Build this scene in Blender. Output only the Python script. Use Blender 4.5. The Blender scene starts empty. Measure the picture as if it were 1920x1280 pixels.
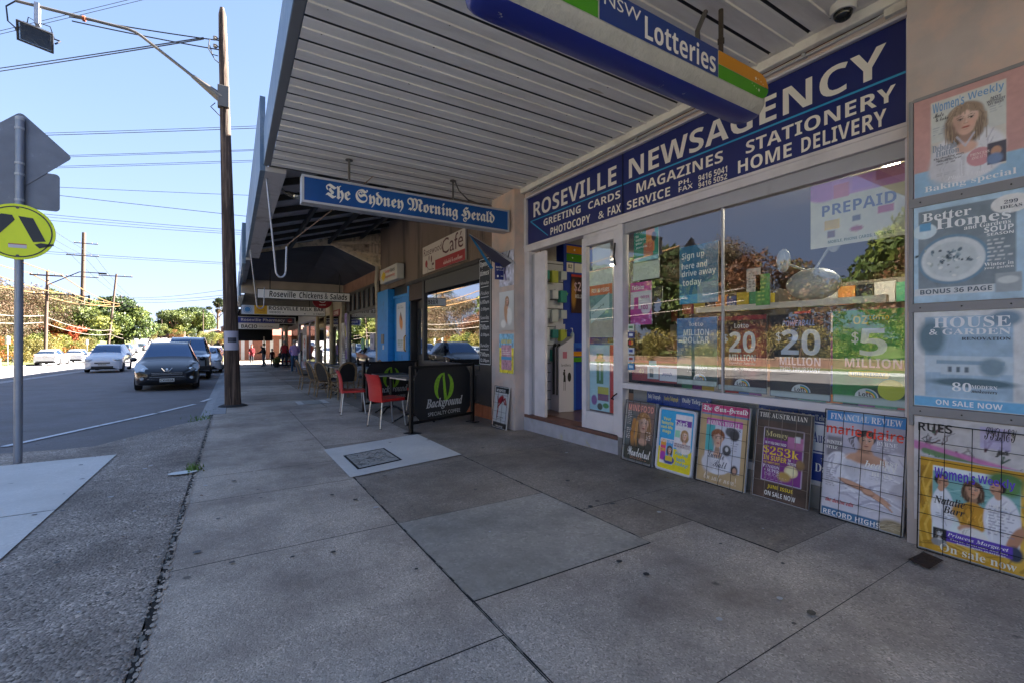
import bpy, math, random
import numpy as np
from mathutils import Vector, Matrix
R = math.radians
SC = bpy.context.scene
COL = SC.collection

# ------------------------------------------------------------------ camera, sky, sun, exposure
cam = bpy.data.cameras.new('camera')
cam.lens = 16.0
cam.sensor_width = 36.0
cam.clip_start = 0.05
cam.clip_end = 2000
camo = bpy.data.objects.new('camera', cam)
camo.location = (0, 0, 1.2)
camo.rotation_euler = (R(90), 0, R(-31.6))
COL.objects.link(camo)
SC.camera = camo

SUN_EL, SUN_AZ = R(33), R(88)          # azimuth clockwise from +Y
W = bpy.data.worlds.new('World')
SC.world = W
W.use_nodes = True
nt = W.node_tree
sky = nt.nodes.new('ShaderNodeTexSky')
sky.sky_type = 'NISHITA'
sky.sun_disc = False
sky.sun_elevation = SUN_EL
sky.sun_rotation = SUN_AZ
sky.air_density = 1.0
sky.dust_density = 0.2
sky.ozone_density = 1.0
# soften the physical sky's bright horizon, as the hazy camera response did: c / (1 + 0.2 c)
def vm(op, a, b_):
    n = nt.nodes.new('ShaderNodeVectorMath'); n.operation = op
    for i, q in enumerate((a, b_)):
        if isinstance(q, tuple): n.inputs[i].default_value = q
        else: nt.links.new(q, n.inputs[i])
    return n.outputs[0]
den = vm('ADD', vm('MULTIPLY', sky.outputs[0], (.46, .41, .25)), (1, 1, 1))
nt.links.new(vm('MULTIPLY', vm('DIVIDE', sky.outputs[0], den), (.84, .9, .94)), nt.nodes['Background'].inputs[0])
nt.nodes['Background'].inputs[1].default_value = 0.05
sl = bpy.data.lights.new('sun', 'SUN')
sl.energy = 5.0
sl.angle = R(0.55)
sl.color = (1.0, 0.93, 0.83)
so = bpy.data.objects.new('sun', sl)
sdir = Vector((math.sin(SUN_AZ)*math.cos(SUN_EL), math.cos(SUN_AZ)*math.cos(SUN_EL), math.sin(SUN_EL)))
so.rotation_euler = sdir.to_track_quat('Z', 'Y').to_euler()
COL.objects.link(so)
SC.view_settings.view_transform = 'Standard'
SC.view_settings.look = 'None'
SC.view_settings.exposure = 3.86
SC.view_settings.gamma = 1
SC.cycles.max_bounces = 12
SC.cycles.diffuse_bounces = 8
SC.cycles.transparent_max_bounces = 12
SC.cycles.caustics_reflective = False
SC.cycles.caustics_refractive = False

# ------------------------------------------------------------------ materials
def hx(s):
    if not isinstance(s, str): return tuple(s)[:3]
    s = s.lstrip('#')
    v = [int(s[i:i+2], 16)/255 for i in (0, 2, 4)]
    return tuple(a/12.92 if a <= .04045 else ((a+.055)/1.055)**2.4 for a in v)
_M = {}
def mat(name, col=(.5, .5, .5), rough=.6, metal=0.0, var=0.0, vscale=3.0, bump=0.0, bscale=40.0, dirt=None, dscale=1.5, dlo=.5, dhi=.7, spec=.5, emit=0.0, coat=0.0, stretch=None):
    if name in _M: return _M[name]
    m = bpy.data.materials.new(name); m.use_nodes = True; _M[name] = m
    n, l = m.node_tree.nodes, m.node_tree.links
    b = n['Principled BSDF']; c = hx(col)
    b.inputs['Base Color'].default_value = (*c, 1)
    b.inputs['Roughness'].default_value = rough
    b.inputs['Metallic'].default_value = metal
    b.inputs['Specular IOR Level'].default_value = spec
    b.inputs['Coat Weight'].default_value = coat
    if emit:
        b.inputs['Emission Color'].default_value = (*c, 1); b.inputs['Emission Strength'].default_value = emit
    if var or dirt or bump:
        tc = n.new('ShaderNodeTexCoord'); mp = n.new('ShaderNodeMapping')
        l.new(tc.outputs['Object'], mp.inputs[0])
        if stretch: mp.inputs['Scale'].default_value = stretch
    last = None
    if var:
        t = n.new('ShaderNodeTexNoise'); t.inputs['Scale'].default_value = vscale; t.inputs['Detail'].default_value = 6
        l.new(mp.outputs[0], t.inputs[0])
        r = n.new('ShaderNodeValToRGB')
        r.color_ramp.elements[0].position = .3; r.color_ramp.elements[1].position = .7
        r.color_ramp.elements[0].color = (*[max(0, x*(1-var)) for x in c], 1)
        r.color_ramp.elements[1].color = (*[min(1, x*(1+var)) for x in c], 1)
        l.new(t.outputs[0], r.inputs[0]); last = r.outputs[0]
    if dirt:
        t = n.new('ShaderNodeTexNoise'); t.inputs['Scale'].default_value = dscale; t.inputs['Detail'].default_value = 8; t.inputs['Roughness'].default_value = .65
        l.new(mp.outputs[0], t.inputs[0])
        r = n.new('ShaderNodeMapRange'); r.inputs[1].default_value = dlo; r.inputs[2].default_value = dhi
        l.new(t.outputs[0], r.inputs[0])
        mx = n.new('ShaderNodeMix'); mx.data_type = 'RGBA'
        l.new(r.outputs[0], mx.inputs[0])
        if last: l.new(last, mx.inputs[6])
        else: mx.inputs[6].default_value = (*c, 1)
        mx.inputs[7].default_value = (*hx(dirt), 1); last = mx.outputs[2]
    if last: l.new(last, b.inputs['Base Color'])
    if bump:
        t = n.new('ShaderNodeTexNoise'); t.inputs['Scale'].default_value = bscale; t.inputs['Detail'].default_value = 5
        l.new(mp.outputs[0], t.inputs[0])
        bm = n.new('ShaderNodeBump'); bm.inputs['Strength'].default_value = bump; bm.inputs['Distance'].default_value = .01
        l.new(t.outputs[0], bm.inputs['Height']); l.new(bm.outputs[0], b.inputs['Normal'])
    return m
def ink(c, rough=.45):
    k = 'ink_%s_%s' % (c if isinstance(c, str) else '_'.join('%.2f' % x for x in c), rough)
    return mat(k, c, rough)

def concrete(name, col, agg, size, rough=.85, stain='#4a4a4c', bump=.5, fleck=.55, amt=.5):
    """aggregate concrete: stones showing in a paste, broad stains"""
    if name in _M: return _M[name]
    m = bpy.data.materials.new(name); m.use_nodes = True; _M[name] = m
    n, l = m.node_tree.nodes, m.node_tree.links
    b = n['Principled BSDF']; b.inputs['Roughness'].default_value = rough; b.inputs['Specular IOR Level'].default_value = .35
    tc = n.new('ShaderNodeTexCoord')
    v = n.new('ShaderNodeTexVoronoi'); v.inputs['Scale'].default_value = size; l.new(tc.outputs['Object'], v.inputs[0])
    sep = n.new('ShaderNodeSeparateColor'); l.new(v.outputs['Color'], sep.inputs[0])
    rr = n.new('ShaderNodeValToRGB'); c = hx(col)
    e = rr.color_ramp.elements
    e[0].position = 0; e[0].color = (*[x*(1-amt) for x in c], 1)
    e[1].position = 1; e[1].color = (*[min(1, x*(1+amt*1.3)) for x in c], 1)
    k = rr.color_ramp.elements.new(fleck); k.color = (*c, 1)
    l.new(sep.outputs[0], rr.inputs[0])
    f = n.new('ShaderNodeTexNoise'); f.inputs['Scale'].default_value = size*.35; f.inputs['Detail'].default_value = 8
    l.new(tc.outputs['Object'], f.inputs[0])
    mf = n.new('ShaderNodeMapRange'); mf.inputs[1].default_value = .35; mf.inputs[2].default_value = .65; l.new(f.outputs[0], mf.inputs[0])
    m1 = n.new('ShaderNodeMix'); m1.data_type = 'RGBA'; m1.inputs[6].default_value = (*c, 1)
    l.new(mf.outputs[0], m1.inputs[0]); l.new(rr.outputs[0], m1.inputs[7])
    s = n.new('ShaderNodeTexNoise'); s.inputs['Scale'].default_value = 1.1; s.inputs['Detail'].default_value = 12; s.inputs['Roughness'].default_value = .72
    l.new(tc.outputs['Object'], s.inputs[0])
    ms = n.new('ShaderNodeMapRange'); ms.inputs[1].default_value = .4; ms.inputs[2].default_value = .68; ms.inputs[4].default_value = .95; l.new(s.outputs[0], ms.inputs[0])
    m2 = n.new('ShaderNodeMix'); m2.data_type = 'RGBA'; l.new(ms.outputs[0], m2.inputs[0]); l.new(m1.outputs[2], m2.inputs[6]); m2.inputs[7].default_value = (*hx(stain), 1)
    # chewing-gum and oil spots
    v2 = n.new('ShaderNodeTexVoronoi'); v2.inputs['Scale'].default_value = 2.1; l.new(tc.outputs['Object'], v2.inputs[0])
    nd = n.new('ShaderNodeTexNoise'); nd.inputs['Scale'].default_value = 22; l.new(tc.outputs['Object'], nd.inputs[0])
    ad = n.new('ShaderNodeMath'); ad.operation = 'MULTIPLY_ADD'; ad.inputs[1].default_value = .09; l.new(nd.outputs[0], ad.inputs[0]); l.new(v2.outputs['Distance'], ad.inputs[2])
    mg = n.new('ShaderNodeMapRange'); mg.inputs[1].default_value = .075; mg.inputs[2].default_value = .095; mg.inputs[3].default_value = .6; mg.inputs[4].default_value = 0; l.new(ad.outputs[0], mg.inputs[0])
    m3 = n.new('ShaderNodeMix'); m3.data_type = 'RGBA'; l.new(mg.outputs[0], m3.inputs[0]); l.new(m2.outputs[2], m3.inputs[6]); m3.inputs[7].default_value = (.03, .03, .032, 1)
    l.new(m3.outputs[2], b.inputs['Base Color'])
    bp = n.new('ShaderNodeBump'); bp.inputs['Strength'].default_value = bump; bp.inputs['Distance'].default_value = .006
    l.new(v.outputs['Distance'], bp.inputs['Height']); bp.invert = True
    b2 = n.new('ShaderNodeBump'); b2.inputs['Strength'].default_value = bump*.6; b2.inputs['Distance'].default_value = .01
    l.new(f.outputs[0], b2.inputs['Height']); l.new(bp.outputs[0], b2.inputs['Normal']); l.new(b2.outputs[0], b.inputs['Normal'])
    return m

def attr_mat(name, rough=.45, trans=0.0, spec=.5):
    if name in _M: return _M[name]
    m = bpy.data.materials.new(name); m.use_nodes = True; _M[name] = m
    n, l = m.node_tree.nodes, m.node_tree.links
    b = n['Principled BSDF']; b.inputs['Roughness'].default_value = rough; b.inputs['Specular IOR Level'].default_value = spec
    a = n.new('ShaderNodeAttribute'); a.attribute_name = 'Col'; l.new(a.outputs['Color'], b.inputs['Base Color'])
    if trans:
        t = n.new('ShaderNodeBsdfTranslucent'); l.new(a.outputs['Color'], t.inputs[0])
        x = n.new('ShaderNodeMixShader'); x.inputs[0].default_value = trans
        l.new(b.outputs[0], x.inputs[1]); l.new(t.outputs[0], x.inputs[2]); l.new(x.outputs[0], n['Material Output'].inputs[0])
    return m
def glass(name, tint=(.9, .93, .92), refl=.22, rough=.0, dark=0.0):
    if name in _M: return _M[name]
    m = bpy.data.materials.new(name); m.use_nodes = True; _M[name] = m
    n, l = m.node_tree.nodes, m.node_tree.links
    n.remove(n['Principled BSDF'])
    t = n.new('ShaderNodeBsdfTransparent'); t.inputs[0].default_value = (*[x*(1-dark) for x in tint], 1)
    g = n.new('ShaderNodeBsdfGlossy'); g.inputs['Roughness'].default_value = rough; g.inputs[0].default_value = (1, 1, 1, 1)
    ge = n.new('ShaderNodeNewGeometry'); dt = n.new('ShaderNodeVectorMath'); dt.operation = 'DOT_PRODUCT'; l.new(ge.outputs['Incoming'], dt.inputs[0]); l.new(ge.outputs['Normal'], dt.inputs[1])
    ab = n.new('ShaderNodeMath'); ab.operation = 'ABSOLUTE'; l.new(dt.outputs['Value'], ab.inputs[0])
    sb = n.new('ShaderNodeMath'); sb.operation = 'SUBTRACT'; sb.inputs[0].default_value = 1; l.new(ab.outputs[0], sb.inputs[1])
    pw = n.new('ShaderNodeMath'); pw.operation = 'POWER'; pw.inputs[1].default_value = 4; l.new(sb.outputs[0], pw.inputs[0])
    mr = n.new('ShaderNodeMapRange'); mr.inputs[3].default_value = refl; mr.inputs[4].default_value = 1; l.new(pw.outputs[0], mr.inputs[0])
    x = n.new('ShaderNodeMixShader'); l.new(mr.outputs[0], x.inputs[0]); l.new(t.outputs[0], x.inputs[1]); l.new(g.outputs[0], x.inputs[2])
    l.new(x.outputs[0], n['Material Output'].inputs[0])
    return m
PRINT = attr_mat('printed_paper', .5)
LEAF = attr_mat('leaf', .55, .3, .3)

# ------------------------------------------------------------------ text
ST = {'fr': (0x1D56C, 0x1D586, 0), 'sc': (0x1D4D0, 0x1D4EA, 0), 'se': (0x1D400, 0x1D41A, 0x1D7CE), 'it': (0x1D468, 0x1D482, 0), 'sb': (0x1D5D4, 0x1D5EE, 0x1D7EC), 'si': (0x1D63C, 0x1D656, 0), 'ti': (0x1D434, 0x1D44E, 0)}
_T = {}
def tmesh(s, st):
    k = (s, st)
    if k in _T: return _T[k]
    body = s
    if st in ST:
        a, b, d = ST[st]; body = ''
        for c in s:
            if 'A' <= c <= 'Z': body += chr(a+ord(c)-65)
            elif c == 'h' and st == 'ti': body += '\u210e'
            elif 'a' <= c <= 'z': body += chr(b+ord(c)-97)
            elif c.isdigit() and d: body += chr(d+ord(c)-48)
            else: body += c
    cu = bpy.data.curves.new('t', 'FONT'); cu.body = body; cu.resolution_u = 2
    o = bpy.data.objects.new('t', cu); COL.objects.link(o)
    dg = bpy.context.evaluated_depsgraph_get()
    me = o.evaluated_get(dg).to_mesh()
    v = np.array([tuple(x.co)[:2] for x in me.vertices]) if len(me.vertices) else np.zeros((1, 2))
    f = [tuple(p.vertices) for p in me.polygons]
    bpy.data.objects.remove(o); bpy.data.curves.remove(cu)
    mn, mx = v.min(0), v.max(0); v = (v-mn)/np.maximum(mx-mn, 1e-6)
    _T[k] = (v, f, (mx-mn)[0]/max((mx-mn)[1], 1e-6))
    return _T[k]

# ------------------------------------------------------------------ painted prints (flat printed matter)
rng = np.random.default_rng(5)
class Art:
    def __init__(s, w, h, n=80, bg='#ffffff'):
        s.w, s.h = w, h; s.nx = n; s.ny = max(2, int(n*h/w))
        x = np.linspace(0, w, s.nx+1); y = np.linspace(0, h, s.ny+1)
        s.X, s.Y = np.meshgrid(x, y); s.c = np.zeros(s.X.shape+(3,)); s.c[:] = hx(bg)
    def put(s, a, col):
        a = np.clip(a, 0, 1)[..., None]; s.c = s.c*(1-a)+np.array(hx(col))*a
    def ell(s, cx, cy, rx, ry, col, soft=.12, ang=0, a=1):
        ca, sa = math.cos(R(ang)), math.sin(R(ang)); dx, dy = s.X-cx, s.Y-cy
        d = np.sqrt(((dx*ca+dy*sa)/rx)**2+((-dx*sa+dy*ca)/ry)**2)
        s.put((1-(d-1)/soft-.5)*a if soft > 0 else (d < 1)*a, col) if False else s.put(np.clip((1+soft/2-d)/soft, 0, 1)*a, col)
    def rect(s, x0, y0, x1, y1, col, a=1, soft=.004):
        k = np.clip((s.X-x0)/soft, 0, 1)*np.clip((x1-s.X)/soft, 0, 1)*np.clip((s.Y-y0)/soft, 0, 1)*np.clip((y1-s.Y)/soft, 0, 1)
        s.put(k*a, col)
    def grad(s, y0, y1, c0, c1):
        t = np.clip((s.Y-y0)/(y1-y0), 0, 1)[..., None]; s.c = np.array(hx(c0))*(1-t)+np.array(hx(c1))*t
    def line(s, pts, w, col, a=1):
        for (x0, y0), (x1, y1) in zip(pts[:-1], pts[1:]):
            dx, dy = x1-x0, y1-y0; L = dx*dx+dy*dy+1e-9
            t = np.clip(((s.X-x0)*dx+(s.Y-y0)*dy)/L, 0, 1)
            d = np.hypot(s.X-x0-t*dx, s.Y-y0-t*dy); s.put(np.clip((w-d)/(w*.4), 0, 1)*a, col)
    def noise(s, amp, k=14, seed=1):
        r = np.random.default_rng(seed); t = np.zeros(s.X.shape)
        for o in range(4):
            kk = k*2**o; g = r.random((int(kk*s.h/s.w)+3, kk+3))
            u, v = s.X/s.w*kk, s.Y/s.h*int(kk*s.h/s.w); i, j = v.astype(int), u.astype(int); fu, fv = u-j, v-i
            t += ((g[i, j]*(1-fu)+g[i, j+1]*fu)*(1-fv)+(g[i+1, j]*(1-fu)+g[i+1, j+1]*fu)*fv-.5)/2**o
        s.c = np.clip(s.c*(1+amp*t[..., None]*2), 0, 1)
    def small(s, x0, y0, x1, y1, rows, col, seed=0, a=.8, al='l'):
        r = random.Random(seed); hh = (y1-y0)/rows
        for i in range(rows):
            L = (x1-x0)*r.uniform(.6, 1); xa = x0 if al == 'l' else (x1-L if al == 'r' else (x0+x1-L)/2); xe = xa+L
            while xa < xe:
                ww = min(r.uniform(.012, .035), xe-xa)
                s.rect(xa, y1-(i+.72)*hh, xa+ww, y1-(i+.2)*hh, col, a, .003); xa += ww+.008
    def folds(s, cx, cy, rx, ry, n, dark, light, ang=0, seed=1, w=.006):
        g = random.Random(seed)
        for q in range(n):
            a, b_ = g.uniform(-.8, .8), g.uniform(-.7, .7); t = R(ang+g.uniform(-35, 35)); L = g.uniform(.2, .55); c_, s_ = math.cos(t)*rx*L, math.sin(t)*ry*L
            x, y = cx+a*rx, cy+b_*ry*math.sqrt(max(0, 1-a*a)); bx, by = -s_*.25, c_*.25
            s.line([(x-c_, y-s_), (x+bx, y+by), (x+c_, y+s_)], w*g.uniform(.5, 1.3), dark if q % 2 else light, .55)
    def portrait(s, cx, cy, k, skin='#d9a98c', hair='#4a2f22', top='#f2f0ee', turn=0.0, up=0, bw=False):
        """head and shoulders; k is the head half-height"""
        mixc = lambda a, b, t: tuple(x*(1-t)+y*t for x, y in zip(hx(a), hx(b)))
        sh = mixc(skin, '#3a201a', .45); hd, hl_ = mixc(hair, '#120c0a', .5), mixc(hair, '#f4dcb8', .35); g = random.Random(int(cx*1000+k*777))
        if not up:
            s.ell(cx-turn*k*.3, cy-.3*k, .98*k, 1.35*k, hd, .22)
            for q in range(34):
                xx = g.uniform(-.95, .95); s.line([(cx+xx*.35*k, cy+.95*k), (cx+xx*k*1.0, cy+.1*k), (cx+xx*k*1.02+g.uniform(-.12, .12)*k, cy-g.uniform(.7, 1.6)*k)], g.uniform(.02, .05)*k, g.choice([hair, hd, hl_, hair]), .6)
        s.ell(cx, cy-2.75*k, 1.75*k, 1.15*k, top, .12); s.ell(cx-1.1*k, cy-2.9*k, .7*k, 1.0*k, mixc(top, '#55535e', .3), .5, 10, .7)
        for q in range(9):
            a = g.uniform(-1.2, 1.2); s.line([(cx+a*k*.6, cy-1.8*k), (cx+a*k*1.1, cy-2.8*k), (cx+a*k*1.0, cy-3.5*k)], .03*k, mixc(top, '#55535e', .45), .4)
        s.ell(cx, cy-1.35*k, .3*k, .65*k, sh, .3); s.ell(cx+.05*k, cy-1.75*k, .5*k, .36*k, skin, .4); s.ell(cx+.08*k, cy-1.15*k, .3*k, .25*k, sh, .7, a=.6)
        s.ell(cx, cy+.38*k, .82*k, .72*k, hair, .2)
        s.ell(cx+turn*.1*k, cy+.12*k, .6*k, .72*k, skin, .14); s.ell(cx+turn*.1*k, cy-.35*k, .46*k, .6*k, skin, .16)
        s.ell(cx-.42*k, cy-.15*k, .26*k, .75*k, sh, 1.1, a=.55); s.ell(cx+.18*k, cy+.3*k, .35*k, .25*k, mixc(skin, '#ffffff', .35), 1.2, a=.5); s.ell(cx+.22*k, cy-.28*k, .2*k, .2*k, mixc(skin, '#f09080', .3), 1.2, a=.5)
        for q in (-1, 1):
            ex = cx+q*.25*k+turn*k*.14
            s.ell(ex, cy+.08*k, .15*k, .1*k, sh, .8, a=.6); s.ell(ex, cy+.06*k, .1*k, .045*k, mixc(skin, '#ffffff', .5), .5, a=.7); s.ell(ex, cy+.065*k, .055*k, .055*k, '#1d1512', .5)
            s.line([(ex-.12*k, cy+.1*k), (ex, cy+.125*k), (ex+.12*k, cy+.1*k)], .022*k, '#1d1512', .8); s.line([(ex-.15*k, cy+.22*k), (ex, cy+.265*k), (ex+.15*k, cy+.23*k)], .028*k, hd, .7)
        nx = cx+turn*k*.16; s.line([(nx-.04*k, cy+.12*k), (nx-.06*k, cy-.18*k)], .04*k, sh, .4); s.ell(nx, cy-.22*k, .1*k, .035*k, sh, .7, a=.8); s.ell(nx+.02*k, cy-.14*k, .05*k, .07*k, mixc(skin, '#ffffff', .4), 1, a=.5)
        s.ell(nx, cy-.46*k, .19*k, .06*k, '#a34a46' if not bw else '#333333', .5, a=.9); s.line([(nx-.16*k, cy-.455*k), (nx+.16*k, cy-.455*k)], .014*k, '#4c1a18', .8); s.ell(nx, cy-.6*k, .12*k, .04*k, sh, 1, a=.5)
        s.ell(cx-.3*k, cy+.72*k, .55*k, .28*k, hair, .35, 25); s.ell(cx+.38*k, cy+.68*k, .42*k, .25*k, hair, .35, -32)
        for q in range(16):
            xx = g.uniform(-1, 1); s.line([(cx+.05*k, cy+1.02*k), (cx+xx*.6*k, cy+.85*k), (cx+xx*.82*k, cy+.35*k)], .025*k, g.choice([hd, hl_, hair]), .5)
        if not up:
            for q in range(18):
                sd = 1 if q % 2 else -1; xx = g.uniform(.62, .95); s.line([(cx+sd*.5*k, cy+.7*k), (cx+sd*xx*k, cy+.1*k), (cx+sd*(xx+g.uniform(-.15, .1))*k, cy-g.uniform(.6, 1.3)*k)], .035*k, g.choice([hair, hd, hl_]), .6)

# ------------------------------------------------------------------ mesh builder
class Fr:
    def __init__(s, o, u=(1, 0, 0), v=(0, 0, 1)):
        s.o, s.u, s.v = Vector(o), Vector(u).normalized(), Vector(v).normalized(); s.n = s.u.cross(s.v)
    def p(s, a, b, c=0): return tuple(s.o+s.u*a+s.v*b+s.n*c)
def wallfr(x): return Fr((x, 0, 0), (0, -1, 0))       # a = -Y
def crossfr(y): return Fr((0, y, 0))                   # a = X, faces -Y
def rnd_poly(x0, y0, x1, y1, r, n=5):
    P = []
    for cx, cy, a in ((x1-r, y0+r, -90), (x1-r, y1-r, 0), (x0+r, y1-r, 90), (x0+r, y0+r, 180)):
        for i in range(n+1): P.append((cx+r*math.cos(R(a+90*i/n)), cy+r*math.sin(R(a+90*i/n))))
    return P
class MB:
    def __init__(s): s.v = []; s.f = []; s.m = []; s.mats = []; s.cols = {}
    def mi(s, m):
        if m not in s.mats: s.mats.append(m)
        return s.mats.index(m)
    def poly(s, pts, m):
        b = len(s.v); s.v += [tuple(p) for p in pts]; s.f.append(tuple(range(b, b+len(pts)))); s.m.append(s.mi(m)); return s
    def box(s, x0, y0, z0, x1, y1, z1, m):
        return s.hexa([(x0, y0, z0), (x1, y0, z0), (x1, y1, z0), (x0, y1, z0), (x0, y0, z1), (x1, y0, z1), (x1, y1, z1), (x0, y1, z1)], m)
    def hexa(s, P, m):
        b = len(s.v); s.v += [tuple(p) for p in P]; k = s.mi(m)
        for q in ((3, 2, 1, 0), (4, 5, 6, 7), (0, 1, 5, 4), (1, 2, 6, 5), (2, 3, 7, 6), (3, 0, 4, 7)):
            s.f.append(tuple(b+i for i in q)); s.m.append(k)
        return s
    def fbox(s, fr, x0, y0, x1, y1, c0, c1, m):
        P = [fr.p(x, y, c) for c in (c0, c1) for x, y in ((x0, y0), (x1, y0), (x1, y1), (x0, y1))]
        return s.hexa(P, m)
    def beam(s, a, b, w, h, m, up=(0, 0, 1)):
        a, b = Vector(a), Vector(b); d = (b-a).normalized(); x = d.cross(Vector(up)).normalized(); y = x.cross(d)
        P = [q+x*i*w/2+y*j*h/2 for q in (a, b) for i, j in ((-1, -1), (1, -1), (1, 1), (-1, 1))]
        return s.hexa(P, m)
    def prism(s, fr, pts, c0, c1, m, side=None):
        n = len(pts); b = len(s.v); k = s.mi(m); ks = s.mi(side or m)
        s.v += [fr.p(x, y, c0) for x, y in pts]+[fr.p(x, y, c1) for x, y in pts]
        s.f.append(tuple(b+i for i in range(n-1, -1, -1))); s.f.append(tuple(b+n+i for i in range(n))); s.m += [k, k]
        for i in range(n):
            j = (i+1) % n; s.f.append((b+i, b+j, b+n+j, b+n+i)); s.m.append(ks)
        return s
    def tube(s, pts, r, m, n=8, cap=True):
        pts = [Vector(p) for p in pts]; b = len(s.v); k = s.mi(m); N = len(pts); rr = r if hasattr(r, '__len__') else [r]*N
        prev = None
        for i, p in enumerate(pts):
            d = (pts[min(i+1, N-1)]-pts[max(i-1, 0)]).normalized()
            if prev is None: a = d.orthogonal().normalized()
            else: a = (prev-d*prev.dot(d)).normalized()
            prev = a; c = d.cross(a)
            for j in range(n):
                t = 2*math.pi*j/n; s.v.append(tuple(p+(a*math.cos(t)+c*math.sin(t))*rr[i]))
        for i in range(N-1):
            for j in range(n):
                j2 = (j+1) % n; s.f.append((b+i*n+j, b+i*n+j2, b+(i+1)*n+j2, b+(i+1)*n+j)); s.m.append(k)
        if cap:
            s.f.append(tuple(b+j for j in range(n-1, -1, -1))); s.f.append(tuple(b+(N-1)*n+j for j in range(n))); s.m += [k, k]
        return s
    def lathe(s, prof, o, m, n=24, axis='z'):
        """prof: (radius, height) pairs; mats may be given per ring as a third value"""
        b = len(s.v); o = Vector(o)
        for q in prof:
            for j in range(n):
                t = 2*math.pi*j/n; x, y, z = q[0]*math.cos(t), q[0]*math.sin(t), q[1]
                if axis == 'x': x, y, z = z, x, y
                elif axis == 'y': x, y, z = y, z, x
                s.v.append((o.x+x, o.y+y, o.z+z))
        for i in range(len(prof)-1):
            k = s.mi(prof[i][2] if len(prof[i]) > 2 else m)
            for j in range(n):
                j2 = (j+1) % n; s.f.append((b+i*n+j, b+i*n+j2, b+(i+1)*n+j2, b+(i+1)*n+j)); s.m.append(k)
        for e, L in ((0, range(n-1, -1, -1)), (len(prof)-1, range(n))):
            if prof[e][0] > 1e-4: s.f.append(tuple(b+e*n+j for j in L)); s.m.append(s.mi(prof[e][2] if len(prof[e]) > 2 else m))
        return s
    def blob(s, c, r, m, nu=10, nv=7):
        prof = [(max(1e-5, math.sin(math.pi*i/nv)), -math.cos(math.pi*i/nv)) for i in range(nv+1)]
        b = len(s.v); s.lathe(prof, (0, 0, 0), m, nu)
        for i in range(b, len(s.v)):
            p = s.v[i]; s.v[i] = (c[0]+p[0]*r[0], c[1]+p[1]*r[1], c[2]+p[2]*r[2])
        return s
    # flat printing on a frame
    def rect(s, fr, x0, y0, x1, y1, m, lay=1): return s.poly([fr.p(x, y, lay*.0012) for x, y in ((x0, y0), (x1, y0), (x1, y1), (x0, y1))], m)
    def shape(s, fr, pts, m, lay=1): return s.poly([fr.p(x, y, lay*.0012) for x, y in pts], m)
    def disc(s, fr, cx, cy, rx, ry, m, lay=1, n=28, a0=0, a1=360):
        pts = [(cx+rx*math.cos(R(a0+(a1-a0)*i/n)), cy+ry*math.sin(R(a0+(a1-a0)*i/n))) for i in range(n if a1-a0 == 360 else n+1)]
        return s.shape(fr, pts, m, lay)
    def ring(s, fr, cx, cy, rx, ry, w, m, lay=1, n=32, a0=0, a1=360):
        for i in range(n):
            t0, t1 = R(a0+(a1-a0)*i/n), R(a0+(a1-a0)*(i+1)/n)
            s.shape(fr, [(cx+rx*math.cos(t0), cy+ry*math.sin(t0)), (cx+rx*math.cos(t1), cy+ry*math.sin(t1)), (cx+(rx-w)*math.cos(t1), cy+(ry-w)*math.sin(t1)), (cx+(rx-w)*math.cos(t0), cy+(ry-w)*math.sin(t0))][::-1], m, lay)
        return s
    def star(s, fr, cx, cy, r, m, lay=2):
        return s.shape(fr, [(cx+(r if i % 2 == 0 else r*.42)*math.sin(R(36*i)), cy+(r if i % 2 == 0 else r*.42)*math.cos(R(36*i))) for i in range(9, -1, -1)], m, lay)
    def text(s, fr, t, x0, y0, x1, y1, c, st='sb', lay=2, sk=0.0, al=None, rot=0.0):
        """fit text in a box; x1 None keeps the natural width; al centres or rights it at natural width"""
        v, f, asp = tmesh(t, st); m = c if not isinstance(c, (str, tuple)) else ink(c)
        h = y1-y0; w = (x1-x0) if x1 is not None else h*asp
        if al and h*asp < w:
            d = w-h*asp; w = h*asp; x0 += d/2 if al == 'c' else d
        b = len(s.v); k = s.mi(m); cr, sr = math.cos(R(rot)), math.sin(R(rot))
        for a, e in v:
            px, py = a*w+e*h*sk, e*h; s.v.append(fr.p(x0+px*cr-py*sr, y0+px*sr+py*cr, lay*.0012))
        for q in f: s.f.append(tuple(b+i for i in q)); s.m.append(k)
        return s
    def art(s, fr, x0, y0, A, m=None, lay=1):
        b = len(s.v); k = s.mi(m or PRINT); H, Wd = A.X.shape; O = np.array(fr.o); U, V, N = map(np.array, (fr.u, fr.v, fr.n))
        P = O+(A.X+x0)[..., None]*U+(A.Y+y0)[..., None]*V+N*lay*.0012
        s.v += [tuple(p) for p in P.reshape(-1, 3)]; s.cols[b] = A.c.reshape(-1, 3)
        for i in range(H-1):
            r0 = b+i*Wd
            s.f += [(r0+j, r0+j+1, r0+Wd+j+1, r0+Wd+j) for j in range(Wd-1)]
        s.m += [k]*((H-1)*(Wd-1)); return s
    def build(s, name, parent=None, smooth=False, bev=0, seg=2, mirror=None):
        off = Vector((0, 0, 0)); p = parent
        while p: off += p.location; p = p.parent
        me = bpy.data.meshes.new(name)
        v = [(a-off.x, b-off.y, c-off.z) for a, b, c in s.v]
        me.from_pydata(v, [], s.f); me.polygons.foreach_set('material_index', s.m)
        for m in s.mats: me.materials.append(m)
        if s.cols:
            at = me.color_attributes.new('Col', 'FLOAT_COLOR', 'POINT'); C = np.ones((len(v), 4), np.float32)
            for b, c in s.cols.items(): C[b:b+len(c), :3] = c
            at.data.foreach_set('color', C.ravel())
        if smooth:
            me.shade_smooth(); me.set_sharp_from_angle(angle=R(38 if smooth is True else smooth))
        me.update()
        o = bpy.data.objects.new(name, me); COL.objects.link(o); o.parent = parent
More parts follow.
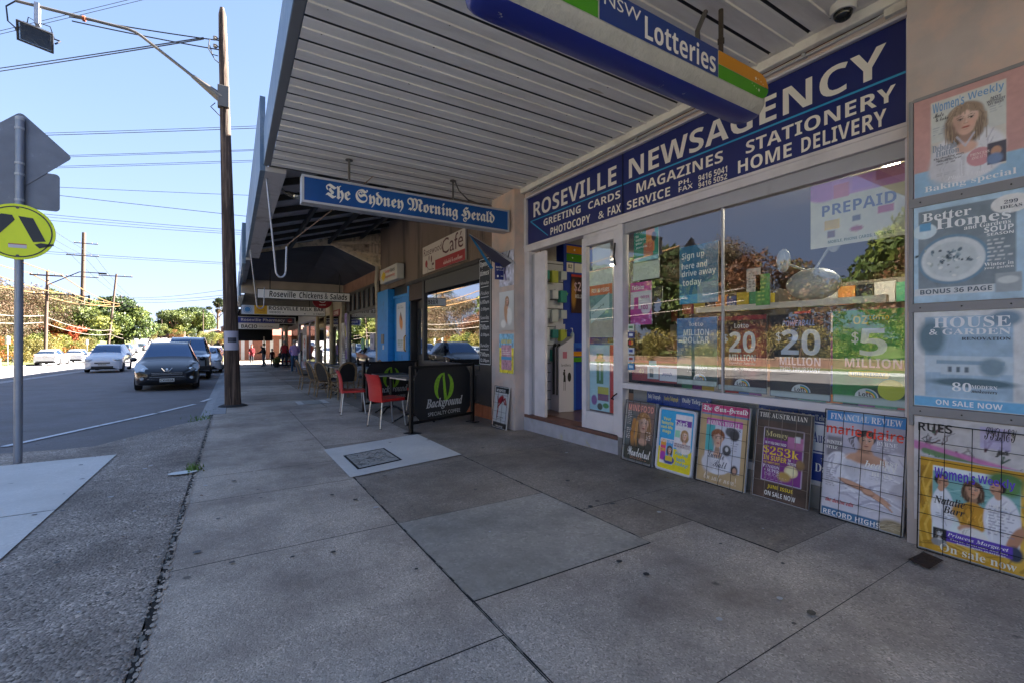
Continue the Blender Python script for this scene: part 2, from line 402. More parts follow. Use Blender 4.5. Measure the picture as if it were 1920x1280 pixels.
        if bev:
            bm = o.modifiers.new('bevel', 'BEVEL'); bm.width = bev; bm.segments = seg; bm.limit_method = 'ANGLE'; bm.angle_limit = R(40); bm.harden_normals = False
        return o
def tag(o, label=None, cat=None, group=None, kind=None):
    for k, v in (('label', label), ('category', cat), ('group', group), ('kind', kind)):
        if v: o[k] = v
    return o
def T(name, label, cat, loc=(0, 0, 0), group=None):
    o = bpy.data.objects.new(name, None); o.empty_display_size = .1; o.location = loc; COL.objects.link(o); return tag(o, label, cat, group)
def S(o): o['kind'] = 'structure'; return o
def dup(root, loc=None, rz=None, label=None, scale=None, group=None):
    r = root.copy(); COL.objects.link(r)
    if loc: r.location = loc
    if rz is not None: r.rotation_euler = (0, 0, rz)
    if scale: r.scale = (scale,)*3 if not hasattr(scale, '__len__') else scale
    if label: r['label'] = label
    if group: r['group'] = group
    for ch in list(root.children):
        c = ch.copy(); COL.objects.link(c); c.parent = r
        for g in list(ch.children):
            d = g.copy(); COL.objects.link(d); d.parent = c
    return r

# ------------------------------------------------------------------ terrain
def zg(y):
    if y <= 60: return -.016*y
    if y <= 120: t = y-60; return -.96-.016*t+(.046/60)*t*t/2
    if y <= 260: return -.54+.03*(y-120)
    return 3.66+.0*(y-260)
def shift(y): return 0 if y < 70 else -.00071*(min(y, 330)-70)**2
YS = [-40, -20, -10, -5, 0, 5, 10, 15, 20, 30, 40, 50, 60, 70, 80, 90, 100, 110, 120, 140, 160, 180, 200, 220, 240, 260, 280, 310, 350]
def strip(x0, x1, m, dz=0, ys=YS, xs=None, name='strip', sh=True):
    b = MB(); xs = xs or [x0, x1]; f = (lambda y: shift(y)) if sh else (lambda y: 0)
    for i in range(len(ys)-1):
        for j in range(len(xs)-1):
            a, c = xs[j], xs[j+1]; y0, y1 = ys[i], ys[i+1]
            g = (lambda x: dz(x)) if callable(dz) else (lambda x: dz)
            b.poly([(a+f(y0), y0, zg(y0)+g(a)), (c+f(y0), y0, zg(y0)+g(c)), (c+f(y1), y1, zg(y1)+g(c)), (a+f(y1), y1, zg(y1)+g(a))], m)
    return b
# ------------------------------------------------------------------ ground
asphalt = concrete('asphalt', '#7b787a', 60, 90, .9, '#6f6b69', .35, .5, .35)
asphalt_far = mat('asphalt_sunny', '#7d7b78', .9, var=.12, vscale=1.2, bump=.2, bscale=60)
conc_dark = concrete('old_concrete', '#b8ac9f', 70, 140, .8, '#7d726a', .4, .5, .5)
conc_agg = concrete('exposed_aggregate', '#a0958b', 60, 80, .75, '#665d56', 1.2, .45, 1.0)
conc_smooth = concrete('smooth_concrete', '#a8a198', 90, 60, .8, '#7c7870', .2, .5, .22)
conc_pale = concrete('pale_concrete', '#d6d3ce', 90, 70, .8, '#c5c2bd', .1, .5, .1)
conc_shop = concrete('shopfront_concrete', '#968b80', 80, 90, .7, '#665d55', .25, .5, .4)
joint = mat('joint_dirt', '#2c2b2c', .95, var=.4, vscale=30)
soil = mat('joint_sand', '#77756f', .95, var=.4, vscale=30)
paint = mat('road_paint', '#d8dade', .7, dirt='#7a7b7e', dscale=9, dlo=.5, dhi=.75)
kerbc = mat('kerb_concrete', '#9a9b9d', .85, var=.15, vscale=6, bump=.3)
grass_m = mat('grass', '#566030', .95, var=.35, vscale=1.5, dirt='#756a3a', dscale=.5)
earth_m = mat('earth', '#7d7a52', .95, var=.3, vscale=.3)
crown = lambda x: -.13+.1*(1-((x+8.3)/8.2)**2) if x > -16.6 else -.13
b = strip(-400, 400, earth_m, -.9, xs=[-400, -120, -45, 45, 120, 400], ys=[-60]+YS+[420, 700]); S(b.build('ground'))
xs = [-.32, -1, -2, -4, -6, -8.3, -10, -12, -14, -16.3]
b = strip(0, 0, asphalt, crown, xs=xs[::-1]); S(b.build('road'))
b = strip(-16.45, -16.3, kerbc, 0); 
for i in range(len(YS)-1):
    y0, y1 = YS[i], YS[i+1]; b.poly([(-16.3+shift(y0), y0, zg(y0)), (-16.3+shift(y0), y0, zg(y0)-.14), (-16.3+shift(y1), y1, zg(y1)-.14), (-16.3+shift(y1), y1, zg(y1))], kerbc)
S(b.build('far_kerb'))
b = strip(-18.4, -16.45, grass_m, .0, xs=[-18.4, -16.45]); S(b.build('verge'))
b = MB()
ys = YS
far_rise = lambda x: min(1.6, max(0, (-18.4-x)*.12))
b = strip(0, 0, grass_m, far_rise, xs=[-60, -40, -32, -26, -22, -18.4]); S(b.build('grass_bank'))
b = strip(0, 0, earth_m, 0, xs=[3.4, 8, 20, 60], ys=[y for y in YS if y >= 46 or y == 40][1:]); S(b.build('side_ground'))
# our footpath: a dirty base sheet with slabs laid on it
b = strip(-.32, 3.9, joint, -.006, ys=[-12]+[y for y in YS if -12 < y <= 60]); 
for y0, y1 in ((10.3, 60),):
    yy = [10.3]+[y for y in YS if 10.3 < y <= 60]
    for a, c in zip(yy[:-1], yy[1:]): b.poly([(-.32, a, zg(a)), (-.32, c, zg(c)), (-.32, c, zg(c)-.14), (-.32, a, zg(a)-.14)], joint)
base = b.build('footpath'); S(base)
sb = MB()
def slab(x0, y0, x1, y1, m, g=.003, dz=0.0):
    n = max(1, int((y1-y0)/2.5)); 
    for i in range(n):
        a, c = y0+(y1-y0)*i/n, y0+(y1-y0)*(i+1)/n
        ga, gc = (g if i == 0 else 0), (g if i == n-1 else 0)
        sb.poly([(x0+g, a+ga, zg(a)+dz), (x1-g, a+ga, zg(a)+dz), (x1-g, c-gc, zg(c)+dz), (x0+g, c-gc, zg(c)+dz)], m)
# band A beside the driveway
sb.mats = []
bandA = [-4, -.4, 1.64, 3.08, 4.37, 5.2, 6.6, 8.4, 10.2]
for i, (a, c) in enumerate(zip(bandA[:-1], bandA[1:])): slab(-.309, a, .97, c, conc_dark, .0035)
slab(.97, -4, 3.72, 1.0, conc_dark, .003); slab(.97, 1.0, 2.7, 1.93, conc_dark, 0.001); slab(2.19, 1.928, 2.705, 2.02, conc_dark, 0.0); slab(2.7, 1.0, 3.9, 1.44, conc_dark, .0)
slab(.97, 1.93, 2.19, 3.08, conc_smooth, .006, .002); slab(.97, 3.08, 2.19, 4.42, conc_shop, .003)
slab(2.19, 2.02, 2.71, 2.6, conc_shop, .003); slab(2.71, 1.44, 3.9, 2.6, conc_shop, .002, .001); slab(2.19, 2.6, 3.9, 4.5, conc_shop, .003); slab(2.19, 4.5, 3.9, 6.6, conc_shop, .002)
slab(.97, 4.42, 2.19, 6.05, conc_shop, 0.002)
slab(.97, 6.05, 2.2, 8.4, conc_dark, .003); slab(2.2, 6.6, 3.9, 9.2, conc_shop, .002); slab(.97, 8.4, 2.2, 10.2, conc_dark, .003); slab(2.2, 9.2, 3.9, 12, conc_shop, .002)
yy = 10.2; i = 0
while yy < 58:
    st = 1.83
    slab(-.1, yy, 1.7, yy+st, (conc_dark, conc_shop)[i % 3 == 1], .005)
    if yy > 11.9: slab(1.7, yy, 3.9, yy+st, (conc_shop, conc_dark)[i % 4 == 2], .005)
    else: slab(1.7, yy, 2.2, yy+st, conc_dark, .005)
    slab(-.32, yy, -.1, yy+st, kerbc, .003, .003); yy += st; i += 1
o = S(sb.build('footpath_slabs'))
# old driveway apron and blister of exposed aggregate, with the pale ramp slab
b = MB()
BP = [(-.333, 10.1), (-.8, 9.55), (-1.5, 8.15), (-2.47, 8.2), (-3.6, 7.55), (-5, 7.0), (-8, 6.4), (-12, 6.2)]
def Z(x, y, d=0): return (x, y, zg(y)+d)
prev = None
for (xa, ya), (xb, yb) in zip(BP[:-1], BP[1:]):
    b.poly([Z(xb, -6, -.004), Z(xa, -6, -.004), Z(xa, ya-.45, -.004), Z(xb, yb-.45, -.004)], conc_agg)
    b.poly([Z(xb, yb-.45, -.004), Z(xa, ya-.45, -.004), Z(xa, ya-.02, crown(xa)+.02), Z(xb, yb-.02, crown(xb)+.02)], conc_agg)
S(b.build('driveway_apron'))
b = MB()
for a, c in ((-6, 1.2), (1.21, 4.74), (4.755, 6.9)):
    b.poly([Z(-4.4, a, .006), Z(-1.14, a, .006), Z(-1.14, c, .006), Z(-4.4, c, .006)], conc_pale)
S(b.build('ramp_slab'))
# kerb edging along the road
b = MB(); yk = [y for y in YS if y > 10.3 and y < 60]; yk = [10.15]+yk
for a, c in zip(yk[:-1], yk[1:]):
    b.poly([(-.36, a, zg(a)+.004), (-.31, a, zg(a)+.006), (-.31, c, zg(c)+.006), (-.36, c, zg(c)+.004)], kerbc)
    b.poly([(-.36, a, zg(a)+.004), (-.36, c, zg(c)+.004), (-.39, c, zg(c)-.12), (-.39, a, zg(a)-.12)], kerbc)
    b.poly([(-.39, a, zg(a)-.115), (-.39, c, zg(c)-.115), (-.72, c, zg(c)-.125), (-.72, a, zg(a)-.125)], kerbc)
S(b.build('kerb'))
# the deep open crack between apron and footpath
b = MB(); r = random.Random(3); y = -4.0; L = []
while y < 10.1: L.append((y, r.uniform(.004, .018))); y += .06
for (a, wa), (c, wc) in zip(L[:-1], L[1:]):
    b.poly([(-.315-wa, a, zg(a)+.003), (-.3+wa*.25, a, zg(a)+.003), (-.3+wc*.25, c, zg(c)+.003), (-.315-wc, c, zg(c)+.003)], mat('crack_black', '#22201e', .95, var=.6, vscale=40))
for i in range(900):
    y = r.uniform(1.2, 10); x = r.choice([-.337, -.302])+r.gauss(0, .006); q = r.uniform(.004, .014); n_ = 6
    b.poly([(x+q*(.6+.5*r.random())*math.cos(6.283*k/n_), y+q*1.5*math.sin(6.283*k/n_), zg(y)+.0045+.0004*(i % 5)) for k in range(n_)], conc_agg if x < -.32 else conc_dark)
for i in range(160):
    y = r.uniform(1.2, 10); q = r.uniform(.005, .012); b.poly([(-.32+q*math.cos(6.283*k/6), y+q*2*math.sin(6.283*k/6), zg(y)+.0042) for k in range(6)], soil)
S(b.build('path_crack'))
b = MB(); y = .2; L = []
while y < 4.4: L.append((y, r.uniform(.002, .006))); y += .05
for (a, wa), (c, wc) in zip(L[:-1], L[1:]): b.poly([(.975-wa, a, zg(a)+.004), (.975+wa*.6, a, zg(a)+.004), (.975+wc*.6, c, zg(c)+.004), (.975-wc, c, zg(c)+.004)], soil if r.random() < .55 else joint)
y = 2.0
while y < 8: 
    w_ = r.uniform(.002, .005); b.poly([(2.19-w_, y, zg(y)+.004), (2.19+w_, y, zg(y)+.004), (2.19+w_, y+.06, zg(y+.06)+.004), (2.19-w_, y+.06, zg(y+.06)+.004)], soil if r.random() < .7 else joint); y += .06
S(b.build('path_joint'))
# painted lines on the road
b = MB()
def line(p, q, w=.1, dz=.012):
    (x0, y0), (x1, y1) = p, q; d = Vector((x1-x0, y1-y0)).normalized(); nx, ny = -d.y*w/2, d.x*w/2; n = max(1, int(math.hypot(x1-x0, y1-y0)/1.5))
    for i in range(n):
        a = [(x0+(x1-x0)*t, y0+(y1-y0)*t) for t in (i/n, (i+1)/n)]
        b.poly([(x+sx*nx+shift(y), y+sx*ny, zg(y)+crown(x+sx*nx)+dz) for (x, y), sx in ((a[0], -1), (a[0], 1), (a[1], 1), (a[1], -1))][::-1], paint)
line((-2.62, 8.8), (-1.35, 11.9)); line((-1.3, 12.05), (-.78, 13.5)); line((-3.5, 7.9), (-2.75, 8.65)); line((-.66, 14.1), (-.5, 14.9))
for xx in (-7.95, -8.2): line((xx, 9), (xx+.3, 60), .11)
for xx in (-7.65, -7.9): line((xx, 60), (xx, 260), .11)
S(b.build('road_lines'))

# ------------------------------------------------------------------ newsagency building
alu = mat('aluminium_frame', '#a9a8ad', .45, .35, var=.06, vscale=4, dirt='#8f8d90', dscale=3, dlo=.55, dhi=.8)
alu_w = mat('pale_aluminium', '#d6d0d4', .5, 0, var=.05, vscale=5, dirt='#bab4b6', dscale=2, dlo=.5, dhi=.8)
render_c = mat('painted_render', '#bdb0aa', .85, var=.14, vscale=3, dirt='#d6b8a8', dscale=1.6, dlo=.45, dhi=.65, bump=.5, bscale=9)
soffit_m = mat('soffit_steel', '#e8e4de', .5, 0, var=.08, vscale=1.6, dirt='#cfc9c0', dscale=1.1, dlo=.45, dhi=.75, stretch=(1, 5, 1))
groove_m = mat('groove_shadow', '#3b3a3a', .8)
white_trim = mat('white_trim', '#e6e1d8', .55, dirt='#c9c2b8', dscale=3)
fascia_blue = mat('fascia_blue', '#5c7288', .45, .2, var=.12, vscale=5, dirt='#7f8c98', dscale=3)
brick_far = mat('upper_wall', '#8d6a58', .9, var=.15, vscale=3)
roofing = mat('roof_sheet', '#777a7c', .6, .3)
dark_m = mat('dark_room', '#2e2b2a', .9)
tile_m = mat('brown_tile', '#6d5346', .3, var=.2, vscale=5)
shopglass = glass('shop_glass', (.97, .99, .98), .1)
GX = 3.72
nb = T('newsagency_building', 'single-fronted newsagency building with grey soffit, aluminium shopfront and rendered pillars', 'shop', (3.8, 2, 0))
b = MB().box(3.5, -9, -.5, 4.4, 1.1, 3.46, render_c); b.build('wall', nb)
b = MB().box(3.5, 5.62, -.35, 3.95, 6.3, 3.42, render_c); b.build('pillar', nb)
b = MB().box(3.735, -9, 3.47, 14, 6.5, 8.1, brick_far); b.build('upper_wall', nb)
b = MB().box(14, -9, -.6, 14.3, 6.5, 8.1, brick_far).box(4.4, -9.2, -.6, 14, -9, 8.1, brick_far); b.build('rear_wall', nb)
# soffit: folded steel pans running across the footpath
b = MB(); y = -3.2; x0, x1 = .42, 3.62; zz = 3.43
while y < 6.5:
    pr = [(0, 0), (.012, .03), (.024, 0), (.04, -.004), (.132, -.004), (.138, -.014), (.152, -.014), (.158, -.004), (.27, -.004), (.286, 0)]
    for (a, za), (c, zc) in zip(pr[:-1], pr[1:]):
        m = groove_m if c <= .025 else soffit_m
        ya, yc = min(y+a, 6.55), min(y+c, 6.55)
        b.poly([(x0, ya, zz+za), (x0, yc, zz+zc), (x1, yc, zz+zc), (x1, ya, zz+za)], m)
    y += .286
rs_ = random.Random(5)
for i in range(150):
    y_ = -3.2+.286*rs_.randint(3, 33)+.143+rs_.uniform(-.003, .003); x_ = rs_.choice([.55, 1.3, 2.05, 2.8, 3.5])+rs_.uniform(-.004, .004)
    b.poly([(x_+.006*math.cos(k), y_+.006*math.sin(k), 3.4155) for k in (5, 4, 3, 2, 1, 0)], mat('screw_head', '#6b6259', .6))
for i in range(9):
    x_, y_, q_ = rs_.uniform(.5, 3.5), rs_.uniform(-1, 6.3), rs_.uniform(.01, .04)
    b.poly([(x_+q_*3*math.cos(k)*rs_.uniform(.7, 1), y_+q_*.5*math.sin(k), 3.4253) for k in (6, 5, 4, 3, 2, 1)], mat('soffit_stain', '#c4b9a8', .7))
aw = b.build('soffit', nb)
b = MB().box(.34, -3.2, 3.43, .42, 6.55, 3.9, fascia_blue).box(.345, -3.2, 3.425, .415, 6.548, 3.43, mat('fascia_underside', '#77797c', .5, .3)); b.build('fascia', nb, bev=.004)
b = MB().box(.43, 6.5, 3.43, 3.6, 6.56, 3.58, mat('dark_steel', '#34322f', .7)).box(.42, -3.2, 3.92, 3.73, 6.55, 3.97, roofing); b.build('awning_roof', nb)
b = MB().box(3.6, -3, 3.36, 3.66, 6.4, 3.445, white_trim).box(3.66, 1.12, 3.30, 3.7, 5.6, 3.36, render_c).box(3.56, 1.12, 3.425, 3.6, 6.4, 3.442, white_trim); b.build('cornice', nb, bev=.008)
b = MB().tube([(3.64, 5.4, 3.325), (3.64, 1.6, 3.325), (3.66, 1.35, 3.34), (3.66, 1.2, 3.36)], .011, alu)
for y in (1.75, 2.5, 3.4, 4.3, 5.2): b.box(3.62, y-.012, 3.31, 3.67, y+.012, 3.345, alu)
b.build('conduit', nb)
# shopfront frame
b = MB()
def fr_(y0, y1, z0, z1, x0=GX-.05, x1=GX+.05, m=alu_w): b.box(x0, min(y0, y1), z0, x1, max(y0, y1), z1, m)
fr_(5.62, 1.1, 2.5, 2.595, GX-.055, GX+.06)
fr_(1.102, 1.165, .12, 2.5); fr_(3.64, 3.72, .12, 2.5); fr_(5.5, 5.62, -.1, 2.5, GX-.05, GX+.08); fr_(4.32, 3.72, 2.46, 2.5, GX-.03)
fr_(3.64, 1.165, .69, .75); fr_(3.64, 1.165, .14, .2); fr_(3.64, 1.165, 2.385, 2.5, GX-.02, GX+.05, alu)
fr_(2.455, 2.475, .75, 2.385, GX-.012, GX+.012, alu)
fr_(1.1, 5.62, 3.28, 3.3, 3.66, 3.7); fr_(5.57, 5.62, 2.595, 3.28, 3.66, 3.72); fr_(1.1, 1.166, 2.595, 3.28, 3.69, 3.74)
fr_(1.1, 5.62, 2.57, 2.597, 3.655, 3.7)
b.build('shopfront_frame', nb, bev=.004)
b = MB().poly([(GX, 3.64, .75), (GX, 2.475, .75), (GX, 2.475, 2.385), (GX, 3.64, 2.385)], shopglass).poly([(GX, 2.455, .75), (GX, 1.165, .75), (GX, 1.165, 2.385), (GX, 2.455, 2.385)], shopglass); b.build('window', nb)
b = MB().poly([(GX, 3.638, .2), (GX, 1.166, .2), (GX, 1.166, .69), (GX, 3.638, .69)], shopglass); b.build('lower_window', nb)
b = MB().box(3.66, 1.12, -.3, 3.8, 3.7, .14, mat('stall_riser', '#8f8c8c', .8, var=.15, vscale=5, dirt='#6d6a69', dscale=4)); b.build('riser', nb)
b = MB().box(3.66, 3.7, -.3, 3.9, 5.62, .10, mat('threshold_paint', '#a7a7b0', .7, var=.12, vscale=8, dirt='#b3ab6e', dscale=6, dlo=.58, dhi=.72)).box(3.655, 3.7, .102, 3.9, 5.6, .145, mat('brick_edge', '#6b4a40', .6, var=.2, vscale=12)); b.build('threshold', nb, bev=.006)
# door: fixed jamb leaf folded back and the sliding glass leaf
b = MB().box(GX-.03, 3.72, .15, GX+.03, 3.80, 2.46, alu_w).box(GX-.03, 4.27, .15, GX+.03, 4.35, 2.46, alu_w).box(GX-.029, 3.80, .15, GX+.029, 4.27, .36, alu_w).box(GX-.029, 3.80, 2.36, GX+.029, 4.27, 2.46, alu_w)
dr = b.build('door', nb, bev=.004)
MB().poly([(GX, 4.27, .36), (GX, 3.80, .36), (GX, 3.80, 2.36), (GX, 4.27, 2.36)], shopglass).build('pane', dr)
MB().tube([(GX-.06, 3.745, 2.3), (GX-.075, 3.745, 2.15), (GX-.055, 3.745, 2.05)], .01, mat('black_iron', '#1e1d1d', .5, .5)).build('door_catch', dr)
b = MB().tube([(GX-.03, 3.74, .62), (GX-.09, 3.73, .6), (GX-.07, 3.79, .56), (GX-.03, 3.8, .55)], .008, mat('black_iron', '#1e1d1d', .5, .5)); b.build('door_catch', dr)
b = MB().box(GX+.0, 5.42, .148, GX+.05, 5.5, 2.46, alu).box(GX-.02, 5.15, .148, GX+.03, 5.4, 2.46, alu_w); b.build('open_door_leaf', nb, bev=.004)
# room behind
b = MB().box(3.9, 1.1, .1, 12, 8.5, .146, tile_m); b.build('floor', nb)
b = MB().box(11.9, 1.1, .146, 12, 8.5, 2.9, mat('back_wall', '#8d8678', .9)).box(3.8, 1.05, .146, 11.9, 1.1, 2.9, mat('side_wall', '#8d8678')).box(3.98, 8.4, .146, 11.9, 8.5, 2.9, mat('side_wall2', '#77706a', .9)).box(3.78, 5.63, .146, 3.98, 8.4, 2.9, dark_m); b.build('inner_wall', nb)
b = MB().box(3.8, 1.1, 2.9, 12, 8.5, 2.95, mat('ceiling_panel', '#a9a59c', .9)); b.build('ceiling', nb)
lampm = mat('fluorescent', '#fff4d8', .5, emit=8)
for x, y in ((5.1, 1.75), (6.5, 7.2)):  # second tube is added, hidden behind the wall, to brighten the interior
    b = MB().box(x-.6, y-.06, 2.84, x+.6, y+.06, 2.9, white_trim).box(x-.58, y-.045, 2.815, x+.58, y+.045, 2.84, lampm)
    tag(b.build('ceiling_light'), 'fluorescent ceiling tube inside the newsagency, %s' % ('seen through the top of the window' if y < 3 else 'hidden further in behind the door'), 'lamp', 'fluorescent tubes inside the newsagency')
# ------------------------------------------------------------------ signs of the newsagency
navy = mat('sign_navy', '#18246a', .35, var=.08, vscale=2, dirt='#1d2866', dscale=2, coat=.2)
cream = mat('sign_cream', '#f2ebe0', .5)
cyan = mat('sign_cyan', '#2f9fd0', .45)
silver = mat('sign_frame', '#b3b3b6', .4, .3, dirt='#8c8a88', dscale=6)
sg = T('shop_fascia_sign', 'long navy fascia sign reading ROSEVILLE NEWSAGENCY above the shop window', 'sign', (3.69, 3.4, 2.6))
F = wallfr(3.70)
b = MB().fbox(F, -5.565, 2.6, -3.665, 3.278, -.02, 0, navy).fbox(F, -3.655, 2.6, -1.168, 3.278, -.02, 0, navy)
for t, a, z0, c, z1 in (('ROSEVILLE', 5.42, 2.975, 3.76, 3.19), ('GREETING', 5.17, 2.80, 4.38, 2.895), ('CARDS', 4.24, 2.80, 3.70, 2.89), ('PHOTOCOPY', 5.01, 2.642, 4.2, 2.742), ('&', 4.06, 2.642, 3.96, 2.73), ('FAX', 3.9, 2.642, 3.69, 2.74),
    ('NEWSAGENCY', 3.57, 2.972, 1.27, 3.185), ('MAGAZINES', 3.46, 2.785, 2.45, 2.89), ('SERVICE', 3.6, 2.64, 3.02, 2.732), ('PH.', 2.92, 2.705, 2.78, 2.75), ('9416 5041', 2.7, 2.682, 2.41, 2.74), ('FAX', 2.92, 2.645, 2.76, 2.69), ('9416 5052', 2.7, 2.622, 2.41, 2.672), ('STATIONERY', 2.24, 2.778, 1.22, 2.885), ('HOME', 2.31, 2.635, 1.87, 2.745), ('DELIVERY', 1.8, 2.635, 1.27, 2.745)):
    b.text(F, t, -a, z0, -c, z1, cream)
b.rect(F, -5.5, 2.928, -3.665, 2.943, cyan).rect(F, -3.655, 2.928, -1.168, 2.943, cyan)
b.shape(F, [(-5.505, 2.93), (-5.08, 2.652), (-5.06, 2.652), (-5.485, 2.94)], cyan)
b.build('sign_panel', sg)
MB().box(3.69, 3.655, 2.6, 3.708, 3.665, 3.278, mat('seam', '#141a3c')).build('seam', sg)

hs = T('hanging_lightbox_sign', 'long blue hanging lightbox sign lettered The Sydney Morning Herald', 'sign', (2.07, 5.78, 3.43))
b = MB().box(.68, 5.71, 2.797, 3.46, 5.86, 3.115, silver); b.build('case', hs, bev=.006)
C = crossfr(5.705)
hb = mat('lightbox_blue', '#09519a', .3, var=.25, vscale=1.4, coat=.3)
b = MB().rect(C, .705, 2.822, 3.435, 3.09, hb, 0)
b.text(C, 'The Sydney Morning Herald', .94, 2.85, 3.21, 3.055, cream, 'fr', 3).text(C, 'The Sydney Morning Herald', .944, 2.852, 3.214, 3.057, cream, 'fr', 3.5).text(C, 'The Sydney Morning Herald', .937, 2.847, 3.207, 3.052, cream, 'fr', 4)
b.build('sign_face', hs)
b = MB()
for x, y0, y1, z0, z1 in ((.68, 5.7, 5.712, 2.797, 3.115),): pass
for a, z0, c, z1 in ((.68, 2.797, 3.46, 2.822), (.68, 3.09, 3.46, 3.115), (.68, 2.822, .705, 3.09), (3.435, 2.822, 3.46, 3.09)): b.box(a, 5.694, z0, c, 5.712, z1, mat('sign_rim', '#c9c8cb', .35, .4))
b.build('rim', hs)
rodm = mat('hanger_rod', '#6d6a66', .5, .5, dirt='#4b3b30', dscale=12)
for x in (1.22, 2.6):
    b = MB().tube([(x, 5.78, 3.1), (x, 5.78, 3.43)], .014, rodm).lathe([(.045, 0), (.045, .008), (.02, .02)], (x, 5.78, 3.405), rodm, 14); b.build('hanger', hs)
MB().tube([(2.63, 5.79, 3.42), (2.7, 5.8, 3.3), (2.85, 5.82, 3.2), (3.2, 5.83, 3.15), (3.55, 5.85, 3.14)], .01, mat('cable_grey', '#5b5753', .6)).build('cable', hs)

lo = T('hanging_lottery_sign', 'chunky blue hanging sign with rounded ends reading NSW Lotteries', 'sign', (2.05, 1.86, 3.43))
bl = mat('lottery_blue', '#1d2c86', .35, dirt='#b9b6b2', dscale=9, dlo=.66, dhi=.68, coat=.3)
gr = mat('peeling_grey', '#c2bdb0', .8, var=.08, vscale=8, bump=1, bscale=30)
sec = [(1.76, 3.035), (1.75, 3.02), (1.75, 2.845), (1.75, 2.838), (1.765, 2.815), (1.785, 2.788), (1.80, 2.776), (1.83, 2.762), (1.9, 2.756), (1.96, 2.764), (1.99, 2.79), (1.99, 3.02), (1.98, 3.035)]
b = MB(); ends = [(.93, .25), (.935, .6), (.96, .85), (1.0, .97), (1.06, 1), (3.03, 1), (3.09, .97), (3.14, .86), (3.165, .65), (3.17, .3)]
cy, cz = 1.87, 2.89; n = len(sec); base = 0
for x, k in ends:
    for y, z in sec: b.v.append((x, cy+(y-cy)*k, cz+(z-cz)*(.55+.45*k)))
for i in range(len(ends)-1):
    for j in range(n):
        j2 = (j+1) % n; b.f.append((i*n+j, i*n+j2, (i+1)*n+j2, (i+1)*n+j)); b.m.append(b.mi(gr if 1 <= j <= 5 else bl))
b.f.append(tuple(range(n))); b.m.append(b.mi(bl)); b.f.append(tuple((len(ends)-1)*n+j for j in range(n-1, -1, -1))); b.m.append(b.mi(bl))
b.build('case', lo, smooth=50)
L = crossfr(1.7485); b = MB()
gn, og, nv = mat('lottery_green', '#4c9a18', .35), mat('lottery_orange', '#d38c1c', .35), mat('lottery_navy', '#1b3a80', .35, coat=.3)
b.rect(L, 1.0, 2.848, 1.59, 2.935, gn, 1).rect(L, 1.0, 2.938, 1.59, 3.02, og, 1).rect(L, 1.6, 2.848, 2.585, 3.02, nv, 1)
P = lambda a, c: [(2.592, a), (3.02, a), (3.08, a+.004), (3.12, a+.03), (3.14, a+.06), (3.14, c), (2.592, c)]
b.shape(L, [(2.592, 2.848), (3.02, 2.848), (3.08, 2.853), (3.12, 2.875), (3.145, 2.91), (3.15, 2.933), (2.592, 2.933)], gn, 1)
b.shape(L, [(2.592, 2.937), (3.15, 2.937), (3.145, 2.96), (3.12, 2.995), (3.08, 3.015), (3.02, 3.02), (2.592, 3.02)], og, 1)
b.text(L, 'NSW', 1.63, 2.935, 1.9, 3.0, cream, None, 3).text(L, 'Lotteries', 1.93, 2.862, 2.56, 2.995, cream, 'sb', 3)
for x, z, r_ in ((3.0, 2.965, .016), (3.03, 2.968, .006), (3.06, 2.96, .006), (3.085, 2.95, .006), (3.035, 2.897, .014), (3.005, 2.9, .006), (2.98, 2.91, .006), (2.955, 2.92, .005)): b.star(L, x, z, r_, cream)
b.build('sign_face', lo)
for x in (1.25, 2.8):
    b = MB().tube([(x, 1.87, 3.03), (x, 1.87, 3.43)], .016, mat('rusty_rod', '#4a4038', .7, .3, var=.3, vscale=20)).box(x-.05, 1.84, 3.033, x+.05, 1.9, 3.05, mat('rusty_rod')).lathe([(.022, 0), (.022, .03)], (x, 1.87, 3.2), mat('rusty_rod'), 10); b.build('hanger', lo)
MB().tube([(2.66, 1.88, 3.03), (2.6, 1.9, 3.12), (2.62, 1.92, 3.25), (2.72, 1.93, 3.42)], .016, mat('cable_grey')).build('cable', lo)

cm = T('dome_camera', 'small white dome security camera under the awning by the pillar', 'camera', (3.5, 1.42, 3.43))
MB().lathe([(.075, 0), (.075, -.04), (.068, -.055)], (3.45, 1.42, 3.43), mat('camera_white', '#c9c7c4', .4), 24).build('housing', cm, smooth=True)
MB().lathe([(.055, 0), (.053, -.02), (.042, -.04), (.022, -.052), (.001, -.056)], (3.45, 1.42, 3.376), mat('camera_dome', '#191a1c', .08), 24).build('dome', cm, smooth=True)
b = MB().box(3.62, 1.14, 3.31, 3.69, 1.26, 3.37, white_trim); tag(b.build('junction_box', bev=.006), 'small white junction box on the wall beside the dome camera', 'electrical box')

# ------------------------------------------------------------------ cafe
rib = mat('ribbed_brown', '#7c6a5c', .75, var=.15, vscale=1.2, dirt='#4a4039', dscale=2, stretch=(1, 1, .15))
dkf = mat('charcoal_timber', '#2d2b2c', .45, var=.15, vscale=6)
beige = mat('aged_cream_paint', '#e2cdac', .8, var=.12, vscale=4, dirt='#6f5a44', dscale=6, dlo=.5, dhi=.75)
downp = mat('downpipe_cream', '#b5a893', .6, var=.08, vscale=4, dirt='#8a7c68', dscale=5)
dglass = glass('cafe_glass', (.5, .52, .52), .42)
cf = T('cafe_building', 'cafe building with ribbed brown cladding, charcoal window frame and blue side door', 'shop', (3.8, 9.5, -.15))
b = MB(); y = 6.3
while y < 13.5: b.box(3.75, y, 2.66, 3.79, y+.052, 4.7, rib); y += .066
b.box(3.765, 6.3, 2.66, 3.8, 13.5, 4.7, mat('rib_gap', '#2f2823', .9)); b.build('cladding', cf)
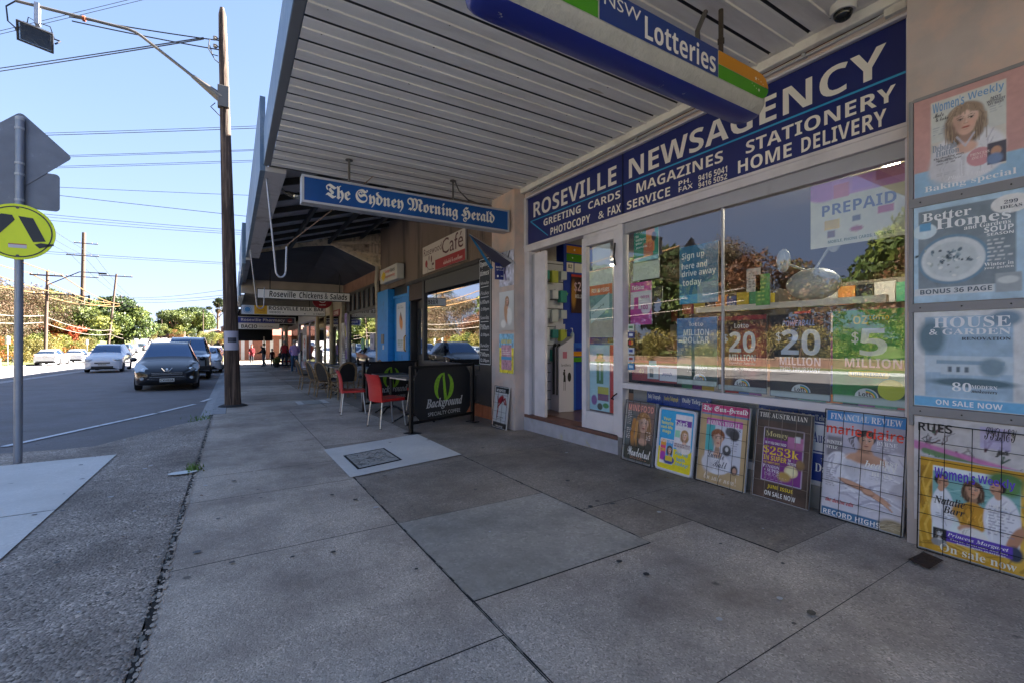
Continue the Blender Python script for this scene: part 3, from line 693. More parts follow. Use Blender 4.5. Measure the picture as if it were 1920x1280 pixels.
b = MB().box(3.8, 6.51, 4.0, 14, 13.6, 8.1, brick_far).box(3.97, 6.3, -.4, 4.0, 6.5, 4.0, dark_m).box(14, 6.5, -.6, 14.3, 13.6, 8.1, brick_far); b.build('upper_wall', cf)
b = MB()
b.box(3.72, 6.32, .15, 3.8, 6.4, 2.66, dkf).box(3.72, 6.64, .1, 3.8, 7.14, 2.66, dkf).box(3.7, 7.14, 2.58, 3.8, 11.1, 2.66, dkf).box(3.71, 7.14, .70, 3.8, 9.9, .78, dkf).box(3.71, 9.86, .7, 3.8, 9.98, 2.58, dkf).box(3.72, 6.4, .1, 3.78, 6.64, 2.66, dkf)
b.build('window_frame', cf, bev=.006)
b = MB().box(3.745, 6.64, .0, 3.8, 9.9, .70, dkf)
for a, c in ((6.75, 7.35), (7.5, 8.5), (8.7, 9.75)): b.box(3.73, a, .12, 3.75, a+.03, .62, dkf).box(3.73, c-.03, .12, 3.75, c, .62, dkf).box(3.73, a, .59, 3.75, c, .62, dkf).box(3.73, a, .12, 3.75, c, .15, dkf)
b.build('stall_board', cf)
bt = mat('terracotta_tile', '#9a5a3c', .6, var=.15, vscale=7)
b = MB(); y = 6.32
while y < 9.8: b.box(3.7, y, -.3, 3.76, y+.105, .1, bt); y += .112
b.box(3.715, 6.32, -.3, 3.77, 9.9, .085, mat('grout', '#6a5a50', .9)); b.build('tile_plinth', cf)
MB().poly([(3.757, 9.86, .78), (3.757, 7.14, .78), (3.757, 7.14, 2.58), (3.757, 9.86, 2.58)], dglass).build('window', cf)
MB().box(3.74, 7.14, 2.3, 3.75, 9.86, 2.58, mat('window_pelmet', '#4b4947', .6)).build('transom_panel', cf)
b = MB().box(3.95, 10.0, -.2, 4.0, 10.95, 2.2, dkf).box(3.93, 10.1, .9, 3.95, 10.85, 2.0, dglass).box(3.8, 9.98, -.2, 3.95, 10.0, 2.58, dkf).box(3.8, 10.98, -.2, 3.95, 11.05, 2.58, dkf).box(3.76, 9.98, 2.2, 4.0, 11.0, 2.58, mat('transom_brown', '#4a3a33', .7)); b.build('door', cf)
bd = mat('bright_blue_paint', '#1b86cc', .5, var=.06, vscale=3, dirt='#1470b0', dscale=3)
b = MB().box(3.62, 12.35, -.3, 3.85, 13.4, 2.62, bd).box(3.76, 11.06, -.3, 3.82, 11.16, 2.66, bd).box(3.76, 11.16, 2.35, 3.82, 12.35, 2.42, bd); b.build('blue_door_frame', cf, bev=.006)
b = MB().box(3.79, 11.16, -.25, 3.83, 12.3, 2.35, bd); d = b.build('blue_door', cf)
F = wallfr(3.785); A = Art(.75, 1.25, 40, '#cfd3d6'); A.ell(.38, .75, .13, .2, '#d8893f', .4, 20); A.ell(.38, .9, .04, .12, '#2d2a28', .3, 20); A.small(.1, .08, .65, .3, 4, '#6b8a55', 2); A.small(.1, 1.1, .65, 1.2, 2, '#8a8d90', 3)
MB().art(F, -12.1, .95, A).build('door_poster', d)
MB().tube([(3.77, 11.3, .95), (3.73, 11.3, 1.0), (3.73, 11.3, 1.3), (3.77, 11.3, 1.35)], .02, mat('brass', '#b08d4c', .35, .8)).build('handle', d)
b = MB().box(3.6, 12.7, 1.15, 3.62, 12.95, 1.4, mat('steel_box', '#77706a', .5, .5)).box(3.604, 12.72, .98, 3.62, 12.8, 1.1, cream); b.build('intercom', cf)
MB().box(3.79, 11.16, 2.42, 3.8, 12.3, 2.66, mat('transom_dark', '#1c1e22', .3)).build('transom', cf)
# café interior back: keeps the glass dark
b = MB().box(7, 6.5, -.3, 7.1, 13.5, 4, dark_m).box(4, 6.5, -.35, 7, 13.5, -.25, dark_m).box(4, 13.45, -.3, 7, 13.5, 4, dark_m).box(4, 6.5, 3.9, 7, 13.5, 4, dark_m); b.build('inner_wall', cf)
for y, h in ((7.7, .42), (8.9, .5)):
    b = MB().box(3.80, y, .8, 3.805, y+h, 1.38, mat('menu_paper', '#aab4b6', .7)); b.build('paper_menu', cf)
# awning over the café: dark sheets rising to the wall, steel struts
g2 = mat('sheet_underside', '#b9b6b8', .7, 0, var=.15, vscale=2, dirt='#7d766f', dscale=2)
b = MB()
for i in range(8):
    ya, yb = 6.62+i*.87, 6.62+(i+1)*.87-.02
    b.hexa([(.42, ya, 3.52), (3.74, ya, 4.52), (3.74, yb, 4.52), (.42, yb, 3.52), (.42, ya, 3.56), (3.74, ya, 4.56), (3.74, yb, 4.56), (.42, yb, 3.56)], g2)
    b.beam((.42, yb, 3.47), (3.74, yb, 4.46), .06, .09, mat('dark_steel'))
b.build('awning_sheet', cf)
b = MB()
for x, z in ((1.3, 3.72), (2.3, 4.02), (3.2, 4.28)): b.beam((x, 6.6, z-.06), (x, 13.55, z-.06), .06, .1, mat('dark_steel'))
b.build('awning_beam', cf)
b = MB().box(.30, 6.56, 3.36, .36, 13.6, 4.3, fascia_blue).box(.36, 6.56, 3.36, .6, 13.58, 3.42, g2); b.build('fascia', cf)
MB().tube([(3.66, 6.22, 3.42), (3.66, 6.22, 2.6), (3.68, 6.24, 2.55), (3.7, 6.3, -.1)], .055, downp, 12).build('downpipe', cf, smooth=True)
b = MB().lathe([(.07, 0), (.07, .2), (.06, .21)], (3.6, 6.2, 2.75), downp, 14); b.build('pipe_collar', cf, smooth=True)

# ------------------------------------------------------------------ signs at the café
def board(name, label, cat, fr, x0, y0, x1, y1, th, m, group=None, bev=.003):
    loc = Vector(fr.p((x0+x1)/2, y0)); t = T(name, label, cat, loc, group)
    MB().fbox(fr, x0, y0, x1, y1, -th, 0, m).build('backing_board', t, bev=bev)
    return t
F = wallfr(3.70)
t = board('cafe_sign', 'cream and red wall sign reading Rosewood Cafe with a painted rose', 'sign', F, -9.9, 2.72, -7.68, 3.32, .03, mat('cafe_sign_cream', '#cfc3b6', .5))
b = MB(); dr_ = ink('#5a2b2a'); rd = mat('cafe_red', '#a02c30', .5)
b.text(F, 'Rosewood', -9.82, 3.1, -8.8, 3.26, dr_, None).text(F, 'Café', -8.78, 2.98, -7.76, 3.3, dr_, None).rect(F, -9.15, 2.72, -7.68, 2.93, rd).text(F, 'dedicated to excellence', -8.7, 2.77, -7.8, 2.86, cream, 'sc')
b.disc(F, -9.66, 2.92, .07, .08, rd, 2).disc(F, -9.36, 2.99, .035, .075, dr_, 2).disc(F, -9.27, 2.87, .06, .03, dr_, 2).disc(F, -9.5, 3.03, .025, .06, dr_, 2)
for p in ([(-9.62, 2.86), (-9.52, 2.78), (-9.3, 2.76), (-9.2, 2.76)], [(-9.36, 2.95), (-9.34, 2.84), (-9.3, 2.76)], [(-9.62, 2.86), (-9.58, 2.75), (-9.56, 2.73)]):
    for (xa, za), (xb, zb) in zip(p[:-1], p[1:]): b.shape(F, [(xa, za-.008), (xb, zb-.008), (xb+.004, zb+.008), (xa+.004, za+.008)], dr_, 3)
b.build('sign_face', t)
F2 = wallfr(3.52)
t = T('projecting_lightbox', 'small white lightbox sign with red and black lettering on the brown cladding', 'sign', (3.65, 12, 2.8))
MB().fbox(F2, -12.75, 2.78, -11.25, 3.17, -.2, 0, mat('lightbox_white', '#c4bfb7', .5)).build('case', t, bev=.02)
b = MB().shape(F2, [(-12.65, 2.95), (-12.4, 3.1), (-12.2, 2.98), (-12.4, 2.82)], ink('#d8b41e')).text(F2, 'Snap', -12.3, 3.0, -11.85, 3.1, ink('#cc3322'), 'si').text(F2, 'Fitness', -11.83, 3.0, -11.4, 3.1, ink('#1e1e1e'), 'si').text(F2, 'programming', -12.3, 2.86, -11.4, 2.96, ink('#c24a2a'), 'it'); b.build('sign_face', t)
# chalkboard with opening hours
F = wallfr(3.705)
t = board('chalkboard', 'tall narrow black chalkboard listing opening hours in white chalk', 'blackboard', F, -7.12, .8, -6.7, 2.63, .02, mat('chalkboard', '#33363a', .8, var=.15, vscale=4, dirt='#50545a', dscale=3, dlo=.5, dhi=.8))
b = MB(); ck = mat('chalk', '#dfe0e0', .9)
for tx, z, h, st in (('Opening', 2.46, .12, 'sb'), ('times', 2.33, .1, 'it'), ('Monday', 2.16, .07, 'ti'), ('Friday', 1.98, .08, 'ti'), ('6:00am', 1.84, .07, None), ('-3:00pm', 1.71, .07, None), ('Saturday', 1.56, .08, 'ti'), ('7:00am', 1.4, .09, None), ('-3:30pm', 1.27, .07, None), ('Sunday', 1.09, .08, 'ti'), ('7:00am', .95, .07, None), ('12:30pm', .84, .07, None)):
    b.text(F, tx, -7.08, z, -6.76, z+h, ck, st)
for z in (2.13, 1.95, 1.53, 1.06): b.rect(F, -7.06, z, -6.78, z+.01, ck)
for a, z0, c, z1 in ((-7.11, .81, -7.1, 2.62), (-6.72, .81, -6.71, 2.62), (-7.11, 2.61, -6.71, 2.62), (-7.11, .81, -6.71, .82)): b.rect(F, a, z0, c, z1, ck)
b.build('chalk_lettering', t)
# blue folding flag
fl = T('folding_flag_sign', 'blue and navy folding flag sign sticking out from the pillar', 'sign', (3.5, 6.0, 2.2))
nvy = mat('flag_navy', '#1d2a72', .5); fb = mat('flag_blue', '#1f7fb8', .5)
b = MB().hexa([(2.96, 6.0, 2.76), (3.02, 5.98, 2.72), (3.52, 5.62, 2.3), (3.5, 5.6, 2.34), (2.96, 6.02, 2.78), (3.02, 6.0, 2.74), (3.52, 5.64, 2.32), (3.5, 5.62, 2.36)], silver); b.build('flag_rod', fl)
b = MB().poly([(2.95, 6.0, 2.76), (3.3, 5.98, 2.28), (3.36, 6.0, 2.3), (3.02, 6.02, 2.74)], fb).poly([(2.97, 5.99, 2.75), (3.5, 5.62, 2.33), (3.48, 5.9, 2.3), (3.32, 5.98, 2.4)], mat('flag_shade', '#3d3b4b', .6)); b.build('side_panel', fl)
C = crossfr(5.9); b = MB().fbox(C, 3.33, 2.12, 3.66, 2.37, -.004, 0, nvy).text(C, 'cards', 3.35, 2.29, 3.45, 2.325, cream, 'sb').text(C, 'and top ups', 3.46, 2.29, 3.63, 2.325, cream, None).text(C, 'get connected anytime', 3.36, 2.25, 3.63, 2.275, cream, None).disc(C, 3.38, 2.17, .015, .018, cream, 2).text(C, 'transport', 3.43, 2.16, 3.54, 2.185, cream, 'it'); b.build('flag_panel', fl)

# ------------------------------------------------------------------ chicken shop and its awning
ck_ = T('chicken_shop_building', 'takeaway chicken shop with dark frame, green-tinted window and corrugated awning gable', 'shop', (3.8, 16, -.25))
b = MB().box(3.8, 13.6, 3.0, 14, 19, 8.1, brick_far).box(3.9, 13.5, -.5, 14, 13.6, 8.1, brick_far).box(14, 13.6, -.6, 14.3, 19, 8.1, brick_far).box(7, 13.6, -.4, 7.1, 19, 3, mat('kitchen_wall', '#4e6353', .8)); b.build('wall', ck_)
b = MB().box(3.72, 13.75, 2.2, 3.8, 18.0, 2.3, dkf).box(3.72, 17.6, -.4, 3.82, 18.1, 3.0, dkf).box(3.73, 13.6, -.4, 3.8, 13.8, 3, dkf).box(3.74, 13.6, 2.9, 3.8, 18, 3, dkf).box(3.73, 13.75, -.4, 3.8, 17.6, .1, dkf)
for y in (14.4, 15.0, 15.6, 16.3, 17): b.box(3.74, y, 2.3, 3.79, y+.3, 2.9, mat('louvre', '#4d4d4f', .5))
b.build('window_frame', ck_)
MB().poly([(3.76, 17.6, .1), (3.76, 13.8, .1), (3.76, 13.8, 2.2), (3.76, 17.6, 2.2)], glass('green_glass', (.55, .72, .62), .35)).build('window', ck_)
MB().tube([(3.66, 13.52, 3.4), (3.62, 13.5, 2.9), (3.66, 13.55, 2.75), (3.68, 13.55, -.2)], .06, downp, 12).build('downpipe', ck_, smooth=True)
corr = mat('corrugated_cream', '#d8c2a4', .75, var=.15, vscale=2, dirt='#7c6450', dscale=4)
b = MB(); x = .5
def ztop(x): return 3.62+(x-.47)*1.44 if x < .9 else 4.24+(x-.9)*.133
def zbot(x): return 3.5+(x-.47)*.28 if x < 2.3 else 4.0-(x-2.3)*.38
while x < 3.8:
    for q in range(6):
        xa, xb = x+q*.0165, x+(q+1)*.0165
        ya, yb = 13.6-.014*math.sin(q*math.pi/3), 13.6-.014*math.sin((q+1)*math.pi/3)
        b.poly([(xa, ya, zbot(xa)), (xb, yb, zbot(xb)), (xb, yb, ztop(xb)), (xa, ya, ztop(xa))], corr)
    x += .099
b.build('corrugated_gable', ck_)
b = MB().beam((.42, 13.55, 3.5), (2.3, 13.55, 4.0), .05, .1, beige).beam((.9, 13.53, 4.22), (3.8, 13.53, 4.6), .05, .07, g2).beam((.5, 13.54, 3.66), (3.8, 13.54, 4.14), .05, .09, beige).beam((2.2, 13.52, 4.02), (3.82, 13.52, 3.36), .06, .1, beige).beam((2.25, 13.53, 3.93), (3.8, 13.53, 3.72), .05, .06, beige).beam((3.79, 13.52, 3.3), (3.79, 13.52, 4.6), .07, .07, beige, (1, 0, 0))
b.prism(crossfr(13.56), [(2.5, 3.85), (3.78, 3.4), (3.78, 3.72)], -.02, 0, beige).box(1.9, 13.5, 3.93, 2.25, 13.55, 4.08, beige)
b.build('awning_truss', ck_)
def soff_(m):
    b = MB(); n = [(.3, 3.44), (.42, 3.48), (1.0, 3.64), (2.3, 4.0), (3.0, 3.72), (3.8, 3.4)]
    for (xa, za), (xb, zb_) in zip(n[:-1], n[1:]):
        k_ = [(13.59, 1), (14.5, .72), (16, .4), (19, 0)]
        for (y0, u0), (y1, u1) in zip(k_[:-1], k_[1:]):
            f = lambda z, u: 3.42+(z-3.42)*u
            b.poly([(xa, y0, f(za, u0)), (xa, y1, f(za, u1)), (xb, y1, f(zb_, u1)), (xb, y0, f(zb_, u0))], m)
    return b
dark_s = mat('dark_soffit', '#3a3a42', .7, var=.2, vscale=1.5)
b = MB().box(.42, 13.6, 3.5, 3.8, 19, 3.56, dark_s).hexa([(.42, 13.62, 3.5), (2.3, 13.62, 3.95), (3.8, 13.62, 3.4), (3.8, 13.64, 3.4), (.42, 13.9, 3.5), (2.3, 13.9, 3.6), (3.8, 13.9, 3.5), (3.8, 13.91, 3.5)], dark_s) if False else soff_(dark_s)
b.build('soffit', ck_)
MB().box(.22, 13.6, 3.2, .3, 19, 4.25, fascia_blue).box(.3, 13.6, 3.3, .42, 19, 3.42, g2).build('fascia', ck_)
MB().box(.3, 18.95, 2.92, 3.75, 19.02, 3.46, mat('fascia_cream', '#a99a8c', .7, var=.1)).build('end_beam', ck_)
# galvanised hooks (old blind arms) hanging at the fascia
galv = mat('galvanised', '#a9abb3', .4, .5, dirt='#8b6a52', dscale=8, dlo=.55, dhi=.75)
def hook(label, y, xt, zt, xb, zb, w, zr):
    t = T('awning_crank_arm', label, 'awning arm', (xt, y, zt), 'bent galvanised awning arms')
    P = [(xt, y, zt), (xb, y, zb+.09)]+[(xb+w/2-w/2*math.cos(R(a)), y, zb+.09-.09*math.sin(R(a))) for a in (20, 45, 70, 90, 110, 135, 160)]+[(xb+w, y, zb+.09), (xb+w+.01, y, zr)]
    MB().tube(P, .013, galv, 10).build('bent_arm', t, smooth=True)
    MB().tube([(xt, y, zt), (xt-.01, y+.4, zt+.02)], .012, mat('rope', '#8a705e', .9)).tube([(xt, y-.02, zt-.02), (xt+.01, y-.05, zt+.25)], .014, mat('rope')).build('rope', t)
    return t
t1 = hook('nearer bent galvanised awning arm hanging at the cafe fascia', 6.85, .385, 3.42, .5, 2.06, .12, 2.48)
t2 = hook('farther bent galvanised awning arm hanging below the corrugated gable', 12.4, .36, 3.42, .5, 1.98, .15, 2.5)
MB().tube([(.63, 6.85, 2.5), (1.3, 6.4, 3.1), (1.62, 6.2, 3.42)], .006, mat('rope')).build('stay_cord', t1)
MB().tube([(.36, 6.9, 3.44), (.34, 12.3, 3.44)], .02, mat('rope')).build('winding_rope', t1)
# twin spotlight
sp = T('spotlight', 'small black spotlight clamped under the raised cafe awning', 'spotlight', (.62, 7.3, 3.45))
bk = mat('black_plastic', '#18181a', .5)
MB().tube([(.55, 7.3, 3.42), (.66, 7.3, 3.34)], .02, bk).tube([(.66, 7.3, 3.34), (.78, 7.25, 3.3)], [.03, .045], bk, 12).box(.5, 7.27, 3.38, .6, 7.33, 3.44, bk).build('lamp_head', sp)
MB().lathe([(.05, 0), (.06, .03)], (.8, 7.24, 3.27), mat('lamp_lens', '#aab0b5', .15, .3), 14).build('lens', sp)
# ------------------------------------------------------------------ hanging street signs further along
def hang(label, name, y, x0, z0, x1, z1, th, m, edge, face, hx_=(.2, .8), rod=3.4):
    t = T(name, label, 'sign', ((x0+x1)/2, y, rod))
    MB().box(x0, y, z0, x1, y+th, z1, edge).build('case', t, bev=.004)
    C = crossfr(y-.003); b = MB().rect(C, x0+.02, z0+.02, x1-.02, z1-.02, m, 0); face(b, C); b.build('sign_face', t)
    for k in hx_:
        x = x0+(x1-x0)*k; MB().tube([(x, y+th/2, z1-.01), (x, y+th/2, rod)], .014, mat('dark_steel')).build('hanger', t)
    return t
wh = mat('sign_white', '#f0ece8', .45); blk = ink('#161616'); dk = mat('sign_edge_dark', '#2e2c2b', .5)
def f1(b, C): b.text(C, 'Roseville', .98, 2.57, 1.72, 2.765, blk, 'sb', 2, .05).text(C, 'Chickens', 1.82, 2.57, 2.52, 2.765, blk, 'sb', 2, .05).text(C, '&', 2.58, 2.57, 2.68, 2.765, blk, 'sb').text(C, 'Salads', 2.75, 2.57, 3.28, 2.765, blk, 'sb', 2, .05)
hang('white hanging sign reading Roseville Chickens & Salads in black', 'hanging_sign', 15.9, .65, 2.51, 3.39, 2.81, .12, wh, dk, f1, (.13, .88), 3.42)
def f2(b, C):
    b.rect(C, .31, 2.26, .72, 2.6, ink('#b9c3d2'), 1).disc(C, .51, 2.43, .1, .1, ink('#3f7fb5'), 2).ring(C, .51, 2.43, .14, .14, .02, ink('#5b88b4'), 2).rect(C, .74, 2.26, 1.18, 2.6, ink('#e2ac1d'), 1)
    b.ring(C, .96, 2.42, .15, .1, .012, ink('#b5651a'), 2).text(C, 'Streets', .83, 2.38, 1.08, 2.45, ink('#b5651a'), 'it', 2)
    for tx, a, c in (('ROSEVILLE', 1.24, 2.3), ('MILK', 2.38, 2.82), ('BAR', 2.9, 3.28)): b.text(C, tx, a, 2.44, c, 2.58, blk, 'sb')
    b.text(C, 'VIDEOS', 1.25, 2.31, 1.66, 2.39, blk, None).disc(C, 1.75, 2.35, .02, .02, blk, 2).disc(C, 2.55, 2.32, .02, .02, blk, 2).disc(C, 2.9, 2.32, .02, .02, blk, 2).text(C, 'CAKES', 2.97, 2.28, 3.29, 2.36, blk, None)
hang('white hanging sign reading ROSEVILLE MILK BAR with a yellow ice cream panel', 'hanging_sign', 20.4, .29, 2.23, 3.34, 2.62, .12, wh, dk, f2, (.2, .8), 2.95)
def f3(b, C):
    b.rect(C, .3, 2.28, 2.4, 2.62, ink('#2a3a8c'), 1).rect(C, 2.2, 2.28, 3.3, 2.62, ink('#4a4658'), 2).text(C, 'Roseville Pharmacy', .45, 2.33, 2.75, 2.56, ink('#d9d7e2'), 'sb', 3).disc(C, 3.03, 2.45, .13, .13, ink('#a83a3c'), 3).ring(C, 3.03, 2.45, .09, .08, .02, cream, 4, 16, 200, 340)
hang('blue hanging sign reading Roseville Pharmacy below the milk bar sign', 'hanging_sign', 31, .25, 2.25, 3.35, 2.66, .12, wh, silver, f3, (.15, .85), 2.9)
def f4(b, C): b.text(C, 'BACIO', .5, 2.05, 1.4, 2.28, blk, 'sb').text(C, 'COLLECTION', 1.5, 2.1, 2.3, 2.2, ink('#6d6a68'), None)
hang('white hanging sign reading BACIO COLLECTION under the pharmacy sign', 'hanging_sign', 34, .2, 1.98, 2.7, 2.4, .1, wh, silver, f4, (.2, .8), 2.6)
t = T('round_red_sign', 'dark red round hanging sign beyond the white milk bar sign', 'sign', (3.1, 19.6, 2.95))
b = MB(); C = crossfr(19.6); b.prism(C, [(3.1+.36*math.cos(R(a)), 2.78+.27*math.sin(R(a))) for a in range(0, 360, 15)], -.08, 0, mat('deep_red', '#8e1622', .45)); b.ring(C, 3.1, 2.84, .13, .1, .025, cream, 2).text(C, 'espresso', 2.98, 2.62, 3.22, 2.67, cream, 'sb'); b.build('sign_face', t)

# ------------------------------------------------------------------ farther shops
def shop(name, label, y0, y1, wallc, zs, frc, soff, fas, zt=None, glassm=None, dz=None):
    g = zg(y1); t = T(name, label, 'shop', (3.8, (y0+y1)/2, zg((y0+y1)/2)))
    b = MB().box(3.8, y0, zs, 14, y1-.01, 8.0, brick_far).box(14, y0, g-.3, 14.3, y1-.01, 8.0, brick_far).box(8, y0, g-.3, 8.1, y1-.01, zs, dark_m); b.build('upper_wall', t)
    b = MB().box(3.72, y0, g-.2, 3.86, y0+.35, zs, wallc).box(3.72, y1-.35, g-.2, 3.86, y1-.02, zs, wallc).box(3.72, y0+.35, zs-.5, 3.86, y1-.35, zs, wallc).box(3.74, y0+.35, g-.2, 3.84, y0+(y1-y0)*.62, g+.55, wallc); b.build('wall', t)
    b = MB(); ym = y0+(y1-y0)*.62
    for y in (y0+.35, (y0+.35+ym)/2, ym, y1-.45): b.box(3.73, y, g, 3.8, y+.09, zs-.5, frc)
    b.box(3.73, y0+.35, g+.55, 3.8, ym, g+.63, frc).box(3.73, y0+.35, zs-.58, 3.8, y1-.35, zs-.5, frc).box(3.73, ym, zs-.95, 3.8, y1-.35, zs-.9, frc); b.build('window_frame', t)
    MB().poly([(3.77, ym, g+.6), (3.77, y0+.4, g+.6), (3.77, y0+.4, zs-.55), (3.77, ym, zs-.55)], glassm or dglass).build('window', t)
    b = MB().box(3.79, ym+.1, g, 3.82, y1-.45, zs-.95, frc).box(3.78, ym+.25, g+.5, 3.79, y1-.6, zs-1.1, glassm or dglass); b.build('door', t)
    b = MB().box(.4, y0, zs, 3.8, y1, zs+.05, soff); b.build('soffit', t)
    for k in range(1, int((y1-y0)/1.2)): pass
    b = MB().box(.2, y0, zs-.12, .28, y1, zs+.75, fas); b.build('fascia', t)
    MB().box(.28, y0+.005, zs-.02, 3.79, y0+.06, zs+.6, beige if y0 < 30 else soff).build('end_beam', t)
    b = MB()
    for k in range(int((y1-y0)/1.1)): b.box(.4, y0+.3+k*1.1, zs-.09, 3.75, y0+.37+k*1.1, zs, soff)
    b.build('awning_beam', t)
    return t
creamw = mat('cream_wall', '#b8ab96', .8, var=.12, vscale=2, dirt='#8d7f6b', dscale=2)
lilac = mat('lilac_panel', '#8f8ba6', .7, var=.1)
brownw = mat('brown_wall', '#4f3f37', .8, var=.15)
s1 = shop('milk_bar_building', 'milk bar with cream walls and timber frames past the chicken shop', 19.02, 25.5, creamw, 2.95, mat('cream_frame', '#b8a684', .6), mat('soffit_grey', '#7d7872', .8, var=.1), fascia_blue)
s2 = shop('pharmacy_building', 'pharmacy shopfront with pale panels at the middle of the row', 25.5, 33, mat('pale_panel', '#b5b2b8', .7, var=.08), 2.85, lilac, dark_s, mat('fascia_grey', '#6d7680', .6))
s3 = shop('gallery_shop_building', 'dark timber shopfront at the far end of the row', 33, 45, brownw, 2.6, brownw, mat('black_soffit', '#08080a', .9), mat('fascia_dark', '#2b2a2c', .7))
b = MB().box(.22, 44.6, 1.25, 3.0, 44.7, 2.6, mat('black_blind', '#0b0b0d', .9)).box(.22, 36, 2.3, 3.7, 44.6, 2.6, mat('black_soffit')); b.build('drop_blind', s3)
for x in (.35, 2.35):
    b = MB().tube([(x, 44.5, zg(44.5)), (x, 44.5, 1.6)], .06, creamw, 10); b.build('awning_post', s3)
for y in (20.5, 24.2): MB().tube([(3.6, y, zg(y)), (3.6, y, 2.95)], .07, mat('cream_frame'), 10).build('verandah_post', s1)
MB().tube([(3.3, 36.2, zg(36)), (3.3, 36.2, 2.6)], .12, creamw, 10).build('verandah_post', s3)
# posters and panels on the farther fronts
def flat(name, label, cat, fr, x0, y0, A, th=.015, back=None, group=None):
    t = T(name, label, cat, fr.p(x0+A.w/2, y0), group)
    MB().fbox(fr, x0-.01, y0-.01, x0+A.w+.01, y0+A.h+.01, -th, 0, back or ink('#c9c7c6')).build('backing_board', t)
    return t, MB().art(fr, x0, y0, A)
F = wallfr(3.70)
A = Art(1.7, 2.6, 50, '#c6c3cc'); A.rect(0, 2.1, 1.7, 2.6, '#5b5470'); A.rect(0, 0, .1, 2.1, '#c77f8c'); A.ell(.9, 1.65, .33, .3, '#b3202c', .06); A.ell(.78, 1.73, .05, .05, '#e6dede', .2); A.ell(1.02, 1.73, .05, .05, '#e6dede', .2); A.line([(.72, 1.6), (.8, 1.5), (.9, 1.47), (1.0, 1.5), (1.08, 1.6)], .035, '#e6dede')
for i, (x, y_, c) in enumerate(((.6, 1.0, '#1d1d22'), (1.1, 1.05, '#2a2a30'), (.5, .5, '#24242a'), (1.0, .45, '#8f2f50'), (1.3, .6, '#35353c'), (.75, .75, '#2b8a9a'), (.4, .9, '#c6c6cc'))): A.ell(x, y_, .2, .25, c, .3, i*20)
A.noise(.35, 10, 3)
t, b = flat('wall_poster', 'tall shop panel with a red smiling face above clothes at the pharmacy', 'poster', F, -30.6, -.55, A); b.build('printed_sheet', t)
for (y, z, w, h, c1, c2, lb) in ((18.9, -.1, .7, 2.0, '#bdb5ad', '#5a4a44', 'graffiti-covered narrow panel beside the chicken shop'), (18.35, .55, .45, 1.7, '#7a62a8', '#c9c04a', 'purple and yellow sticker sheet by the chicken shop door'), (21.6, -.2, .8, 2.0, '#b3aba0', '#4c4640', 'peeling poster panel at the milk bar doorway')):
    A = Art(w, h, 30, c1); A.noise(.5, 8, int(y)); A.ell(w*.4, h*.6, w*.3, h*.15, c2, .5, 20); A.ell(w*.6, h*.3, w*.25, h*.12, '#e0dcd6', .5); A.small(.05, .1, w-.05, h*.5, 9, '#3d3a3c', 4); A.noise(.4, 20, 9)
    t, b = flat('wall_poster', lb, 'poster', F, -y, z, A); b.build('printed_sheet', t)
t = T('red_shop_sign', 'small red sign over the milk bar doorway', 'sign', (3.69, 19.8, 2.3)); F = wallfr(3.69)
MB().fbox(F, -20.7, 2.25, -19.3, 2.5, -.02, 0, mat('deep_red')).text(F, 'COFFEE', -20.5, 2.3, -19.5, 2.44, cream, 'si').build('sign_panel', t)
# stickers in the green window
F = wallfr(3.745)
for y, z, w, h, c, lb in ((14.2, .95, .55, .5, '#a9a6ba', 'pale notice taped in the green window'), (15.5, .95, .4, .35, '#2f9a5c', 'green sticker in the green window'), (15.0, 1.0, .3, .25, '#a8c8b8', 'mint sticker in the green window'), (16.8, .8, .5, .35, '#c9c4b0', 'cream sticker low in the green window')):
    tag(MB().fbox(F, -y-w, z, -y, z+h, -.004, 0, ink(c)).rect(F, -y-w*.7, z+h*.4, -y-w*.3, z+h*.7, ink('#6c6a80')).build('window_notice'), lb, 'notice')
# ------------------------------------------------------------------ end of the street: brick house, wall
bw = mat('red_brick', '#7d5044', .9, var=.2, vscale=3)
eb = T('brick_building', 'low red brick building closing the view past the shops', 'building', (3, 66, zg(60)))
MB().box(.8, 62, -1.4, 14, 72, 1.9, bw).build('wall', eb)
for x in (.9, 1.7, 3.1, 3.9, 4.9): MB().box(x, 61.96, -.9, x+.35, 62, 1.4, mat('pale_panel')).build('window', eb)
MB().hexa([(.4, 61.6, 1.9), (14.4, 61.6, 1.9), (14.4, 72.4, 1.9), (.4, 72.4, 1.9), (2, 66, 3.2), (12, 66, 3.2), (12, 68, 3.2), (2, 68, 3.2)], mat('tile_roof', '#7d4a3c', .85, var=.15)).build('roof', eb)
def house(label, x, y, w, d, h, rh, wc, rc, rz=0, name='brick_house'):
    z = zg(y); t = T(name, label, 'house', (0, 0, 0))
    MB().box(-w/2, -d/2, -.5, w/2, d/2, h, wc).build('wall', t)
    MB().hexa([(-w/2-.5, -d/2-.5, h), (w/2+.5, -d/2-.5, h), (w/2+.5, d/2+.5, h), (-w/2-.5, d/2+.5, h), (-w*.12, -.1, h+rh), (w*.12, -.1, h+rh), (w*.12, .1, h+rh), (-w*.12, .1, h+rh)], rc).build('roof', t)
    for k in (-.3, .15):
        f = MB().box(w*k-.7, -d/2-.04, h-2.2, w*k+.7, -d/2+.02, h-.9, mat('window_white', '#c8c8c8')).build('window', t); MB().box(w*k-.6, -d/2-.06, h-2.1, w*k+.6, -d/2-.03, h-1.0, mat('window_dark', '#29303a', .2)).build('pane', f)
    t.location = (x, y, z); t.rotation_euler = (0, 0, rz)
rt = mat('old_tile_roof', '#8a6a5c', .85, var=.12); rt2 = mat('orange_tile_roof', '#a0593f', .85, var=.12)
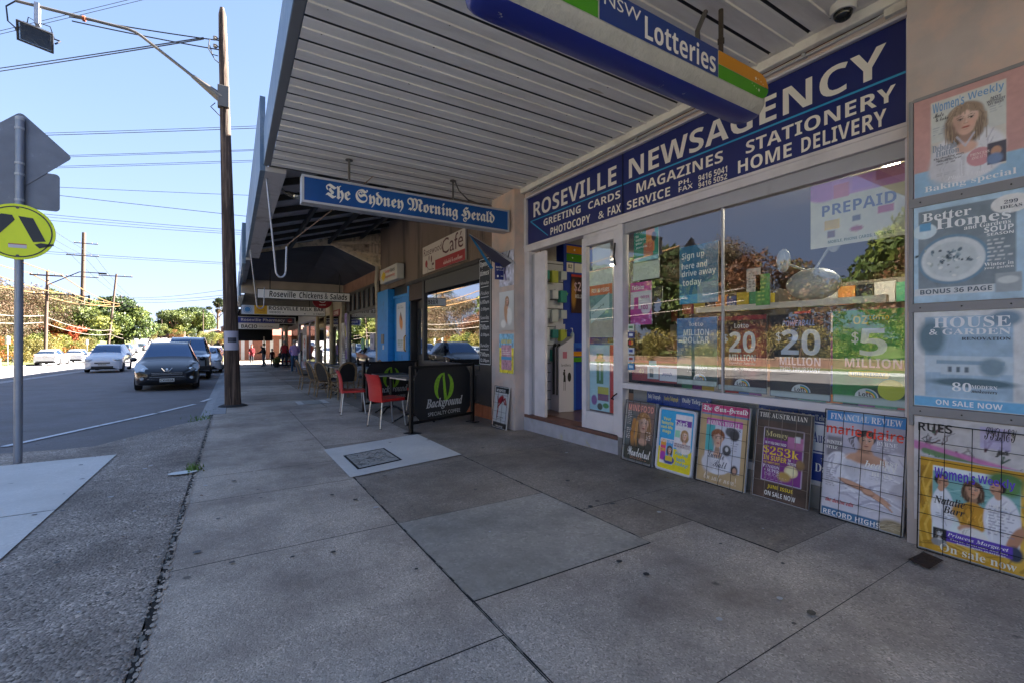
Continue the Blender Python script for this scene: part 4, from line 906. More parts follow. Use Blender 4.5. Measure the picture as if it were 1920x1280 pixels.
house('brown brick house with a gabled tile roof down the road', 2.5, 168, 9, 8, 4.6, 2.6, mat('brown_brick', '#6e5046', .9, var=.15), rt, .3)
house('low house with an orange tile roof between distant trees', -23, 235, 12, 9, 3.2, 2.8, mat('brown_brick'), rt2)
house('small house half hidden behind the roadside shrubs', -4.5, 172, 6, 6, 2.2, 1.8, mat('brown_brick'), rt, -.2)
# ------------------------------------------------------------------ printed posters
wire_m = mat('black_wire', '#1b1b1d', .5, .4)
rust_w = mat('bare_wire', '#8d8178', .5, .5)
def cap(s): return s
def leaning(name, label, y0, y1, h, A, texts, zb=None, lean=7.5, wires=(4, 6), wm=None, back=None, x=3.565, th=.018, cat='poster board', over=.0, rim=None):
    """poster board propped against the wall: a=0 at its left foot"""
    zb = zg((y0+y1)/2)+.004 if zb is None else zb
    f = Fr((x, y0, zb), (0, -1, 0), (math.sin(R(lean)), 0, math.cos(R(lean)))); w = y0-y1
    t = T(name, label, cat, (x, (y0+y1)/2, zb), 'poster boards leaning under the shop window')
    MB().fbox(f, 0, 0, w, h, -th, 0, back or mat('corflute', '#b9b7b8', .6)).build('backing_board', t, bev=.002)
    b = MB().art(f, .006, .006, A)
    for tx in texts: b.text(f, tx[0], *[q for q in tx[1:5]], *tx[5:])
    b.build('printed_sheet', t)
    if rim:
        for k, (r_, mm) in enumerate(((.012, rim),)):
            P = [f.p(a, c, .006) for a, c in rnd_poly(.008, .008, w-.008, h-.008, .03)]; MB().tube(P+[P[0]], r_, mm, 8).build('rim', t, smooth=True)
    if wires:
        b = MB(); nx, ny = wires; o = .022; wm = wm or wire_m
        for i in range(nx+1): a = .004+(w-.008)*i/nx; b.tube([f.p(a, -.0, o), f.p(a, h+over, o)], .0018 if 0 < i < nx else .003, wm, 6)
        for j in range(ny+1): c = (h+over)*j/ny; b.tube([f.p(.004, c, o+.004), f.p(w-.004, c, o+.004)], .0018 if 0 < j < ny else .003, wm, 6)
        b.build('wire_grid', t)
    return t, f
W_ = '#f2f0ee'
# 1 dark travel magazine
w, h = .41, .63; A = Art(w-.012, h-.012, 84, '#6e5a56'); A.grad(0, h, '#4c4440', '#8a6b66'); A.ell(.08, .3, .12, .25, '#5d6668', .6); A.portrait(.245, .4, .105, '#c79e88', '#b07c46', '#3d3b38', .3); A.line([(.12, .42), (.1, .28), (.13, .12)], .03, '#b87b35', .9); A.line([(.16, .4), (.15, .25), (.18, .14)], .02, '#c98d44', .8); A.ell(.2, .08, .3, .1, '#3f4038', .6)
A.small(.02, .37, .1, .52, 8, '#e8dcd6', 1); A.small(.02, .22, .09, .34, 6, '#f0e6e0', 2); A.small(.29, .24, .38, .33, 5, '#efe3dd', 3); A.small(.1, .025, .34, .055, 2, '#e59b78', 4); A.noise(.12, 20, 2)
leaning('leaning_poster_board', 'dark magazine poster reading MINDFOOD and Wanderlust, leftmost behind the wire grids', 3.54, 3.13, h, A, [('MINDFOOD', .03, .525, .37, .59, ink('#e8998a'), 'sb'), ('Wanderlust', .07, .06, .37, .155, ink(W_), 'sc'), ('Wanderlust', .073, .062, .373, .157, ink(W_), 'sc', 3)], wires=(4, 4), rim=mat('wire_rim', '#9b9a9c', .4, .5))
# 2 blue and yellow double-magazine board in white frame
w, h = .42, .6; A = Art(w-.012, h-.012, 84, '#2ba6dc'); A.rect(0, 0, w, .22, '#f0dc1c')
A.rect(.185, .23, .375, .55, '#e9e3e6'); A.rect(.19, .44, .37, .5, '#7a3fa0'); A.portrait(.3, .36, .045, '#e3b79c', '#b98a55', '#eee6e0'); A.rect(.19, .33, .25, .4, '#9bd6b4'); A.rect(.19, .235, .37, .28, '#c4b7b5'); A.small(.19, .24, .37, .28, 2, '#7b4f6a', 2)
A.rect(.03, .06, .19, .3, '#ece5e4'); A.rect(.035, .09, .1, .27, '#e0487a'); A.rect(.035, .23, .1, .29, '#e8a02c'); A.ell(.07, .13, .03, .04, '#b03cb0', .4); A.rect(.1, .065, .185, .29, '#59a3d8'); A.portrait(.145, .2, .035, '#ddb095', '#3b2a22', '#404a9a'); A.rect(.1, .09, .185, .14, '#e5c934'); A.noise(.06, 24, 2)
leaning('leaning_poster_board', 'bright blue and yellow poster board in a white rounded frame, reading Pick up both today', 3.09, 2.67, h, A, [('Your', .05, .48, .14, .51, ink('#f3e64a')), ('favourite', .03, .44, .17, .475, ink('#f3e64a')), ('real-life', .03, .4, .165, .432, ink('#f3e64a')), ('mags', .05, .35, .15, .385, ink('#f3e64a')), ('Take5', .19, .445, .33, .495, ink(W_), 'sb', 3), ("that's life!", .035, .268, .185, .298, ink(W_), 'sb', 3), ('STARS', .037, .18, .1, .21, ink('#f3d23a'), 'sb', 3), ('Pick up', .22, .165, .36, .205, ink('#39a6d8')), ('both', .24, .12, .33, .155, ink('#39a6d8')), ('...today!', .2, .07, .37, .11, ink('#39a6d8'))], wires=None, rim=mat('frame_white', '#d6d4da', .35))
# 3 tan board, vintage cover, pink strip on top
w, h = .46, .69; A = Art(w-.012, h-.012, 84, '#bfa277'); A.noise(.1, 6, 4); A.rect(.06, .12, .4, .56, '#cfd0dc'); A.rect(.06, .27, .15, .5, '#4fb0b4'); A.rect(.06, .5, .4, .56, '#cf5fae'); A.portrait(.18, .385, .078, '#d9ac93', '#8a4f2d', '#e6e4ea', .25, up=1); A.ell(.3, .46, .055, .04, '#55555a', .3); A.ell(.33, .44, .045, .05, '#3d3d42', .3); A.ell(.27, .3, .04, .045, '#4a4a4e', .3); A.ell(.27, .31, .015, .02, '#cfcfd2', .3); A.ell(.35, .15, .03, .04, '#3a3030', .4); A.ell(.352, .145, .018, .026, '#c69a84', .4)
A.small(.3, .3, .39, .4, 5, '#8e92a8', 3); A.small(.12, .13, .27, .17, 3, '#8f93a5', 5); A.rect(0, .6, w, .69, '#c93a78'); A.rect(0, .585, w, .6, '#2f79b5'); 
leaning('leaning_poster_board', 'tan poster with a pink Sun-Herald header and a vintage red-haired portrait cover', 2.63, 2.17, h, A, [('The Sun-Herald', .02, .615, .44, .672, ink(W_), 'fr', 3), ('The Sun-Herald', .022, .616, .442, .673, ink(W_), 'fr', 4), ("WOMEN'S WEEKLY", .08, .505, .38, .55, ink(W_), 'se', 3), ('ICONS', .26, .475, .39, .5, ink('#5a5a6a'), 'se', 3), ('Lucille', .1, .22, .26, .29, ink('#5c6070'), 'sc', 3), ('Ball', .16, .15, .29, .21, ink('#5c6070'), 'sc', 3), ('On sale now!', .08, .03, .38, .1, ink('#e9dcc8'), 'sc', 3)], wires=(4, 5))
# 4 brown board, purple cover
w, h = .43, .69; A = Art(w-.012, h-.012, 84, '#4e3b34'); A.noise(.5, 5, 8); A.rect(.055, .13, .36, .55, '#d8cfe0'); A.rect(.06, .135, .355, .545, '#7c2a82'); A.rect(.06, .46, .355, .545, '#4a4034'); A.rect(.24, .4, .355, .5, '#b06a95'); A.rect(.29, .46, .335, .51, '#cfcfd2'); A.ell(.28, .24, .05, .045, '#e2cfa0', .15); A.ell(.28, .24, .035, .03, '#efe6b8', .3); A.ell(.23, .19, .05, .035, '#b8944e', .5); A.ell(.34, .3, .03, .04, '#8a6a42', .5); A.small(.08, .145, .25, .2, 5, '#e7dbe8', 3); A.rect(0, .6, w, .69, '#39383a'); A.noise(.08, 20, 3)
leaning('leaning_poster_board', 'brown poster headed THE AUSTRALIAN with a purple money magazine cover', 2.11, 1.69, h, A, [('THE AUSTRALIAN', .02, .63, .38, .668, ink('#d5d0c8'), 'se', 3), ('Money', .08, .475, .25, .525, ink('#c9bd85'), 'se', 3), ('WHY YOU ONLY NEED', .08, .425, .24, .445, ink(W_), 'sb', 3), ('$', .07, .345, .115, .415, ink('#efc92e'), 'sb', 3), ('253k', .12, .345, .335, .41, ink('#efc92e'), 'se', 3), ('IN SUPER', .075, .3, .25, .338, ink('#f0cb2e'), 'sb', 3), ('TO', .26, .318, .28, .335, ink(W_), 'sb', 3), ('RETIRE', .26, .295, .32, .312, ink(W_), 'sb', 3), ('THE SWEET SPOT', .075, .272, .2, .29, ink('#f0cb2e'), 'sb', 3), ('PENSION', .075, .24, .2, .265, ink('#e9e4f0'), 'se', 3), ('+ SUPER', .085, .21, .2, .235, ink('#e9e4f0'), 'se', 3), ('JUNE ISSUE', .12, .08, .31, .115, ink('#f0cf2e'), 'sb', 3), ('ON SALE NOW', .1, .03, .33, .066, ink(W_), 'sb', 3)], wires=(4, 5), wm=rust_w)
# 5 white dress portrait, blue header
w, h = .47, .74; A = Art(w-.012, h-.012, 120, '#a9a5b4'); A.grad(0, h, '#dcd8e0', '#9b96aa'); A.ell(.1, .6, .12, .14, '#bdb8c8', .8)
A.rect(0, .4, .115, .56, '#5a555c', .75, .02); DR, LT = '#a5a0b4', '#f6f4fa'
A.ell(.25, .31, .15, .12, '#dedce6', .12); A.ell(.25, .16, .21, .1, '#d6d3de', .2); A.ell(.1, .35, .08, .1, '#e6e4ec', .12, 20); A.ell(.4, .4, .08, .105, '#dedbe6', .14, -20)
A.ell(.25, .42, .12, .035, '#cb9b80', .2); A.ell(.24, .45, .05, .06, '#c4947a', .3); A.ell(.25, .37, .055, .035, '#c8987e', .4)
for a_ in ((.1, .35, .08, .1, 10, 60, 3), (.4, .4, .08, .1, 11, 120, 4), (.25, .28, .14, .1, 16, 20, 5), (.25, .16, .2, .09, 16, 5, 6)): A.folds(a_[0], a_[1], a_[2], a_[3], a_[4], DR, LT, a_[5], a_[6], .007)
A.portrait(.245, .545, .068, '#cf9f84', '#30242a', '#dedce6', up=1); A.ell(.245, .43, .11, .035, '#cb9b80', .35); A.ell(.24, .415, .045, .03, '#a9785f', .8, a=.5)
for x_, y_, rx_, ry_, an in ((.18, .245, .085, .019, -14), (.31, .2, .09, .018, -24), (.27, .215, .035, .022, -10)): A.ell(x_, y_, rx_, ry_, '#9a6a54', .3, an); A.ell(x_, y_+.004, rx_*.95, ry_*.75, '#d0a086', .4, an)
for q in range(4): A.line([(.3+.012*q, .19-.004*q), (.375+.01*q, .165-.012*q)], .0045, '#d8aa90', .9); A.line([(.3+.012*q, .185-.004*q), (.375+.01*q, .16-.012*q)], .0015, '#8a5c48', .8)
for q in range(8): A.line([(.2+.01*q, .61), (.17-.004*q, .55), (.18-.006*q, .48+.008*q)], .0022, '#2b2024', .7)
A.rect(0, 0, .4, .055, '#3f74a0'); A.ell(.41, .03, .08, .05, '#a8987a', .4); A.folds(.41, .03, .08, .05, 8, '#6b5c46', '#d8cbb0', 30, 9, .004); A.small(.015, .2, .085, .33, 9, '#76727e', 2); A.small(.3, .5, .43, .54, 3, '#f3f1f7', 4); A.small(.27, .3, .43, .33, 3, '#8a869a', 5); A.noise(.05, 26, 2); A.rect(0, .655, w, .74, '#3a86c8'); A.ell(.2, .7, .1, .03, '#9cc4e6', .9, 10, .6)
leaning('leaning_poster_board', 'white dress portrait poster with a blue FINANCIAL REVIEW header', 1.61, 1.14, h, A, [('FINANCIAL REVIEW', .03, .675, .44, .718, ink('#e4e6ea'), 'se', 3), ('marie claire', .01, .575, .45, .645, ink('#f04a34'), 'sb', 1.5), ('WINTER', .015, .5, .115, .525, ink(W_), 'se', 3), ('STYLE', .015, .467, .085, .49, ink(W_), 'se', 3), ('Rose', .34, .575, .4, .6, ink('#f3f1f5'), 'it', 3), ('BYRNE', .31, .54, .42, .565, ink('#f3f1f5'), 'se', 3), ('BEST', .33, .415, .43, .445, ink(W_), 'se', 3), ('beauty', .25, .37, .42, .43, ink(W_), 'it', 3), ('BUYS', .29, .335, .4, .362, ink(W_), 'se', 3), ('the denim edit', .03, .1, .2, .128, ink('#cc3340'), 'it', 3), ('RECORD HIGHS', .02, .012, .35, .045, ink(W_), 'sb', 3)], wires=(4, 6))
# 6 golden poster, family cover
w, h = .46, .54; A = Art(w-.012, h-.012, 120, '#cf9c2a'); A.noise(.12, 4, 8); A.folds(.04, .25, .05, .24, 14, '#8f6414', '#f0c65a', 80, 2, .007); A.folds(.42, .2, .03, .25, 14, '#8f6414', '#f0c65a', 80, 3, .007); A.folds(.22, .04, .2, .04, 14, '#8f6414', '#f0c65a', 10, 4, .006); A.ell(.42, .1, .09, .11, '#dcae44', .4, 20); A.folds(.42, .1, .08, .1, 8, '#96691a', '#f4d070', 50, 5, .007)
A.rect(.055, .07, .405, .49, '#e3ecec'); A.rect(.055, .3, .405, .46, '#7fb3b0'); A.noise(.06, 12, 3); A.folds(.23, .38, .17, .07, 14, '#4f8f8c', '#b8dcd8', 0, 5, .004); A.ell(.35, .47, .07, .04, '#4e7a44', .5); A.ell(.36, .43, .05, .04, '#5c8a50', .6)
A.ell(.1, .24, .05, .13, '#e9e9ef', .12); A.folds(.1, .24, .045, .12, 8, '#b5b3c2', '#ffffff', 80, 6, .004)
def head_side(x, y, q, sk='#c8977a', hr='#2c221d'):
    A.ell(x, y+.012, .03, .032, hr, .2); A.ell(x+q*.008, y, .023, .034, sk, .2); A.ell(x+q*.028, y-.002, .006, .006, sk, .3); A.line([(x+q*.015, y+.008), (x+q*.022, y+.008)], .0022, '#1e1613'); A.line([(x+q*.014, y-.016), (x+q*.024, y-.014)], .002, '#7c3c34'); A.ell(x-q*.006, y-.004, .006, .009, '#a87458', .3); A.ell(x, y-.036, .014, .018, sk, .3)
head_side(.093, .4, 1); A.portrait(.225, .385, .047, '#d3a07e', '#5f3b24', '#cf952a'); A.ell(.225, .235, .06, .085, '#cf952a', .14); A.folds(.225, .25, .055, .08, 14, '#94640f', '#f0bf58', 70, 7, .004); A.ell(.2, .17, .035, .02, '#cd9a7c', .3, 20); A.ell(.23, .125, .062, .055, '#ece7e2', .2); A.folds(.23, .125, .055, .05, 8, '#b9b2ab', '#ffffff', 80, 8, .003)
A.ell(.337, .25, .07, .14, '#e8e6ec', .1); A.folds(.337, .25, .062, .13, 10, '#b9b6c4', '#ffffff', 80, 9, .004); head_side(.322, .415, -1); A.ell(.385, .17, .022, .08, '#c08a6c', .3, -20); A.ell(.385, .1, .03, .04, '#35415a', .4)
A.rect(.06, .07, .38, .135, '#5f40b4'); A.rect(.06, .065, .122, .137, '#26262a'); A.portrait(.09, .108, .019, '#d2d2d2', '#3a3a3c', '#9a9a9a', bw=True); A.small(.285, .17, .39, .33, 10, '#8f8ba0', 3); A.small(.07, .2, .19, .225, 2, '#4a4a55', 9)
leaning('leaning_poster_board', "golden Women's Weekly family poster in a tall wire rack, rightmost and nearest", 1.035, .575, h, A, [("Women's", .07, .425, .24, .485, ink('#5b35c4'), 'sb', 3), ('Weekly', .25, .425, .39, .485, ink('#5b35c4'), 'sb', 1.4), ('Natalie', .07, .28, .2, .325, ink('#2b2b33'), 'it', 3), ('Barr', .11, .235, .2, .275, ink('#2b2b33'), 'it', 3), ('Princess Margaret', .13, .105, .37, .13, ink(W_), 'it', 3), ('Tiaras, tantrums and her', .14, .09, .37, .102, ink(W_), 'se', 3), ('tumultuous marriage', .17, .075, .36, .087, ink(W_), 'se', 3), ('On sale now', .1, .018, .4, .062, ink('#f0ead8'), 'se', 3), ('H WEEKLY', .29, .32, .38, .34, ink(W_), 'se', 3)], wires=(4, 7), over=.19, x=3.452, lean=3)
# rack by the far pillar
w, h = .4, .62; A = Art(w-.012, h-.012, 60, '#c7c9cc'); A.rect(0, .52, w, .6, '#1f1f22'); A.rect(0, 0, w, .08, '#1b1b1f'); A.ell(.18, .42, .09, .05, '#9c2030', .4, 30); A.line([(.08, .46), (.12, .3), (.1, .15)], .014, '#8e1f2c'); A.line([(.1, .3), (.25, .42), (.3, .36)], .014, '#8e1f2c'); A.line([(.2, .4), (.3, .44), (.33, .36)], .02, '#8b2230'); A.small(.1, .12, .3, .17, 2, '#2b2b2e', 2)
leaning('leaning_poster_board', 'white and black poster with red marks in a wire rack at the far pillar', 6.1, 5.7, h, A, [('MINDFOOD', .04, .54, .3, .58, ink(W_), 'sb', 3), ('events calendar', .08, .02, .3, .05, ink(W_), None, 3)], zb=-.09, wires=(3, 5), x=3.4, lean=6)
# board half hidden behind the two right-hand posters
f = Fr((3.66, 1.74, .16), (0, -1, 0), (.05, 0, 1)); t = T('leaning_poster_board', 'white and navy newspaper board half hidden between two magazine posters', 'poster board', (3.66, 1.6, .16))
MB().fbox(f, 0, 0, .3, .45, -.015, 0, ink('#c9ccd4')).rect(f, .01, .02, .29, .22, ink('#1e3a8c')).rect(f, 0, .23, .3, .24, ink('#22357c')).rect(f, 0, .43, .3, .44, ink('#22357c')).text(f, 'Australian', .03, .3, .28, .38, ink('#22357c'), 'se').text(f, 'The', .09, .17, .14, .19, ink(W_), 'se').text(f, 'Daily', .05, .07, .2, .15, ink(W_), 'se').build('backing_board', t)

# ------------------------------------------------------------------ framed posters on the near pillar
F = wallfr(3.488); frm = mat('poster_frame_grey', '#8b898b', .6, .1, var=.1, vscale=6, dirt='#a8937f', dscale=6, dlo=.6, dhi=.8)
pf = T('poster_rack', 'grey metal bars holding the column of framed posters on the near pillar', 'rack', (3.49, .84, .76))
b = MB()
for z0, z1 in ((1.995, 2.05), (1.372, 1.422), (.765, .818)): b.fbox(F, -1.085, z0, -.58, z1, -.012, .012, frm)
for z0, z1 in ((2.05, 2.64),): b.fbox(F, -1.085, z0, -1.065, z1, -.012, .01, frm).fbox(F, -1.065, 2.625, -.58, 2.645, -.012, .01, frm)
b.fbox(F, -1.085, .7, -1.065, 1.995, -.012, .01, frm)
for y in (1.03, .85, .66):
    for z in (2.022, 1.397, .79): b.blob(F.p(-y, z, .013), (.004, .004, .004), mat('dark_steel'))
b.build('bar', pf, bev=.002)
SH = mat('plastic_cover', '#ffffff', .2)
def pposter(label, z0, A, texts, y0=1.062, x=3.485):
    f = Fr((x, y0, z0), (0, -1, 0)); t = T('framed_poster', label, 'poster', (x, y0-.22, z0), 'framed posters on the near pillar')
    MB().fbox(f, 0, 0, A.w, A.h, -.004, 0, ink('#c9c7c6')).build('backing_board', t)
    b = MB().art(f, 0, 0, A)
    for tx in texts: b.text(f, *tx)
    b.build('printed_sheet', t); return t
A = Art(.475, .575, 100, '#c99c98'); A.rect(0, 0, .475, .15, '#9cc0dc'); A.noise(.08, 4, 3); A.rect(.075, .09, .385, .54, '#d8d3cc'); A.rect(.08, .3, .385, .53, '#cfd6d6', .6); A.ell(.23, .2, .15, .13, '#e4e3ea', .15); A.folds(.23, .2, .14, .12, 22, '#a8a6ba', '#ffffff', 60, 4, .005); A.portrait(.225, .385, .088, '#dbb3a2', '#a18a78', '#e4e3ea', .1); A.line([(.19, .3), (.225, .24), (.26, .3)], .006, '#c9c7d6', .8); A.ell(.28, .16, .05, .05, '#d49ba2', .06); A.rect(.31, .1, .385, .22, '#55525f'); A.ell(.345, .17, .02, .025, '#c79a80', .3); A.ell(.34, .13, .03, .03, '#7a8fb5', .4); A.small(.085, .34, .15, .39, 4, '#8f98a8', 2); A.small(.32, .38, .38, .42, 3, '#8f98a8', 3); A.small(.1, .16, .2, .2, 2, '#6a6a78', 5); A.small(.1, .1, .2, .12, 2, '#9a9aa6', 6); A.noise(.05, 30, 3)
pposter("faded pink and blue Women's Weekly poster, topmost on the near pillar", 2.05, A, [("Women's", .085, .475, .22, .53, ink('#7ba3cc'), 'sb', 1.4), ('Weekly', .235, .475, .375, .53, ink('#7ba3cc'), 'sb', 1.4), ('Mate', .09, .445, .135, .47, ink('#38363e'), 'sc', 3), ('& bake', .1, .42, .155, .443, ink('#38363e'), 'sc', 3), ('NOT', .325, .45, .365, .465, ink('#77757f'), 'sb', 3), ('WITHOUT', .31, .435, .38, .448, ink('#77757f'), 'sb', 3), ('MY BABY', .315, .42, .375, .433, ink('#77757f'), 'sb', 3), ('Deborah', .085, .245, .19, .285, ink('#98a5b8'), 'se', 3), ('Hutton', .1, .215, .2, .248, ink('#98a5b8'), 'se', 3), ('The shocking story', .09, .195, .22, .21, ink('#4a4852'), 'it', 3), ('behind my scar', .11, .178, .21, .192, ink('#4a4852'), 'it', 3), ('PRINCESS', .245, .17, .32, .185, ink('#efdcd8'), 'se', 3), ('ANNE AT 71', .25, .15, .31, .166, ink('#efdcd8'), 'se', 3), ('Plus! 11-page', .15, .062, .33, .088, ink('#ecebf0'), 'it', 3), ('Baking special', .05, .015, .42, .058, ink('#f1f0f2'), 'se', 3)])
A = Art(.475, .57, 100, '#b3cddf'); A.rect(.02, .08, .42, .54, '#828f98'); A.noise(.15, 9, 5); A.ell(.17, .24, .15, .14, '#7393ab', .05); A.ell(.17, .24, .135, .125, '#d9dee0', .06); A.ell(.165, .24, .11, .1, '#c7cfd2', .1); r9 = random.Random(4)
for i in range(46): A.ell(.165+r9.gauss(0, .045), .25+r9.gauss(0, .035), r9.uniform(.004, .014), r9.uniform(.003, .009), r9.choice(['#5d6f7c', '#8ba0aa', '#3f4e58', '#a8b4b2', '#e6e8e6']), .4, r9.uniform(0, 180))
A.ell(.40, .5, .075, .05, '#e8e6e4', .06); A.ell(.05, .42, .055, .045, '#d5e6ee', .1); A.rect(.025, .42, .08, .47, '#6ca6ce'); A.rect(.0, .04, .34, .085, '#dcdfe2'); A.rect(.34, .035, .44, .14, '#a4acb2'); A.ell(.39, .1, .04, .02, '#d0d6d6', .3); A.small(.31, .2, .41, .33, 6, '#e9ebec', 4); A.noise(.06, 30, 6)
pposter('pale blue Better Homes poster with a bowl of soup on the near pillar', 1.425, A, [('Better', .04, .475, .25, .525, ink('#f1f2f3'), 'se', 3), ('Homes', .1, .42, .4, .478, ink('#f1f2f3'), 'se', 3), ('and Gardens', .22, .395, .4, .42, ink('#f1f2f3'), 'se', 3), ('SOUP', .3, .362, .41, .392, ink('#f1f2f3'), 'sb', 3), ('SEASON', .31, .342, .41, .357, ink('#f1f2f3'), 'sb', 3), ('299', .375, .5, .425, .52, ink('#5d626a'), 'se', 3), ('IDEAS', .36, .475, .44, .492, ink('#5d626a'), 'se', 3), ('Winter in', .3, .18, .41, .2, ink('#f1f2f3'), 'se', 3), ('your garden', .3, .16, .41, .178, ink('#f1f2f3'), 'se', 3), ('BONUS 36 PAGE', .03, .05, .33, .077, ink('#5d6d7a'), 'sb', 3)])
A = Art(.475, .55, 100, '#d6d8da'); A.rect(.05, .06, .41, .52, '#a3bdd2'); A.noise(.12, 9, 7); A.ell(.08, .4, .06, .1, '#64808f', .5); A.ell(.38, .5, .06, .04, '#7a92a6', .5); A.rect(.05, .2, .41, .3, '#cfdbe4', .7); A.rect(.12, .19, .36, .25, '#c3d0da'); A.rect(.1, .25, .38, .275, '#8fa9bd'); 
for i in range(9): A.rect(.08+i*.035, .165, .083+i*.035, .21, '#e3e9ee')
for i in range(3): A.rect(.15+i*.035, .205, .17+i*.035, .24, '#5f6f7c')
A.ell(.33, .24, .05, .05, '#7f97a6', .5); A.ell(.25, .15, .17, .025, '#54707e', .4); A.rect(0, .0, .475, .06, '#6fb2dc'); A.noise(.06, 30, 6)
pposter('white and blue House & Garden poster, third down on the near pillar', .822, A, [('HOUSE', .09, .455, .4, .515, ink('#ecedf0'), 'se', 3), ('& GARDEN', .07, .415, .4, .45, ink('#ecedf0'), 'se', 3), ('RENOVATION', .21, .385, .4, .402, ink('#3f444e'), 'se', 3), ('80', .17, .1, .25, .15, ink('#eef1f4'), 'se', 3), ('MODERN', .25, .12, .35, .14, ink('#eef1f4'), 'se', 3), ('makeovers', .25, .097, .35, .117, ink('#3f444e'), 'it', 3), ('ON SALE NOW', .1, .015, .37, .045, ink('#f2f4f6'), 'sb', 3)])
A = Art(.475, .62, 90, '#c9c4c4'); A.noise(.06, 5, 4); r9 = random.Random(8)
for i in range(34):
    x_ = r9.uniform(.02, .45); y_ = r9.uniform(.25, .58); A.line([(x_, y_), (x_+r9.uniform(-.03, .03), y_-r9.uniform(.02, .06)), (x_+r9.uniform(-.03, .03), y_-.03), (x_+r9.uniform(0, .04), y_-.01)], r9.uniform(.002, .006), r9.choice(['#2c2a2e', '#5c3438', '#3f5a4a', '#8a8484']), .85)
A.line([(.0, .45), (.45, .36)], .03, '#c873ac', .9); A.line([(.05, .42), (.45, .34)], .02, '#5c8a54', .9); A.rect(.28, .48, .4, .6, '#b6a9d4', .7); A.noise(.1, 20, 2)
pposter('torn white poster with black graffiti, lowest on the near pillar', .14, A, [('RUES', .02, .535, .17, .585, ink('#2e2c30'), 'sb', 3), ('SYDNEY', .3, .53, .42, .6, ink('#1f1d22'), 'sc', 3)], x=3.489)
# posters on the far pillar
def fposter(label, y0, z0, A, texts=()): return pposter(label, z0, A, texts, y0, 3.482)
A = Art(.42, .52, 50, '#c2c2d2'); A.noise(.5, 9, 2); A.line([(.1, .5), (.2, .1)], .02, '#5b4a86'); A.line([(.3, .5), (.15, .2)], .02, '#3c3a5c'); A.line([(.05, .3), (.35, .35)], .02, '#e6e4ee')
fposter('scribbled purple and white poster, topmost on the far pillar', 6.03, 2.02, A)
A = Art(.42, .58, 60, '#c5c3c0'); A.grad(0, .58, '#b5b0ac', '#ccd0d0'); A.portrait(.23, .44, .06, '#c99c86', '#a07a58', '#d8d6d2'); A.ell(.2, .25, .05, .14, '#b88a66', .4, 10); A.ell(.12, .1, .07, .06, '#dddbd8', .4); A.ell(.3, .2, .07, .12, '#d9d7d4', .4)
fposter('pale poster of a long-haired woman, middle of the far pillar', 6.03, 1.36, A)
A = Art(.42, .58, 60, '#7fb6d4'); A.rect(0, 0, .42, .38, '#e3cf3a'); A.rect(.06, .05, .36, .42, '#b8889a'); A.noise(.4, 12, 4); A.rect(.06, .2, .36, .25, '#3f8fc4'); A.small(.08, .27, .34, .36, 3, '#f0e6e6', 4)
fposter('blue and yellow magazine poster, lowest on the far pillar', 6.03, .73, A, [('ARNO WHO', .06, .44, .36, .5, ink('#e8d23a'), 'sb', 3)])

# ------------------------------------------------------------------ posters inside the window
HF = wallfr(3.775)
def winp(label, y0, z0, A, texts=(), extra=None, x=3.775, name='window_poster', cat='poster', group=None, th=.006):
    f = Fr((x, y0, z0), (0, -1, 0)); t = T(name, label, cat, (x, y0-A.w/2, z0), group)
    MB().fbox(f, 0, 0, A.w, A.h, -th, 0, ink('#a9a9ab')).build('backing_board', t)
    b = MB().art(f, 0, 0, A)
    for tx in texts: b.text(f, *tx)
    if extra: extra(b, f)
    b.build('printed_sheet', t); return t
def lott(b, f, cx):
    b.disc(f, cx, .055, .07, .06, ink('#cfd6d8'), 2, 20, 0, 180).text(f, 'Lott', cx-.045, .058, cx+.03, .088, ink('#30353a'), 'sb', 5)
    for i, c in enumerate(('#3f7fc0', '#4aa86a', '#e0c43a', '#d0613a')): b.ring(f, cx, .055, .062-i*.006, .053-i*.006, .006, ink(c), 3, 10, 0, 95)
G4 = 'lottery jackpot posters hung inside the shop window'
A = Art(.44, .64, 50, '#4d7fa8'); A.grad(0, .64, '#3d5f4a', '#4f86bd'); A.ell(.3, .25, .2, .14, '#8b9a68', .6); A.ell(.1, .2, .12, .05, '#c6c4a6', .5); A.rect(0, .0, .44, .16, '#2c4a40'); A.rect(0, 0, .44, .05, '#b9c8c6'); A.noise(.2, 9, 3)
winp('blue landscape lottery poster reading MILLION DOLLAR', 3.0, .785, A, [('lotto', .15, .56, .3, .6, ink('#d6dfe8'), 'sb', 3), ('MILLION', .08, .47, .36, .53, ink('#d6e2ea'), 'sb', 3), ('DOLLAR', .08, .4, .36, .46, ink('#d6e2ea'), 'sb', 3), ('1 Million', .12, .15, .34, .195, ink('#c9d8d2'), 'sb', 3), ('if up to 4 winners', .12, .12, .32, .138, ink('#c9d8d2'), None, 3)], lambda b, f: lott(b, f, .26), group=G4)
A = Art(.445, .66, 50, '#2d1c1e'); A.ell(.3, .36, .14, .2, '#8b2230', .6); A.ell(.06, .3, .05, .25, '#a3763c', .6); A.ell(.08, .12, .06, .12, '#8d6a3a', .7); A.rect(0, .615, .445, .66, '#8f2030'); A.rect(0, 0, .445, .05, '#a9b7b8'); A.noise(.3, 8, 5)
winp('dark red lottery poster reading $20 MILLION Superdraw', 2.55, .765, A, [('Lotto', .16, .55, .29, .59, ink('#d9cfcf'), 'sb', 3), ('$', .055, .42, .1, .5, ink('#d9d9dd'), 'sb', 3), ('20', .11, .34, .35, .52, ink('#d9d9dd'), 'sb', 3), ('MILLION', .11, .27, .35, .325, ink('#d9d9dd'), 'sb', 3), ('Superdraw Saturday', .11, .235, .35, .26, ink('#cfcdd0'), 'it', 3), ('29 JUNE', .17, .185, .29, .21, ink('#e0a090'), 'sb', 3)], lambda b, f: lott(b, f, .23), group=G4)
